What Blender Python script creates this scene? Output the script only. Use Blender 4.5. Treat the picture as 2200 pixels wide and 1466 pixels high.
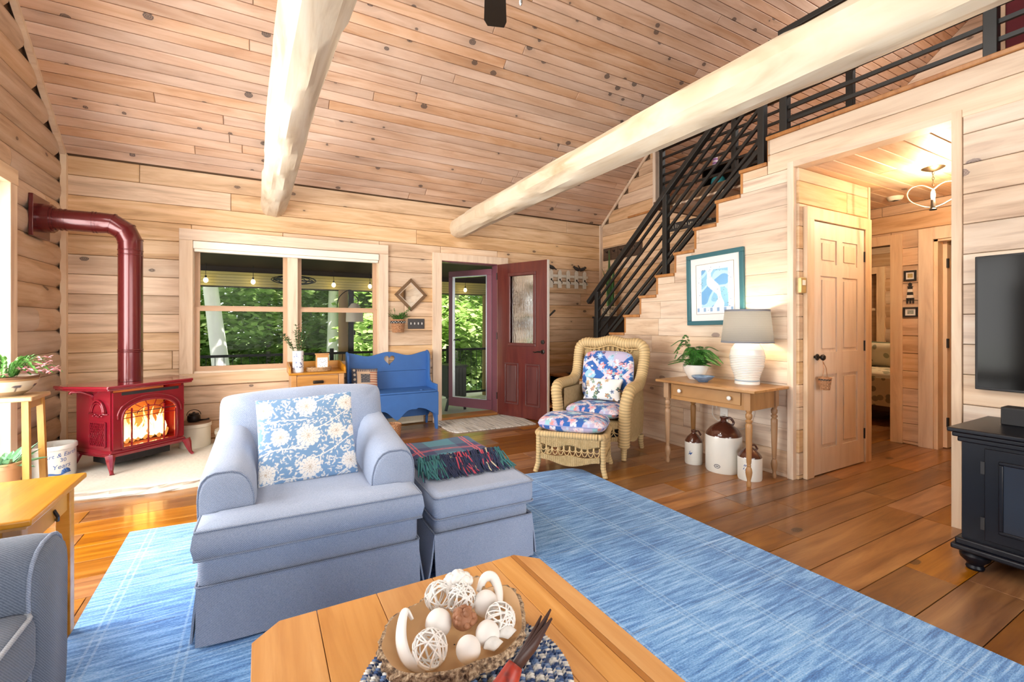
import bpy, bmesh, math, random
from mathutils import Vector, Matrix
for o in list(bpy.data.objects): bpy.data.objects.remove(o, do_unlink=True)
scn = bpy.context.scene
COL = scn.collection
PI = math.pi
# ------------------------------------------------------------------ camera
YAW = math.atan(540/978.0)
cd = bpy.data.cameras.new('camera'); cam = bpy.data.objects.new('camera', cd); COL.objects.link(cam)
cam.location = (0, 0, 1.22); cam.rotation_euler = (PI/2, 0, -YAW)
cd.sensor_width = 36; cd.sensor_fit = 'HORIZONTAL'; cd.lens = 978/2200*36; cd.shift_y = -37/2200; cd.clip_start = .02; cd.clip_end = 200
scn.camera = cam
# ------------------------------------------------------------------ world, sun, window daylight, exposure
w = bpy.data.worlds.new('world'); scn.world = w; w.use_nodes = True
wt = w.node_tree; bg = wt.nodes['Background']
sky = wt.nodes.new('ShaderNodeTexSky'); sky.sky_type = 'HOSEK_WILKIE'; sky.turbidity = 3.0; sky.ground_albedo = .35
sky.sun_direction = Vector((.25, -.55, .65)).normalized()
wmix = wt.nodes.new('ShaderNodeMixRGB'); wmix.inputs[0].default_value = .55; wmix.inputs[2].default_value = (1, 1, 1, 1)
wt.links.new(sky.outputs[0], wmix.inputs[1]); wt.links.new(wmix.outputs[0], bg.inputs[0]); bg.inputs[1].default_value = 2.3
def lamp(kind, name, loc, energy, color=(1, 1, 1), direction=None, size=None, size_y=None):
    d = bpy.data.lights.new(name, kind); d.energy = energy; d.color = color
    if kind == 'AREA':
        d.shape = 'RECTANGLE'; d.size = size; d.size_y = size_y or size
    elif size is not None:
        if kind == 'SUN': d.angle = size
        else: d.shadow_soft_size = size
    o = bpy.data.objects.new(name, d); COL.objects.link(o); o.location = loc
    if direction: o.rotation_euler = Vector(direction).to_track_quat('-Z', 'Y').to_euler()
    return o
lamp('SUN', 'sun', (0, 0, 20), 13.0, (1, .95, .86), (-.25, .55, -.65), .02)
# daylight entering by the glass door and gable window of the left wall, plus an added rear fill
lamp('AREA', 'daylight_patio_door', (-1.75, 3.0, 1.25), 170, (1, .98, .95), (1, .1, -.12), 2.6, 2.0)
lamp('AREA', 'daylight_gable_window', (-1.75, 1.7, 3.9), 85, (1, .98, .95), (1, .3, -.35), 2.6, 1.6)
lamp('AREA', 'rear_fill_light', (1.0, -2.42, 1.5), 108, (1, .97, .93), (0, 1, .1), 4.2, 2.0)  # added frontal fill, set at an unseen rear window opening
vs = scn.view_settings; vs.view_transform = 'Standard'; vs.look = 'None'; vs.exposure = 0.42; vs.gamma = 1.0; vs.use_curve_mapping = False
# ------------------------------------------------------------------ helpers
class MB:
    def __init__(s): s.v = []; s.f = []; s.c = None
    def add(s, vs, fs):
        n = len(s.v); s.v += [tuple(p) for p in vs]; s.f += [tuple(i+n for i in f) for f in fs]; return s
    def box(s, x0, x1, y0, y1, z0, z1):
        return s.add([(x0,y0,z0),(x1,y0,z0),(x1,y1,z0),(x0,y1,z0),(x0,y0,z1),(x1,y0,z1),(x1,y1,z1),(x0,y1,z1)],
            [(0,3,2,1),(4,5,6,7),(0,1,5,4),(1,2,6,5),(2,3,7,6),(3,0,4,7)])
    def obox(s, c, size, rot=None):
        hx, hy, hz = size[0]/2, size[1]/2, size[2]/2
        R = rot if rot else Matrix.Identity(3); c = Vector(c)
        P = [c + R @ Vector(p) for p in ((-hx,-hy,-hz),(hx,-hy,-hz),(hx,hy,-hz),(-hx,hy,-hz),(-hx,-hy,hz),(hx,-hy,hz),(hx,hy,hz),(-hx,hy,hz))]
        return s.add(P, [(0,3,2,1),(4,5,6,7),(0,1,5,4),(1,2,6,5),(2,3,7,6),(3,0,4,7)])
    def bar(s, a, b, w, h=None):
        a, b = Vector(a), Vector(b); d = b-a; L = d.length; d.normalize()
        up = Vector((0,0,1)) if abs(d.z) < .95 else Vector((1,0,0))
        x = d.cross(up).normalized(); y = x.cross(d).normalized()
        R = Matrix((x, d, y)).transposed()
        return s.obox((a+b)/2, (w, L, h or w), R)
    def prism(s, poly, d0, d1, fn=None):
        fn = fn or (lambda a, b, c: (a, b, c)); n = len(poly)
        vs = [fn(a, b, d0) for a, b in poly]+[fn(a, b, d1) for a, b in poly]
        fs = [tuple(range(n-1, -1, -1)), tuple(range(n, 2*n))]+[(i, (i+1) % n, n+(i+1) % n, n+i) for i in range(n)]
        return s.add(vs, fs)
    def tube(s, pts, r, n=8, closed=False, cap=True, sx=1.0):
        pts = [Vector(p) for p in pts]; m = len(pts)
        rs = r if isinstance(r, (list, tuple)) else [r]*m
        vs = []; prev = None
        for i, p in enumerate(pts):
            if closed: d = pts[(i+1) % m]-pts[i-1]
            else: d = pts[min(i+1, m-1)]-pts[max(i-1, 0)]
            d = d.normalized() if d.length > 1e-9 else Vector((0,0,1))
            if prev is None:
                u = d.orthogonal().normalized() if abs(d.z) > .9 else Vector((0,0,1)).cross(d).normalized()
            else:
                u = (prev - d*prev.dot(d)); u = u.normalized() if u.length > 1e-6 else d.orthogonal().normalized()
            prev = u; w2 = d.cross(u)
            for k in range(n):
                a = 2*PI*k/n; vs.append(p+(u*math.cos(a)*sx+w2*math.sin(a))*rs[i])
        fs = []
        for i in range(m if closed else m-1):
            a = i*n; b = ((i+1) % m)*n
            for k in range(n): fs.append((a+k, a+(k+1) % n, b+(k+1) % n, b+k))
        if cap and not closed: fs += [tuple(range(n-1, -1, -1)), tuple(range((m-1)*n, m*n))]
        return s.add(vs, fs)
    def lathe(s, prof, n=24, c=(0,0,0), fn=None):
        vs = []; fs = []; m = len(prof)
        for r, z in prof:
            for k in range(n):
                a = 2*PI*k/n; p = (c[0]+r*math.cos(a), c[1]+r*math.sin(a), c[2]+z); vs.append(fn(p) if fn else p)
        for i in range(m-1):
            for k in range(n): fs.append((i*n+k, i*n+(k+1) % n, (i+1)*n+(k+1) % n, (i+1)*n+k))
        if prof[0][0] > 1e-5: fs.append(tuple(range(n-1, -1, -1)))
        if prof[-1][0] > 1e-5: fs.append(tuple(range((m-1)*n, m*n)))
        return s.add(vs, fs)
    def grid(s, fn, nu, nv, wu=False, wv=False):
        cu = nu if wu else nu+1; cv = nv if wv else nv+1
        vs = [fn(i/nu, j/nv) for i in range(cu) for j in range(cv)]; fs = []
        for i in range(nu):
            for j in range(nv):
                a, b = i, (i+1) % cu; c, d = j, (j+1) % cv
                fs.append((a*cv+c, b*cv+c, b*cv+d, a*cv+d))
        return s.add(vs, fs)
    def sell(s, c, r, e1=1., e2=1., nu=24, nv=12, fn=None):
        def pw(x, e): return math.copysign(abs(x)**e, x)
        def f(u, v):
            a = 2*PI*u; b = PI*(v-.5)*.9999
            p = (c[0]+r[0]*pw(math.cos(b), e1)*pw(math.cos(a), e2), c[1]+r[1]*pw(math.cos(b), e1)*pw(math.sin(a), e2), c[2]+r[2]*pw(math.sin(b), e1))
            return fn(p) if fn else p
        return s.grid(f, nu, nv, wu=True)
    def build(s, name, mat=None, parent=None, smooth=False, bevel=0, seg=2, subsurf=0, loc=None, rz=0, cols=None):
        me = bpy.data.meshes.new(name); me.from_pydata(s.v, [], s.f); me.validate()
        bm = bmesh.new(); bm.from_mesh(me); bmesh.ops.recalc_face_normals(bm, faces=bm.faces); bm.to_mesh(me); bm.free()
        if mat: me.materials.append(mat)
        if cols is not None:
            at = me.color_attributes.new('Col', 'FLOAT_COLOR', 'POINT')
            for i, cc in enumerate(cols): at.data[i].color = (cc[0], cc[1], cc[2], 1)
        if smooth:
            me.polygons.foreach_set('use_smooth', [True]*len(me.polygons))
            if smooth is not True: me.set_sharp_from_angle(angle=math.radians(smooth))
        o = bpy.data.objects.new(name, me); COL.objects.link(o)
        if parent: o.parent = parent
        if loc: o.location = loc
        if rz: o.rotation_euler = (0, 0, rz)
        if bevel:
            b = o.modifiers.new('bevel', 'BEVEL'); b.width = bevel; b.segments = seg; b.limit_method = 'ANGLE'
        if subsurf:
            b = o.modifiers.new('sub', 'SUBSURF'); b.levels = subsurf; b.render_levels = subsurf
        return o
def tag(o, label, cat, group=None, kind=None):
    if label: o['label'] = label
    if cat: o['category'] = cat
    if group: o['group'] = group
    if kind: o['kind'] = kind
    return o
def struct(o, label=None):
    o['kind'] = 'structure'
    if label: o['label'] = label
    return o
def thing(name, label, cat, loc=(0,0,0), rz=0, group=None):
    o = bpy.data.objects.new(name, None); COL.objects.link(o); o.empty_display_size = .1
    o.location = loc; o.rotation_euler = (0, 0, rz); return tag(o, label, cat, group)
def bx(name, mat, parent, x0, x1, y0, y1, z0, z1, bevel=0, seg=2):
    return MB().box(x0, x1, y0, y1, z0, z1).build(name, mat, parent, bevel=bevel, seg=seg, smooth=(30 if bevel else False))
def lerp(a, b, t): return a+(b-a)*t
def interp(tbl, x):
    if x <= tbl[0][0]: return tbl[0][1]
    for (x0, y0), (x1, y1) in zip(tbl, tbl[1:]):
        if x <= x1: return lerp(y0, y1, (x-x0)/(x1-x0))
    return tbl[-1][1]
def spl(pts, n=8):
    P = [Vector(p) for p in pts]; out = []
    for i in range(len(P)-1):
        p0, p1, p2, p3 = P[max(i-1, 0)], P[i], P[i+1], P[min(i+2, len(P)-1)]
        for k in range(n):
            t = k/n
            out.append(.5*((2*p1)+(p2-p0)*t+(2*p0-5*p1+4*p2-p3)*t*t+(3*p1-p0-3*p2+p3)*t**3))
    out.append(P[-1]); return out
# ------------------------------------------------------------------ node helper
class NT:
    def __init__(s, name):
        s.m = bpy.data.materials.new(name); s.m.use_nodes = True; s.t = s.m.node_tree
        s.b = s.t.nodes['Principled BSDF']; s.out = s.t.nodes['Material Output']
    def n(s, kind, **kw):
        x = s.t.nodes.new('ShaderNode'+kind)
        for k, v in kw.items(): setattr(x, k, v)
        return x
    def put(s, sock, v):
        if isinstance(v, bpy.types.NodeSocket): s.t.links.new(v, sock)
        elif v is not None:
            if isinstance(v, (tuple, list)) and len(v) == 3 and sock.type == 'RGBA': v = (*v, 1)
            sock.default_value = v
    def math(s, op, a, b=None, c=None):
        x = s.n('Math', operation=op); s.put(x.inputs[0], a)
        if b is not None: s.put(x.inputs[1], b)
        if c is not None: s.put(x.inputs[2], c)
        return x.outputs[0]
    def mix(s, f, a, b, mode='MIX'):
        x = s.n('MixRGB', blend_type=mode); s.put(x.inputs[0], f); s.put(x.inputs[1], a); s.put(x.inputs[2], b); return x.outputs[0]
    def ramp(s, f, stops, interp='LINEAR'):
        x = s.n('ValToRGB'); r = x.color_ramp; r.interpolation = interp
        while len(r.elements) > 1: r.elements.remove(r.elements[-1])
        r.elements[0].position = stops[0][0]; r.elements[0].color = (*stops[0][1], 1)
        for p, c in stops[1:]:
            e = r.elements.new(p); e.color = (*c, 1)
        s.put(x.inputs[0], f); return x.outputs[0]
    def obj(s): return s.n('TexCoord').outputs['Object']
    def sep(s, v):
        x = s.n('SeparateXYZ'); s.put(x.inputs[0], v); return x.outputs
    def comb(s, a, b, c):
        x = s.n('CombineXYZ'); s.put(x.inputs[0], a); s.put(x.inputs[1], b); s.put(x.inputs[2], c); return x.outputs[0]
    def scale(s, v, k):
        x = s.n('VectorMath', operation='MULTIPLY'); s.put(x.inputs[0], v); x.inputs[1].default_value = k if isinstance(k, (tuple, list)) else (k, k, k); return x.outputs[0]
    def noise(s, v, sc, detail=3, rough=.55, dist=0.):
        x = s.n('TexNoise'); s.put(x.inputs['Vector'], v); x.inputs['Scale'].default_value = sc; x.inputs['Detail'].default_value = detail
        x.inputs['Roughness'].default_value = rough; x.inputs['Distortion'].default_value = dist; return x.outputs[0]
    def vor(s, v, sc, dims='3D', feat='F1', rnd=1.):
        x = s.n('TexVoronoi', voronoi_dimensions=dims, feature=feat); s.put(x.inputs['Vector'], v); x.inputs['Scale'].default_value = sc; x.inputs['Randomness'].default_value = rnd; return x.outputs
    def wave(s, v, sc, dist=0., detail=1., direction='X', prof='SIN'):
        x = s.n('TexWave', bands_direction=direction, wave_profile=prof); s.put(x.inputs['Vector'], v); x.inputs['Scale'].default_value = sc
        x.inputs['Distortion'].default_value = dist; x.inputs['Detail'].default_value = detail; return x.outputs[1]
    def rnd(s): return s.n('ObjectInfo').outputs['Random']
    def bump(s, h, strength=.3, dist=.01):
        x = s.n('Bump'); x.inputs['Strength'].default_value = strength; x.inputs['Distance'].default_value = dist; s.put(x.inputs['Height'], h); s.put(s.b.inputs['Normal'], x.outputs[0])
    def fin(s, color=None, rough=.5, metal=0., spec=.5, emis=None, es=0., coat=0., sheen=0.):
        if color is not None: s.put(s.b.inputs['Base Color'], color)
        s.put(s.b.inputs['Roughness'], rough); s.b.inputs['Metallic'].default_value = metal; s.b.inputs['Specular IOR Level'].default_value = spec
        if emis is not None: s.put(s.b.inputs['Emission Color'], emis); s.put(s.b.inputs['Emission Strength'], es)
        if coat: s.b.inputs['Coat Weight'].default_value = coat; s.b.inputs['Coat Roughness'].default_value = .08
        if sheen: s.b.inputs['Sheen Weight'].default_value = sheen
        return s.m
def plain(name, color, rough=.5, metal=0., var=.08, vs=6., bump=0., bs=60., coat=0., sheen=0., spec=.5, emis=None, es=0.):
    t = NT(name); o = t.obj(); f = t.noise(o, vs, 3)
    c = t.mix(t.math('MULTIPLY', f, 1.), tuple(max(0, x*(1-var)) for x in color), tuple(min(1, x*(1+var)) for x in color))
    if bump: t.bump(t.noise(o, bs, 2), bump)
    return t.fin(c, rough, metal, spec, emis, es, coat, sheen)
def wood(name, along, across, light, mid, dark, rough=.55, knots=2.2, ksize=.018, kcol=(.12,.07,.045), rv=.14, grain=1., coat=0., kdens=.5, sat=.36):
    """pine boards: per-board offset, long streaks, fine grain and knots; along/across name the object axes"""
    t = NT(name); o = t.sep(t.obj()); ax = {'X': o[0], 'Y': o[1], 'Z': o[2]}; r = t.rnd()
    a = t.math('ADD', ax[along], t.math('MULTIPLY', r, 61.7)); b = t.math('ADD', ax[across], t.math('MULTIPLY', r, 17.3))
    third = [k for k in 'XYZ' if k not in (along, across)][0]; c3 = ax[third]
    v1 = t.comb(t.math('MULTIPLY', a, .9), t.math('MULTIPLY', b, 9.), c3)
    s1 = t.noise(v1, 1.6, 4, .6, .6)
    v2 = t.comb(t.math('MULTIPLY', a, 2.5), t.math('MULTIPLY', b, 70.), c3)
    s2 = t.noise(v2, 2.2, 2, .5, .3)
    col = t.ramp(s1, [(.28, dark), (.48, mid), (.68, light)])
    col = t.mix(t.math('MULTIPLY', grain*.35, s2), col, t.mix(.55, col, dark), 'MIX')
    # knots
    kv = t.comb(t.math('MULTIPLY', a, .55), b, 0.)
    d = t.vor(kv, knots, '2D')
    kn = t.math('ADD', d[0], t.math('MULTIPLY', t.math('SUBTRACT', s2, .5), .03))
    pick = t.math('GREATER_THAN', t.sep(d[1])[0], 1-kdens)
    rad = t.math('MULTIPLY', t.math('ADD', .45, t.math('MULTIPLY', t.sep(d[1])[1], .9)), ksize*knots)
    inner = t.math('MULTIPLY', t.math('LESS_THAN', kn, rad), pick)
    mr = t.n('MapRange'); t.put(mr.inputs[0], kn); t.put(mr.inputs[1], rad); t.put(mr.inputs[2], t.math('MULTIPLY', rad, 4.)); mr.inputs[3].default_value = 1; mr.inputs[4].default_value = 0
    halo = t.math('MULTIPLY', t.math('MULTIPLY', mr.outputs[0], .4), pick)
    col = t.mix(halo, col, tuple(x*.62 for x in mid))
    ring = t.math('MULTIPLY', inner, t.math('ADD', .78, t.math('MULTIPLY', t.math('SINE', t.math('MULTIPLY', kn, 900./knots)), .2)))
    col = t.mix(ring, col, kcol)
    br = t.math('ADD', 1-rv, t.math('MULTIPLY', r, 2*rv))
    hs = t.n('HueSaturation'); t.put(hs.inputs['Value'], br); t.put(hs.inputs['Color'], col)
    r2 = t.math('FRACT', t.math('MULTIPLY', r, 7.31)); t.put(hs.inputs['Saturation'], t.math('ADD', 1-sat/2, t.math('MULTIPLY', r2, sat)))
    t.bump(s2, .08, .004)
    return t.fin(hs.outputs[0], rough, coat=coat)
# ------------------------------------------------------------------ materials
W_BACK = wood('pine_wall_back', 'X', 'Z', (.82,.60,.385), (.68,.445,.255), (.44,.265,.135), knots=3.2, ksize=.0135, kcol=(.10,.06,.04), kdens=.65, rv=.12)
W_STAIR = wood('pine_wall_whitewashed', 'Y', 'Z', (.85,.71,.55), (.76,.58,.42), (.50,.34,.235), knots=2.6, ksize=.019, kcol=(.26,.19,.17), rv=.07, kdens=.5)
W_LEFT = wood('pine_log_left', 'Y', 'Z', (.66,.50,.37), (.56,.39,.26), (.38,.25,.155), knots=2.2, ksize=.016, rv=.1)
W_SIDE = wood('pine_wall_side', 'Y', 'Z', (.80,.60,.40), (.68,.46,.29), (.42,.26,.15), knots=1.6, ksize=.016, rv=.12)
W_HALL = wood('pine_wall_hall', 'X', 'Z', (.82,.62,.40), (.72,.50,.30), (.50,.31,.17), knots=1.6, ksize=.018, rv=.1)
W_CEIL = wood('pine_ceiling', 'X', 'Y', (.74,.53,.39), (.64,.42,.285), (.50,.29,.175), knots=4.4, ksize=.0155, kcol=(.075,.055,.048), rv=.10, kdens=.75)
W_CEILH = wood('pine_ceiling_hall', 'X', 'Y', (.80,.60,.42), (.70,.48,.31), (.52,.32,.19), knots=1.6, ksize=.018, rv=.1)
W_TRIMX = wood('pine_trim_x', 'X', 'Z', (.82,.65,.47), (.76,.57,.39), (.60,.41,.26), knots=.8, ksize=.014, rv=.05, kdens=.4)
W_TRIMZ = wood('pine_trim_z', 'Z', 'X', (.82,.65,.48), (.76,.58,.41), (.60,.42,.28), knots=.8, ksize=.014, rv=.05, kdens=.4)
W_TRIMZY = wood('pine_trim_zy', 'Z', 'Y', (.84,.68,.50), (.77,.59,.42), (.60,.42,.28), knots=.8, ksize=.014, rv=.05, kdens=.4)
W_HEAD = wood('pine_header', 'Y', 'Z', (.84,.69,.50), (.77,.59,.41), (.60,.41,.26), knots=1.4, ksize=.02, kcol=(.3,.2,.15), rv=.03, kdens=.6)
W_FLOOR = wood('floor_plank', 'X', 'Y', (.39,.185,.058), (.27,.112,.032), (.135,.05,.016), rough=.3, knots=1.8, ksize=.018, kcol=(.035,.014,.007), rv=.30, grain=1.5, coat=.25, kdens=.5)
W_TREAD = wood('stair_tread', 'X', 'Y', (.54,.26,.09), (.46,.20,.06), (.34,.13,.038), rough=.4, knots=.5, kdens=.1, rv=.03, sat=.05)
W_BEAM = wood('peeled_log', 'Y', 'X', (.74,.66,.52), (.66,.55,.40), (.46,.34,.21), rough=.6, knots=1.8, ksize=.017, kcol=(.3,.22,.15), rv=.02, grain=.6, kdens=.4)
W_OAK = wood('golden_oak', 'X', 'Z', (.58,.29,.075), (.50,.23,.05), (.36,.15,.03), rough=.35, knots=.5, kdens=.15, rv=.05, coat=.15)
W_OAKY = wood('golden_oak_y', 'Y', 'X', (.66,.33,.075), (.58,.27,.055), (.45,.19,.035), rough=.32, knots=.5, kdens=.15, rv=.05, coat=.2)
W_COFFEE = wood('coffee_table_pine', 'Y', 'X', (.72,.38,.13), (.64,.31,.09), (.50,.21,.05), rough=.32, knots=1.2, ksize=.009, kcol=(.12,.045,.015), rv=.04, coat=.2, kdens=.4, sat=.08)
W_TABLE = wood('old_pine_table', 'Y', 'X', (.50,.28,.11), (.42,.215,.075), (.28,.13,.04), rough=.38, knots=.6, kdens=.2, rv=.05, coat=.1)
W_TABLEZ = wood('old_pine_turned', 'Z', 'X', (.46,.25,.10), (.38,.19,.065), (.26,.12,.036), rough=.4, knots=.6, kdens=.1, rv=.05)
W_STANDZ = wood('plant_stand_oak', 'Z', 'X', (.55,.34,.14), (.46,.26,.09), (.32,.16,.05), rough=.4, knots=.6, kdens=.1, rv=.05)
W_DARK = wood('dark_plank', 'Y', 'Z', (.10,.06,.04), (.06,.035,.022), (.03,.018,.012), rough=.6, knots=.5, kdens=.1)
M_DOORW = wood('painted_pine_door', 'Z', 'X', (.84,.69,.53), (.80,.64,.48), (.72,.55,.39), rough=.5, knots=.4, kdens=.05, rv=.02, grain=.5)
M_DOORWY = wood('painted_pine_door_y', 'Z', 'Y', (.86,.75,.62), (.82,.70,.56), (.74,.6,.45), rough=.5, knots=.4, kdens=.05, rv=.02, grain=.5)
M_GROOVE = plain('groove_dark', (.15,.085,.045), .8)
M_STONE = plain('hearth_stone', (.66,.63,.54), .7, var=.12, vs=3, bump=.25, bs=30)
M_BLACK = plain('black_metal', (.028,.028,.026), .38, .4, var=.2)
M_BLACKM = plain('matte_black', (.02,.02,.021), .6)
M_IRON = plain('bronze_iron', (.03,.024,.02), .4, .7)
M_RED = plain('red_enamel', (.215,.008,.018), .16, var=.1, coat=.6)
M_PIPE = plain('maroon_pipe', (.11,.010,.011), .25, .25, var=.1, coat=.4)
M_WHITE = plain('white_ceramic', (.86,.83,.77), .25, var=.04, coat=.3)
M_CROCK = plain('stoneware_crock', (.74,.73,.67), .3, var=.06, vs=4, coat=.3)
M_BROWNG = plain('brown_glaze', (.075,.022,.012), .1, var=.3, vs=8, coat=.7)
M_COBALT = plain('cobalt_blue', (.05,.13,.36), .3)
M_NAVYINK = plain('ink_dark', (.03,.04,.07), .5)
M_BLUEP = plain('blue_milk_paint', (.035,.125,.36), .5, var=.12, vs=12)
M_NAVYF = plain('navy_black_paint', (.0045,.0055,.010), .35, var=.2, spec=.3)
M_BURG = wood('burgundy_door', 'Z', 'X', (.135,.042,.034), (.11,.031,.027), (.075,.019,.018), rough=.3, knots=.3, kdens=0., rv=.02, grain=1.2, coat=.2)
M_PLUM = plain('plum_storm_frame', (.20,.06,.085), .35)
M_CREAM = plain('cream_blind', (.86,.80,.68), .6, var=.02)
M_BRASSD = plain('dark_brass', (.12,.085,.05), .35, .9)
M_SILVER = plain('silver_metal', (.6,.6,.6), .25, 1.)
M_TERRA = plain('terracotta_tan', (.52,.30,.15), .7)
M_SOIL = plain('soil', (.06,.045,.03), .9, var=.4, vs=60)
M_GREEN1 = plain('leaf_green', (.10,.26,.05), .45, var=.5, vs=14)
M_GREEN2 = plain('leaf_dark_green', (.045,.12,.035), .45, var=.4, vs=14)
M_GREENB = plain('leaf_blue_green', (.14,.34,.17), .45, var=.4, vs=14)
M_PINKF = plain('pink_flower', (.72,.30,.34), .6, var=.3, vs=30)
M_TVS = plain('tv_screen', (.005,.0045,.004), .1, spec=.1, var=.05)
M_GREYP = plain('pewter_plate', (.12,.12,.13), .4, .6)
M_TEAL = plain('teal_frame', (.035,.14,.17), .4)
M_MAT = plain('mat_board', (.86,.86,.84), .8, var=.01)
M_GOLDP = plain('gold_thermostat', (.62,.48,.22), .35, .6)
def fabric(name, c1, c2, sc=950., rough=.9, bump=.25, sheen=.2, patch=.08):
    t = NT(name); o = t.sep(t.obj())
    h = t.math('ADD', t.math('ADD', o[0], o[1]), t.math('MULTIPLY', o[2], 1.0))
    g = t.math('SINE', t.math('MULTIPLY', h, sc)); g2 = t.math('SINE', t.math('MULTIPLY', t.math('SUBTRACT', t.math('ADD', o[0], o[1]), o[2]), sc*1.0))
    nz = t.noise(t.obj(), 260., 2); nl = t.noise(t.obj(), 5., 3)
    f = t.math('ADD', .5, t.math('MULTIPLY', g, .28)); f = t.math('ADD', f, t.math('MULTIPLY', t.math('SUBTRACT', nz, .5), .9))
    f = t.math('ADD', f, t.math('MULTIPLY', t.math('SUBTRACT', nl, .5), patch*4))
    t.bump(t.math('ADD', g, nz), bump, .002)
    return t.fin(t.mix(f, c1, c2), rough, sheen=sheen, spec=.2)
F_DENIM = fabric('denim_herringbone', (.17,.235,.38), (.49,.555,.68))
F_DENIMD = fabric('sofa_slate_fabric', (.075,.10,.15), (.20,.24,.31), 800.)
F_PIPING = fabric('piping_cord', (.13,.17,.26), (.36,.42,.54), 900.)
F_PIPEL = fabric('piping_light', (.3,.34,.4), (.5,.54,.6), 900.)
def attrmat(name, rough=.85, bump=.2, bs=400., sheen=.15):
    t = NT(name); a = t.n('VertexColor'); a.layer_name = 'Col'; nz = t.noise(t.obj(), bs, 2)
    t.bump(nz, bump, .002)
    return t.fin(t.mix(t.math('MULTIPLY', nz, .25), a.outputs[0], (.5,.5,.5), 'OVERLAY'), rough, sheen=sheen, spec=.25)
F_PRINT = attrmat('printed_cloth')
M_PRINT = attrmat('printed_paper', .7, 0., 50., 0.)
M_GLAZE = attrmat('painted_glaze', .25, 0., 50., 0.)
def wicker_mat(name, c1, c2):
    t = NT(name); o = t.sep(t.obj())
    h = t.math('ADD', t.math('MULTIPLY', o[0], 1.), t.math('MULTIPLY', o[1], 1.))
    a = t.math('SINE', t.math('MULTIPLY', h, 420.)); b = t.math('SINE', t.math('MULTIPLY', o[2], 620.))
    wv = t.math('MULTIPLY', a, b); nz = t.noise(t.obj(), 35., 3)
    f = t.math('ADD', t.math('MULTIPLY', wv, .22), nz)
    t.bump(t.math('ADD', wv, t.math('MULTIPLY', nz, .5)), .7, .004)
    return t.fin(t.mix(f, c2, c1), .55)
M_WICK = wicker_mat('wicker', (.70,.52,.27), (.40,.26,.10))
M_WICKR = plain('wicker_roll', (.58,.40,.18), .5, var=.3, vs=40, bump=.3, bs=200)
M_BASKET = wicker_mat('split_basket', (.62,.40,.20), (.36,.19,.08))
def glassmat(name, tint=(1,1,1), refl=.12):
    t = NT(name); tr = t.n('BsdfTransparent'); tr.inputs[0].default_value = (*tint, 1); gl = t.n('BsdfGlossy'); gl.inputs['Roughness'].default_value = .02
    lw = t.n('LayerWeight'); lw.inputs[0].default_value = .25; mx = t.n('MixShader')
    t.put(mx.inputs[0], t.math('MULTIPLY', lw.outputs[0], refl*4)); t.t.links.new(tr.outputs[0], mx.inputs[1]); t.t.links.new(gl.outputs[0], mx.inputs[2]); t.t.links.new(mx.outputs[0], t.out.inputs[0]); return t.m
M_GLASS = glassmat('window_glass', (1,1,1), .03); M_GLASSR = None
def rainglass():
    t = NT('rain_glass'); tr = t.n('BsdfTransparent'); tr.inputs[0].default_value = (.85,.92,.85, 1); gl = t.n('BsdfGlossy'); gl.inputs['Roughness'].default_value = .08
    o = t.sep(t.obj()); h = t.noise(t.comb(t.math('MULTIPLY', o[0], 60.), 0., t.math('MULTIPLY', o[2], 9.)), 1., 2); b = t.n('Bump'); b.inputs['Strength'].default_value = .25; b.inputs['Distance'].default_value = .004; t.put(b.inputs['Height'], h); t.t.links.new(b.outputs[0], gl.inputs['Normal'])
    mx = t.n('MixShader'); mx.inputs[0].default_value = .55; t.t.links.new(tr.outputs[0], mx.inputs[1]); t.t.links.new(gl.outputs[0], mx.inputs[2]); t.t.links.new(mx.outputs[0], t.out.inputs[0]); return t.m
M_GLASSR = rainglass()
def emit(name, color, strength):
    t = NT(name); return t.fin((0,0,0), .5, emis=color, es=strength)
M_BULB = emit('bulb_glow', (1,.72,.36), 14.); M_BULBP = emit('porch_bulb_glow', (1,.78,.42), 6.)
def rugmat():
    t = NT('blue_rug'); o = t.sep(t.obj()); x, y = o[0], o[1]
    s1 = t.noise(t.comb(t.math('MULTIPLY', x, 3.), t.math('MULTIPLY', y, 42.), 0.), 1.5, 4, .65, .4)
    s2 = t.noise(t.comb(t.math('MULTIPLY', x, 26.), t.math('MULTIPLY', y, 60.), 0.), 4., 2, .6)
    big = t.noise(t.obj(), 1.3, 2)
    f = t.math('ADD', t.math('MULTIPLY', s1, .75), t.math('MULTIPLY', s2, .35)); f = t.math('ADD', f, t.math('MULTIPLY', t.math('SUBTRACT', big, .5), .25))
    col = t.ramp(f, [(.36, (.022,.10,.32)), (.5, (.075,.24,.58)), (.62, (.22,.46,.80)), (.78, (.50,.70,.92))])
    def lines(c, per, w):
        m = t.math('ABSOLUTE', t.math('SUBTRACT', t.math('MODULO', t.math('ADD', t.math('ADD', c, 40.), t.math('MULTIPLY', t.math('SUBTRACT', s1, .5), .012)), per), per/2))
        a = t.math('LESS_THAN', t.math('ABSOLUTE', t.math('SUBTRACT', m, .014)), w); return a
    ln = t.math('MAXIMUM', lines(x, .30, .0045), lines(y, .34, .0035))
    col = t.mix(t.math('MULTIPLY', ln, t.math('MULTIPLY', s2, .5)), col, (.55,.76,.92))
    t.bump(s2, .5, .01); return t.fin(col, .95, sheen=.3, spec=.1)
M_RUG = rugmat()
def runnermat():
    t = NT('rag_runner'); o = t.sep(t.obj())
    s = t.noise(t.comb(t.math('MULTIPLY', o[0], 60.), t.math('MULTIPLY', o[1], 2.), 0.), 1.2, 3, .7)
    return t.fin(t.ramp(s, [(.35, (.22,.23,.24)), (.48, (.62,.58,.50)), (.6, (.75,.75,.72)), (.72, (.42,.46,.50))]), .95, spec=.1)
M_RUNNER = runnermat()
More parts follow.
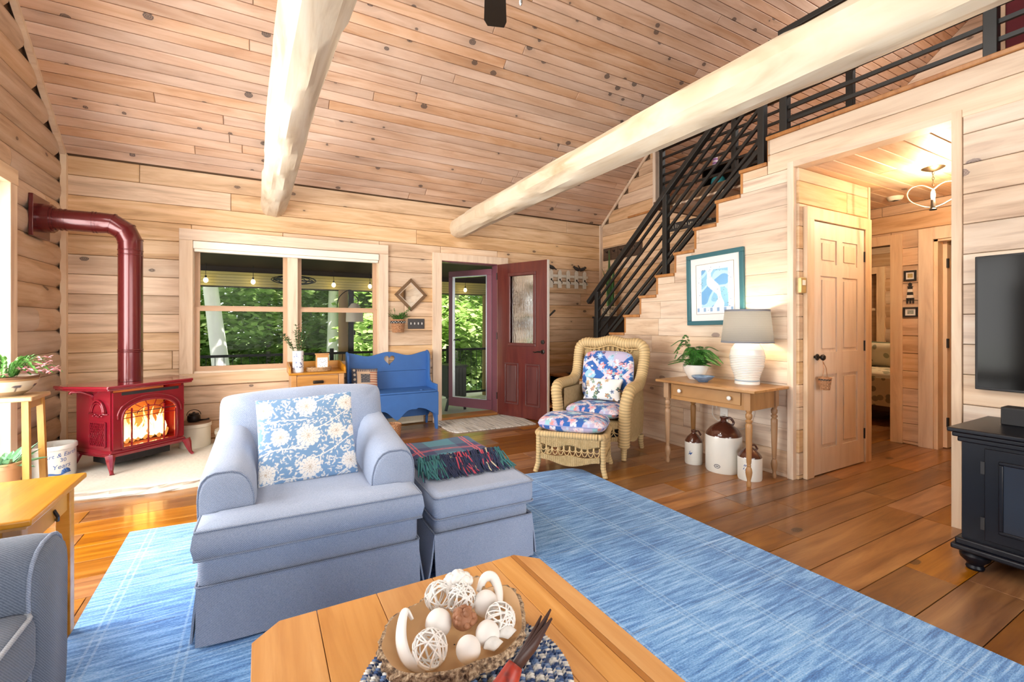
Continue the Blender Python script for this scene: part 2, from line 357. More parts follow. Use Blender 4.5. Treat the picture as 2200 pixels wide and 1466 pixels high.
def flamemat():
    t = NT('gas_flame'); o = t.sep(t.obj())
    n = t.noise(t.comb(t.math('MULTIPLY', o[0], 22.), t.math('MULTIPLY', o[1], 22.), t.math('MULTIPLY', o[2], 7.)), 1., 3)
    c = t.ramp(t.math('ADD', t.math('MULTIPLY', n, .6), t.math('MULTIPLY', t.math('SUBTRACT', .62, o[2]), 1.2)), [(.2, (.8,.12,.01)), (.4, (1,.35,.04)), (.6, (1,.72,.3)), (.85, (1,.95,.75))])
    return t.fin((0,0,0), .5, emis=c, es=5.)
M_FLAME = flamemat()
def foliage(name, c1, c2, c3):
    t = NT(name); n = t.noise(t.obj(), 1.1, 4, .7); col = t.ramp(n, [(.3, c1), (.5, c2), (.68, c3)])
    tl = t.n('BsdfTranslucent'); t.put(tl.inputs[0], col); mx = t.n('MixShader'); mx.inputs[0].default_value = .4
    t.fin(col, .7, spec=.2); t.t.links.new(t.b.outputs[0], mx.inputs[1]); t.t.links.new(tl.outputs[0], mx.inputs[2]); t.t.links.new(mx.outputs[0], t.out.inputs[0]); return t.m
M_FOL1 = foliage('cedar_foliage', (.20,.36,.09), (.42,.60,.20), (.70,.80,.40)); M_FOL2 = foliage('pale_foliage', (.24,.40,.10), (.46,.62,.21), (.72,.82,.42))
M_BIRCH = plain('birch_bark', (.86,.84,.80), .8, var=.08, vs=9); M_BARK = plain('grey_bark', (.36,.32,.28), .9, var=.3, vs=12)
# ------------------------------------------------------------------ the room
YB, XL, XS, XW = 5.48, -1.547, 3.65, 4.609
EAVE, SL, LOFT, HDR, YREAR = 2.73, .85, 2.755, 2.445, -2.3
RIDGE = 1.6
XE = 8.4                                  # far gable
def roofz(y): return EAVE+SL*(YB-y) if y > RIDGE else EAVE+SL*(YB-RIDGE)-SL*(RIDGE-y)*1.0
def backing(name, mat, rects, fn, d0, d1, holes=()):
    """wall core with holes; rect list (a0,a1,b0,b1) in wall coordinates"""
    m = MB()
    for a0, a1, b0, b1 in rects:
        xs = sorted({a0, a1, *[h for H in holes for h in H[:2] if a0 < h < a1]}); zs = sorted({b0, b1, *[h for H in holes for h in H[2:] if b0 < h < b1]})
        for i in range(len(xs)-1):
            for j in range(len(zs)-1):
                ca, cb = (xs[i]+xs[i+1])/2, (zs[j]+zs[j+1])/2
                if any(H[0] < ca < H[1] and H[2] < cb < H[3] for H in holes): continue
                m.prism([(xs[i], zs[j]), (xs[i+1], zs[j]), (xs[i+1], zs[j+1]), (xs[i], zs[j+1])], d0, d1, fn)
    return struct(m.build(name, mat))
def board(parent, mat, fn, a0, a1, b0, b1, th, ch=.005, gap=.0018, name='board', bulge=0):
    a0 += gap; a1 -= gap; b0 += gap; b1 -= gap
    if a1-a0 < .02 or b1-b0 < .015: return None
    m = MB()
    if bulge:
        n = 6; prof = [(b0+(b1-b0)*k/n, th+bulge*(1-(2*k/n-1)**2)**.5 if 0 < k < n else .004) for k in range(n+1)]
        poly = [(b0, 0)]+[(b, d) for b, d in prof]+[(b1, 0)]
        vs = [fn(a, b, d) for a in (a0, a1) for b, d in poly]; k = len(poly)
        m.add(vs, [tuple(range(k-1, -1, -1)), tuple(range(k, 2*k))]+[(i, (i+1) % k, k+(i+1) % k, k+i) for i in range(k)])
        return m.build(name, mat, parent, smooth=50)
    R = lambda d, e: [fn(a0+e, b0+e, d), fn(a1-e, b0+e, d), fn(a1-e, b1-e, d), fn(a0+e, b1-e, d)]
    m.add(R(0, 0)+R(th-ch, 0)+R(th, ch), [(0,3,2,1)]+[(i, (i+1) % 4, 4+(i+1) % 4, 4+i) for i in range(4)]+[(4+i, 4+(i+1) % 4, 8+(i+1) % 4, 8+i) for i in range(4)]+[(8,9,10,11)])
    return m.build(name, mat, parent)
def boards(parent, mat, fn, a0, a1, b0, b1, row, off=0., holes=(), th=.02, seed=1, lmin=2.6, lmax=5.0, lim=None, ch=.004, bulge=0):
    """rows of boards; lim(b_low,b_high)->(a0,a1) limits each row (gables, stairs)"""
    rg = random.Random(seed); k = math.floor((b0-off)/row)
    while off+k*row < b1-.004:
        lo, hi = max(b0, off+k*row), min(b1, off+(k+1)*row); k += 1
        A0, A1 = a0, a1
        if lim:
            A0, A1 = lim(lo, hi); A0 = max(a0, A0); A1 = min(a1, A1)
            if A1-A0 < .03: continue
        cuts = [A0]; x = A0-rg.uniform(0, lmax*.7)
        while True:
            x += rg.uniform(lmin, lmax)
            if x > A1-.35: break
            if x > A0+.35: cuts.append(x)
        cuts.append(A1)
        segs = list(zip(cuts, cuts[1:]))
        for H in holes:
            new = []
            for s0, s1 in segs:
                if s1 <= H[0] or s0 >= H[1] or hi <= H[2] or lo >= H[3]: new.append((s0, s1)); continue
                if s0 < H[0]: new.append((s0, H[0]))
                if s1 > H[1]: new.append((H[1], s1))
                m0, m1 = max(s0, H[0]), min(s1, H[1])
                if lo < H[2]: board(parent, mat, fn, m0, m1, lo, H[2], th, ch, bulge=bulge)
                if hi > H[3]: board(parent, mat, fn, m0, m1, H[3], hi, th, ch, bulge=bulge)
            segs = new
        for s0, s1 in segs: board(parent, mat, fn, s0, s1, lo, hi, th, ch, bulge=bulge)
# ---- floor
fl = struct(MB().box(XL-.2, XE, YREAR-.2, YB+.12, -.12, -.02).build('floor', M_GROOVE))
boards(fl, W_FLOOR, lambda a, b, d: (a, b, d-.02), XL, 5.74, -1.1, YB, .205, off=.03, th=.02, seed=5, lmin=.7, lmax=1.7, ch=.0012)
boards(fl, W_FLOOR, lambda a, b, d: (a, b, d-.02), 5.74, XE-.1, 1.0, 4.6, .205, off=.03, th=.02, seed=6, lmin=.9, lmax=1.7, ch=.0012)
# ---- back wall with window and door openings
HW = (-.60, 1.23, .72, 2.055); HD = (1.995, 2.80, 0., 2.03)
wb = backing('wall_back', M_GROOVE, [(XL-.2, XE, -.1, EAVE+.02)], lambda a, b, d: (a, YB+.022+d, b), 0, .13, [HW, HD])
boards(wb, W_BACK, lambda a, b, d: (a, YB+.022-d, b), XL, XW, 0, EAVE, .178, off=.066, holes=[HW, HD], th=.022, seed=11)
# ---- left wall of half-round logs, with the glass door and the gable window
HL = (2.0, 4.42, 0., 2.2); HG = (.4, 3.0, 3.1, 4.7)
wl = backing('wall_left', M_GROOVE, [(YREAR-.2, YB+.1, -.1, EAVE)], lambda a, b, d: (XL-.03-d, a, b), 0, .1, [HL])
m = MB()
def gz(y): return roofz(y)+.02
for y0, y1, z0 in ((YREAR, HG[0], EAVE), (HG[1], YB, EAVE), (HG[0], HG[1], HG[3])):
    ys = sorted({y0, y1} | ({RIDGE} if y0 < RIDGE < y1 else set()))
    m.prism([(y0, z0), (y1, z0)]+[(y, max(z0+.001, gz(y))) for y in reversed(ys)], 0, .1, lambda a, b, d: (XL-.03-d, a, b))
m.prism([(HG[0], EAVE), (HG[1], EAVE), (HG[1], HG[2]), (HG[0], HG[2])], 0, .1, lambda a, b, d: (XL-.03-d, a, b))
struct(m.build('wall_left_gable', M_GROOVE))
boards(wl, W_LEFT, lambda a, b, d: (XL-.03+d, a, b), 1.2, YB, 0, 4.9, .19, off=.02, holes=[HL, HG], th=.004, seed=21, lmin=2.5, lmax=4.5, bulge=.034,
       lim=lambda lo, hi: (1.2, YB if hi <= EAVE else min(YB, YB-(lo*.35+hi*.65-EAVE)/SL)))
# ---- rear wall, its window opening added for the fill light, right wall beyond the frame
HR = (-1.0, 3.0, .55, 2.45)
struct(backing('wall_rear', W_BACK, [(XL-.2, XS+.2, -.1, EAVE+.02)], lambda a, b, d: (a, YREAR-d, b), 0, .12, [HR]))
# ---- stair side wall and the wall under the loft, facing the room
RISE, RUN = .2046, .2403
def nose_y(k): return 2.239+RUN*k
def nose_z(k): return LOFT-RISE*k
def stair_top(y):          # underside of treads at y
    if y <= nose_y(0): return LOFT-.03
    k = math.floor((y-nose_y(0))/RUN+1e-6)+1
    return nose_z(k)-.03 if k < 11 else nose_z(11)-.03
HH = (1.12, 2.05, 0., HDR)
ws = struct(MB().box(XS+.02, XS+.10, YREAR, HH[0], 0, LOFT-.15).box(XS+.02, XS+.10, HH[0], HH[1], HDR+.02, LOFT-.15).build('wall_stair', M_GROOVE))
FS = lambda a, b, d: (XS+.02-d, a, b)
boards(ws, W_STAIR, FS, YREAR+.3, HH[0]-.045, 0, HDR+.02, .178, off=.03, th=.02, seed=31)
rg = random.Random(4)
row = .178; k = -1
while .03+k*row < LOFT-.02:
    lo, hi = max(0, .03+k*row), min(.03+(k+1)*row, LOFT-.03); k += 1
    if hi > HDR-.02 and lo > HDR-.2: hi = min(hi, HDR-.0) if lo < HDR else hi
    ymax = 5.46
    # columns between risers: the outline follows the steps
    pts = [(HH[1]+.045 if lo < HDR-.01 else 2.05, lo)]
    ys = [HH[1]+.045]+[nose_y(i)+.022 for i in range(0, 12)]+[5.46]
    top = []
    yend = None
    for i in range(len(ys)-1):
        t_ = stair_top((ys[i]+ys[i+1])/2)
        if t_ > lo+.004: top.append((ys[i], ys[i+1], min(hi, t_)))
    if not top or lo >= HDR-.001: continue
    cut = top[0][0]+rg.uniform(.7, 1.5)
    def emit_poly(seg):
        seg = [s_ for s_ in seg if s_[1]-s_[0] > .004]
        if not seg: return
        poly = [(seg[0][0]+.0012, lo+.0012), (seg[-1][1]-.0012, lo+.0012)]
        for s0, s1, t_ in reversed(seg): poly += [(s1-.0012, t_-.0012), (s0+.0012 if s0 == seg[0][0] else s0-.0012, t_-.0012)]
        MB().prism(poly, 0, .02, FS).build('board', W_STAIR, ws)
    A = [(s0, min(s1, cut), t_) for s0, s1, t_ in top if s0 < cut]; B = [(max(s0, cut), s1, t_) for s0, s1, t_ in top if s1 > cut]
    emit_poly(A); emit_poly(B)
# header band under the loft edge: two wide boards over the opening and stair head
board(ws, W_STAIR, FS, 2.262, nose_y(1)+.021, HDR, nose_z(1)-.03, .02, .002)
for z0, z1, nm in ((HDR, 2.60, 'board'), (2.60, LOFT-.03, 'board')):
    board(ws, W_HEAD, FS, YREAR+.3, 2.239+.022, z0, z1, .024, .003, name=nm)
# opening casing
hc = struct(MB().box(XS-.012, XS+.11, HH[1], HH[1]+.045, 0, HDR+.045).build('trim_1', W_TRIMZY))
struct(MB().box(XS-.012, XS+.11, HH[0]-.045, HH[0], 0, HDR+.045).build('trim_2', W_TRIMZY))
struct(MB().box(XS-.012, XS+.11, HH[0], HH[1], HDR, HDR+.045).build('trim_3', W_HEAD))
# ---- stairs: risers and treads are parts of one staircase
st = thing('staircase', 'pine staircase climbing to the loft with reddish wooden treads', 'stairs', (XS+.5, 3.5, 0))
st['kind'] = 'structure'; del st['category']
inv = Matrix.Translation((-(XS+.5), -3.5, 0))
def sbx(name, mat, x0, x1, y0, y1, z0, z1, bevel=0): 
    ox, oy = XS+.5, 3.5
    return bx(name, mat, st, x0-ox, x1-ox, y0-oy, y1-oy, z0, z1, bevel)
for k in range(0, 12):
    yn, zn = nose_y(k), nose_z(k)
    depth = RUN+.03 if k < 11 else YB-.03-yn+.03
    y0 = yn-RUN+.0 if k == 0 else yn-RUN+.0
    if k == 0: sbx('tread', W_TREAD, XS-.02, XW-.02, 2.0, yn+.03, zn-.03, zn, .006)
    elif k < 11: sbx('tread', W_TREAD, XS-.02, XW-.02, yn-RUN+.025, yn+.03, zn-.03, zn, .006)
    else: sbx('landing_tread', W_TREAD, XS-.02, XW-.02, nose_y(10)+.022, YB-.02, zn-.03, zn, .006)
    if k < 11: sbx('riser', W_TREAD, XS-.004, XW-.02, yn, yn+.022, zn-RISE, zn-.03)
for i, zz in ((1, .332), (2, .166)):
    sbx('tread', W_TREAD, XS-.02-.25*i, XS-.02-.25*(i-1)+.03, 4.88, YB-.02, zz-.03, zz, .006); sbx('riser', W_TREAD, XS-.25*i, XS-.25*i+.02, 4.9, YB-.02, 0, zz-.03)
sbx('riser', W_DARK, XS, XS+.02, 4.9, YB-.02, .33, .474)
# ---- side wall behind the stairs and loft floor
wsb = struct(MB().box(XW+.02, XW+.12, 2.05, YB, 0, LOFT-.03).prism([(4.41, LOFT-.03), (YB, LOFT-.03), (YB, EAVE), (4.41, roofz(4.41))], XW+.02, XW+.12, lambda a, b, d: (d, a, b)).build('wall_right', M_GROOVE))
boards(wsb, W_SIDE, lambda a, b, d: (XW+.02-d, a, b), 2.3, YB, 0, 3.64, .178, off=.066, th=.02, seed=41,
       lim=lambda lo, hi: (2.3 if hi < LOFT-.0 else 4.41, YB if hi <= EAVE else YB-(lo*.3+hi*.7-EAVE)/SL))
lf = struct(MB().box(XS+.03, XE, YREAR, 2.239-.03, LOFT-.17, LOFT-.035).box(XW+.03, XE, 2.2, 5.2, LOFT-.17, LOFT-.035).build('floor_loft', M_GROOVE))
bx('board', W_TREAD, lf, XS-.02, XS+.9, YREAR+.3, 2.0, LOFT-.03, LOFT, .006)
bx('board', W_TREAD, lf, XW-.02, XW+.5, 2.27, 4.9, LOFT-.03, LOFT, .006)
bx('board', W_TREAD, lf, XW+.5, XE, YREAR+.3, 5.0, LOFT-.03, LOFT)
struct(MB().prism([(YREAR, 0), (YB, 0), (YB, EAVE), (RIDGE, roofz(RIDGE)), (YREAR, roofz(YREAR))], XE, XE+.1, lambda a, b, d: (d, a, b)).build('wall_far_gable', W_SIDE))
# corner and rake trims
struct(MB().box(XL-.002, XL+.04, YB-.045, YB, 0, EAVE).build('trim_4', W_TRIMZY))
struct(MB().box(XW-.05, XW, YB-.02, YB, 0.5, EAVE).build('trim_5', W_TRIMZ))
def rake(name, x0, x1, y0, y1, hgt, mat):
    struct(MB().prism([(y0, roofz(y0)), (y1, roofz(y1)), (y1, roofz(y1)-hgt), (y0, roofz(y0)-hgt)], x0, x1, lambda a, b, d: (d, a, b)).build(name, mat))
rake('trim_6', XL-.005, XL+.035, 1.7, YB, .05, W_TRIMZY); rake('trim_7', XW-.02, XW, 4.40, YB, .05, W_TRIMZY)
struct(MB().box(XW-.03, XW+.13, 4.36, 4.41, LOFT-.03, roofz(4.41)-.02).build('trim_8', W_TRIMZY))
# ---- ceiling
s_len = math.hypot(1, SL)
cl = struct(MB().prism([(YB+.15, EAVE-.105), (YB+.15, EAVE+.1), (RIDGE, roofz(RIDGE)+.22), (YREAR-.15, EAVE+.1-.0), (YREAR-.15, EAVE-.105), (RIDGE, roofz(RIDGE)+.022)], XL-.2, XE+.1, lambda a, b, d: (d, a, b)).build('ceiling', M_GROOVE))
dn = Vector((0, -SL, -1)).normalized()
def FC(a, b, d):   # b: slope distance from the eave, d: down from the roof core
    y = YB-b/s_len; z = EAVE+SL*(YB-y)+.022; return (a, y+dn.y*d, z+dn.z*d)
boards(cl, W_CEIL, FC, XL, XE, 0, (YB-1.75)*s_len, .0905, th=.018, seed=51, lmin=2.6, lmax=5.5, ch=.005)
# ---- hall beyond the opening
YC = 2.03
wc = backing('wall_closet', M_GROOVE, [(XS+.1, 4.78, 0, HDR)], lambda a, b, d: (a, YC+.02+d, b), 0, .06, [(3.835, 4.65, 0, 2.05)])
boards(wc, W_HALL, lambda a, b, d: (a, YC+.02-d, b), XS+.03, 4.765, 0, HDR, .178, off=.03, holes=[(3.80, 4.68, 0, 2.08)], th=.02, seed=61)
struct(MB().box(4.765, 4.80, YC-.004, YC+.09, 0, HDR).build('trim_9', W_TRIMZ))
XH = 5.74; H2 = (1.05, 1.895, 0, 2.04); H3 = (2.24, 3.05, 0, 2.04)
wh = backing('wall_hall', M_GROOVE, [(-.3, 3.6, 0, HDR)], lambda a, b, d: (XH+.02+d, a, b), 0, .09, [H2, H3])
boards(wh, W_SIDE, lambda a, b, d: (XH+.02-d, a, b), .9, 3.55, 0, HDR, .178, off=.03, holes=[H2, H3], th=.02, seed=62)
hcl = struct(MB().box(XS+.1, XE, -.4, 3.6, HDR+.02, HDR+.1).build('ceiling_hall', M_GROOVE))
boards(hcl, W_CEILH, lambda a, b, d: (a, b, HDR+.02-d), XS+.1, XH, .9, 3.5, .14, th=.02, seed=63, lmin=1, lmax=2.5)
struct(MB().box(XS+.1, XH, .82, .90, 0, HDR).build('wall_hall_end', W_HALL))
struct(MB().box(4.8, XH, 3.5, 3.58, 0, HDR).build('wall_hall_far', W_HALL))
struct(MB().box(4.72, 4.8, 2.12, 3.58, 0, HDR).build('wall_closet_side', W_SIDE))
# bedroom beyond
XBR = 8.2; HBW = (3.36, 4.3, .92, 1.98)
wbr = backing('wall_bedroom', M_GROOVE, [(1.0, 4.7, 0, HDR+.1)], lambda a, b, d: (XBR+.03+d, a, b), 0, .1, [HBW])
boards(wbr, W_LEFT, lambda a, b, d: (XBR+.03-d, a, b), 2.0, 4.6, 0, HDR, .19, holes=[HBW], th=.004, bulge=.03, seed=64)
struct(MB().box(XH+.1, XE, 4.6, 4.7, 0, HDR+.1).build('wall_bedroom_left', W_HALL))
struct(MB().box(XH+.1, XE, 2.02, 2.06, 0, HDR+.1).build('wall_bedroom_right', W_HALL))
struct(MB().box(XH+.1, XE, 3.5, 4.7, HDR, HDR+.1).build('ceiling_bedroom', W_CEILH))
# ------------------------------------------------------------------ back window
win = struct(thing("window_1", "double-hung window pair with pine casing over the red stove", None, (.317, YB, 0)))
def wbx(name, mat, x0, x1, y0, y1, z0, z1, bevel=.003, par=None): return bx(name, mat, par or win, x0-.317, x1-.317, y0, y1, z0, z1, bevel)
wbx('casing', W_TRIMX, -.697, 1.331, -.03, 0, 2.045, 2.155); wbx('casing', W_TRIMX, -.697, 1.331, -.03, 0, .61, .725)
wbx('casing', W_TRIMZ, -.697, -.586, -.028, 0, .725, 2.045); wbx('casing', W_TRIMZ, 1.222, 1.331, -.028, 0, .725, 2.045)
for x0, x1 in ((-.6, -.578), (1.212, 1.23)): wbx('jamb', W_TRIMZ, x0, x1, 0, .13, .725, 2.05)
wbx('jamb', W_TRIMX, -.6, 1.23, 0, .13, .715, .745); wbx('jamb', W_TRIMX, -.6, 1.23, 0, .13, 2.03, 2.055)
wbx('mullion', W_TRIMZ, .255, .355, .0, .12, .74, 2.04)
M_SASH = plain('sash_wood', (.55,.34,.20), .5)
for x0, x1 in ((-.578, .255), (.355, 1.212)):
    for z0, z1, y in ((.745, 1.39, .045), (1.36, 2.03, .08)):
        s = MB()
        s.box(x0, x1, y, y+.03, z0, z0+.045).box(x0, x1, y, y+.03, z1-.04, z1).box(x0, x0+.042, y, y+.03, z0+.045, z1-.04).box(x1-.042, x1, y, y+.03, z0+.045, z1-.04)
        so = s.build('sash', M_SASH, win, loc=(-.317, 0, 0))
        bx('pane', M_GLASS, so, x0+.042, x1-.042, y+.013, y+.017, z0+.045, z1-.04)
bl = wbx('blind_cassette', M_CREAM, -.583, 1.218, -.045, .03, 1.965, 2.038, .006); wbx('blind_rail', M_CREAM, -.575, 1.21, -.03, .02, 1.935, 1.965, .004)
# ------------------------------------------------------------------ entry door opening
dt = struct(MB().box(1.882, 2.0, YB-.03, YB, 0, 2.115).box(2.0, 2.95, YB-.03, YB, 2.02, 2.115).box(2.795, 2.9, YB-.03, YB, 0, 2.02).build('trim_10', W_TRIMZ, bevel=.003))
struct(MB().box(1.98, 2.0, YB-.005, YB+.15, 0, 2.03).box(2.795, 2.815, YB-.005, YB+.15, 0, 2.03).box(1.98, 2.815, YB-.005, YB+.15, 2.01, 2.03).build('trim_11', M_PLUM))
struct(MB().box(1.98, 2.815, YB-.02, YB+.2, -.02, .025).build('trim_12', W_TREAD))
def leafdoor(name, label, hinge, free, W, Hh, th, mat, z0=.012):
    a = math.atan2(free[1]-hinge[1], free[0]-hinge[0]); t = thing(name, label, 'door', (hinge[0], hinge[1], z0), a); return t
ed = leafdoor('entry_door', 'burgundy wood-grain entry door standing open with patterned glass light', (2.80, 5.45), (3.105, 4.70), .81, 2.02, .045, M_BURG); del ed['category']; struct(ed); ed.name = 'door_1'
dw, dh = .81, 2.0; gx0, gx1, gz0, gz1 = .20, .63, .93, 1.86
d = MB(); T0, T1 = -.022, .022
for x0, x1, z0, z1 in ((0, gx0, 0, dh), (gx1, dw, 0, dh), (gx0, gx1, gz1, dh), (gx0, gx1, 0, gz0)): d.box(x0, x1, T0, T1, z0, z1)
d.build('door_leaf', M_BURG, ed)
for y0, y1 in ((T0-.012, T0), (T1, T1+.012)):
    g = MB(); b_ = .03
    g.box(gx0-.01, gx1+.01, y0, y1, gz0-.01, gz0+b_).box(gx0-.01, gx1+.01, y0, y1, gz1-b_, gz1+.01).box(gx0-.01, gx0+b_, y0, y1, gz0+b_, gz1-b_).box(gx1-b_, gx1+.01, y0, y1, gz0+b_, gz1-b_)
    g.build('glass_frame', M_BURG, ed, bevel=.006)
bx('glass', M_GLASSR, ed, gx0, gx1, -.005, .005, gz0, gz1)
for s_ in (-1, 1):
    for x0, x1 in ((.13, .36), (.47, .70)):
        y = s_*.022
        p = MB(); yo, yi = (y-.008, y) if s_ < 0 else (y, y+.008)
        p.box(x0, x1, yo, yi, .16, .18).box(x0, x1, yo, yi, .68, .70).box(x0, x0+.02, yo, yi, .18, .68).box(x1-.02, x1, yo, yi, .18, .68)
        p.build('panel_moulding', M_BURG, ed, bevel=.004); bx('panel', M_BURG, ed, x0+.035, x1-.035, (yo+yi)/2-.004, (yo+yi)/2+.004, .195, .665, .006)
bx('edge_strip', M_WHITE, ed, dw, dw+.004, T0, T1, 0, dh)
for s_ in (-1, 1):
    lv = MB().lathe([(0, 0), (.028, 0), (.028, .008), (.012, .014), (.010, .05), (0, .05)], 14, fn=lambda p: (.745+p[0], s_*(.022+p[2]), .86+p[1]))
    lv.tube([(.745, s_*.066, .86), (.70, s_*.07, .862), (.66, s_*.072, .852), (.63, s_*.07, .858)], [.011, .009, .008, .006], 8); lv.build('lever_handle', M_IRON, ed, smooth=40)
    MB().lathe([(0, 0), (.026, 0), (.026, .01), (0, .012)], 14, fn=lambda p: (.745+p[0], s_*(.022+p[2]), .98+p[1])).build('deadbolt', M_IRON, ed, smooth=40)
for z in (.2, 1.0, 1.8): MB().lathe([(.008, 0), (.008, .09)], 8, c=(-.008, -.022, z)).build('hinge', M_IRON, ed)
sd = leafdoor('storm_door', 'plum framed glass storm door swung out over the porch', (2.80, 5.64), (2.415, 6.27), .74, 1.95, .03, M_PLUM, .03); del sd['category']; struct(sd); sd.name = 'door_2'
W_ = .74
f = MB().box(0, W_, -.016, .016, 0, .13).box(0, W_, -.016, .016, 1.87, 1.95).box(0, .075, -.016, .016, .13, 1.87).box(W_-.075, W_, -.016, .016, .13, 1.87); f.build('frame', M_PLUM, sd, bevel=.004)
bx('pane', M_GLASS, sd, .075, W_-.075, -.003, .003, .13, 1.87)
MB().box(.075, .09, -.02, .02, .13, 1.87).box(W_-.09, W_-.075, -.02, .02, .13, 1.87).box(.09, W_-.09, -.02, .02, .13, .145).box(.09, W_-.09, -.02, .02, 1.855, 1.87).build('glazing_bead', M_SILVER, sd)
MB().tube([(W_-.04, -.016, .95), (W_-.04, -.05, .95), (W_-.12, -.055, .955), (W_-.16, -.05, .945)], .009, 8).box(W_-.055, W_-.025, -.022, -.016, .86, 1.02).build('lever_handle', M_IRON, sd)
MB().tube([(.05, -.03, .09), (.33, -.03, .09)], .014, 8).tube([(.33, -.03, .09), (.55, -.02, .10)], .006, 6).build('door_closer', M_PLUM, sd)
# ------------------------------------------------------------------ left wall: edge of the glass door by the frame's left side
lw = struct(thing('window_2', 'tall glass door in the log wall beside the plant stand', None, (XL, 3.2, 0)))
def lbx(name, mat, y0, y1, z0, z1, x0=-.06, x1=.045): return bx(name, mat, lw, x0, x1, y0-3.2, y1-3.2, z0, z1, .003)
lbx('casing', W_TRIMZY, 4.40, 4.50, 0, 2.30); lbx('casing', W_TRIMZY, 1.92, 2.02, 0, 2.30); lbx('casing', W_TRIMX, 1.92, 4.50, 2.19, 2.30, -.06, .05)
fr = MB().box(-.09, -.05, 2.02-3.2, 4.40-3.2, .0, .1).box(-.09, -.05, 2.02-3.2, 4.40-3.2, 2.1, 2.19)
for y in (2.02, 3.17, 4.32): fr.box(-.09, -.05, y-3.2, y+.08-3.2, .1, 2.1)
fr.build('sash', M_WHITE, lw)
for y in (2.10, 3.25): bx('pane', M_GLASS, lw, -.072, -.068, y-3.2, y+1.07-3.2, .1, 2.1)
gw = struct(thing('window_3', 'gable window high in the left wall', None, (XL, 1.7, 3.1)))
MB().box(-.1, .04, -1.32, 1.32, -.08, .0).box(-.1, .04, -1.32, 1.32, 1.6, 1.68).box(-.1, .04, -1.38, -1.28, 0, 1.6).box(-.1, .04, 1.28, 1.38, 0, 1.6).box(-.1, -.05, -.03, .03, 0, 1.6).build('casing', W_TRIMZY, gw); bx('pane', M_GLASS, gw, -.078, -.072, -1.28, 1.28, 0, 1.6)
rw = struct(thing('window_4', 'added wide rear window framing the fill light', None, (1.0, YREAR, .55)))  # unseen window, added as the opening for the rear fill
MB().box(-2.1, 2.1, -.1, .03, -.1, 0).box(-2.1, 2.1, -.1, .03, 1.9, 2.0).box(-2.1, -2, -.1, .03, 0, 1.9).box(2, 2.1, -.1, .03, 0, 1.9).box(-.7, -.62, -.1, .0, 0, 1.9).box(.62, .7, -.1, .0, 0, 1.9).build('casing', W_TRIMX, rw); bx('pane', M_GLASS, rw, -2, 2, -.062, -.058, 0, 1.9)
# ------------------------------------------------------------------ log beams
def logbeam(name, label, pts, rad, seed):
    rg = random.Random(seed); n = 18; m = MB(); L = 90; ph = [rg.uniform(0, 6.28) for _ in range(8)]
    (xa, ya, za), (xb, yb, zb) = pts
    fac = [[rg.uniform(-.010, .010) for _ in range(n)] for _ in range(L//5+2)]
    rings = []
    for i in range(L+1):
        t = i/L; y = lerp(ya, yb, t); x = lerp(xa, xb, t)+.012*math.sin(t*9+ph[0]); z = lerp(za, zb, t)+.010*math.sin(t*7+ph[1]); r0 = rad*lerp(1., 1.06, t)
        for k in range(n):
            a = 2*PI*k/n; j = (i+2*(k % 3))//5; r = r0+fac[j][k]*.8+.004*math.sin(3*a+t*11+ph[2])
            rings.append((x+r*math.cos(a), y, z+r*math.sin(a)))
    fs = [(i*n+k, i*n+(k+1) % n, (i+1)*n+(k+1) % n, (i+1)*n+k) for i in range(L) for k in range(n)]+[tuple(range(n)), tuple(range(L*n, L*n+n))]
    m.add(rings, fs); o = m.build(name, W_BEAM, None, smooth=24); tag(o, label, 'beam', 'peeled log tie beams'); return o
logbeam('log_beam', 'peeled cream log beam running above the armchair', ((.11, YB+.005, 2.482), (.30, YREAR+.02, 2.50)), .122, 3)
logbeam('log_beam', 'peeled cream log beam running above the entry door side', ((2.225, YB+.005, 2.455), (2.225, YREAR+.02, 2.49)), .128, 8)
# ------------------------------------------------------------------ ceiling fan
fan = thing('ceiling_fan', 'dark bladed ceiling fan with added fill-light bowl hung from the sloped ceiling', 'fan', (1.06, 2.1, 3.2))
MB().lathe([(.0, -.06), (.10, -.05), (.12, 0), (.11, .07), (.05, .11), (.02, .13), (.02, roofz(2.1)-3.2-.02), (0, roofz(2.1)-3.2-.02)], 20).build('motor', M_IRON, fan, smooth=40)
az = math.atan2(.8937, .4502)
for k in range(5):
    a = az+2*PI*k/5; c, s_ = math.cos(a), math.sin(a); b_ = MB()
    pr = [(.13, -.03), (.2, -.055), (.62, -.075), (.68, -.06), (.685, .05), (.63, .072), (.2, .055), (.13, .03)]
    b_.prism(pr, 0, .009, lambda u, v, d: (u*c-v*s_, u*s_+v*c, d+v*.12)); b_.build('blade', M_IRON, fan)
MB().lathe([(0, -.17), (.09, -.155), (.15, -.11), (.17, -.06), (.12, -.055)], 20).build('fill_bowl', emit('fan_fill_glow', (1,.93,.82), 2.), fan, smooth=True)  # unseen glowing bowl, added to the fan for general fill
MB().tube([(.16, .03, -.07), (.17, .03, -.22)], .002, 5).sell((.17, .03, -.24), (.009, .009, .022), nu=8, nv=6).build('pull_chain', M_SILVER, fan)
lamp('POINT', 'fan_fill_light', (1.06, 2.1, 2.95), 24, (1,.92,.8), size=.16)  # added fill lamp below the fan
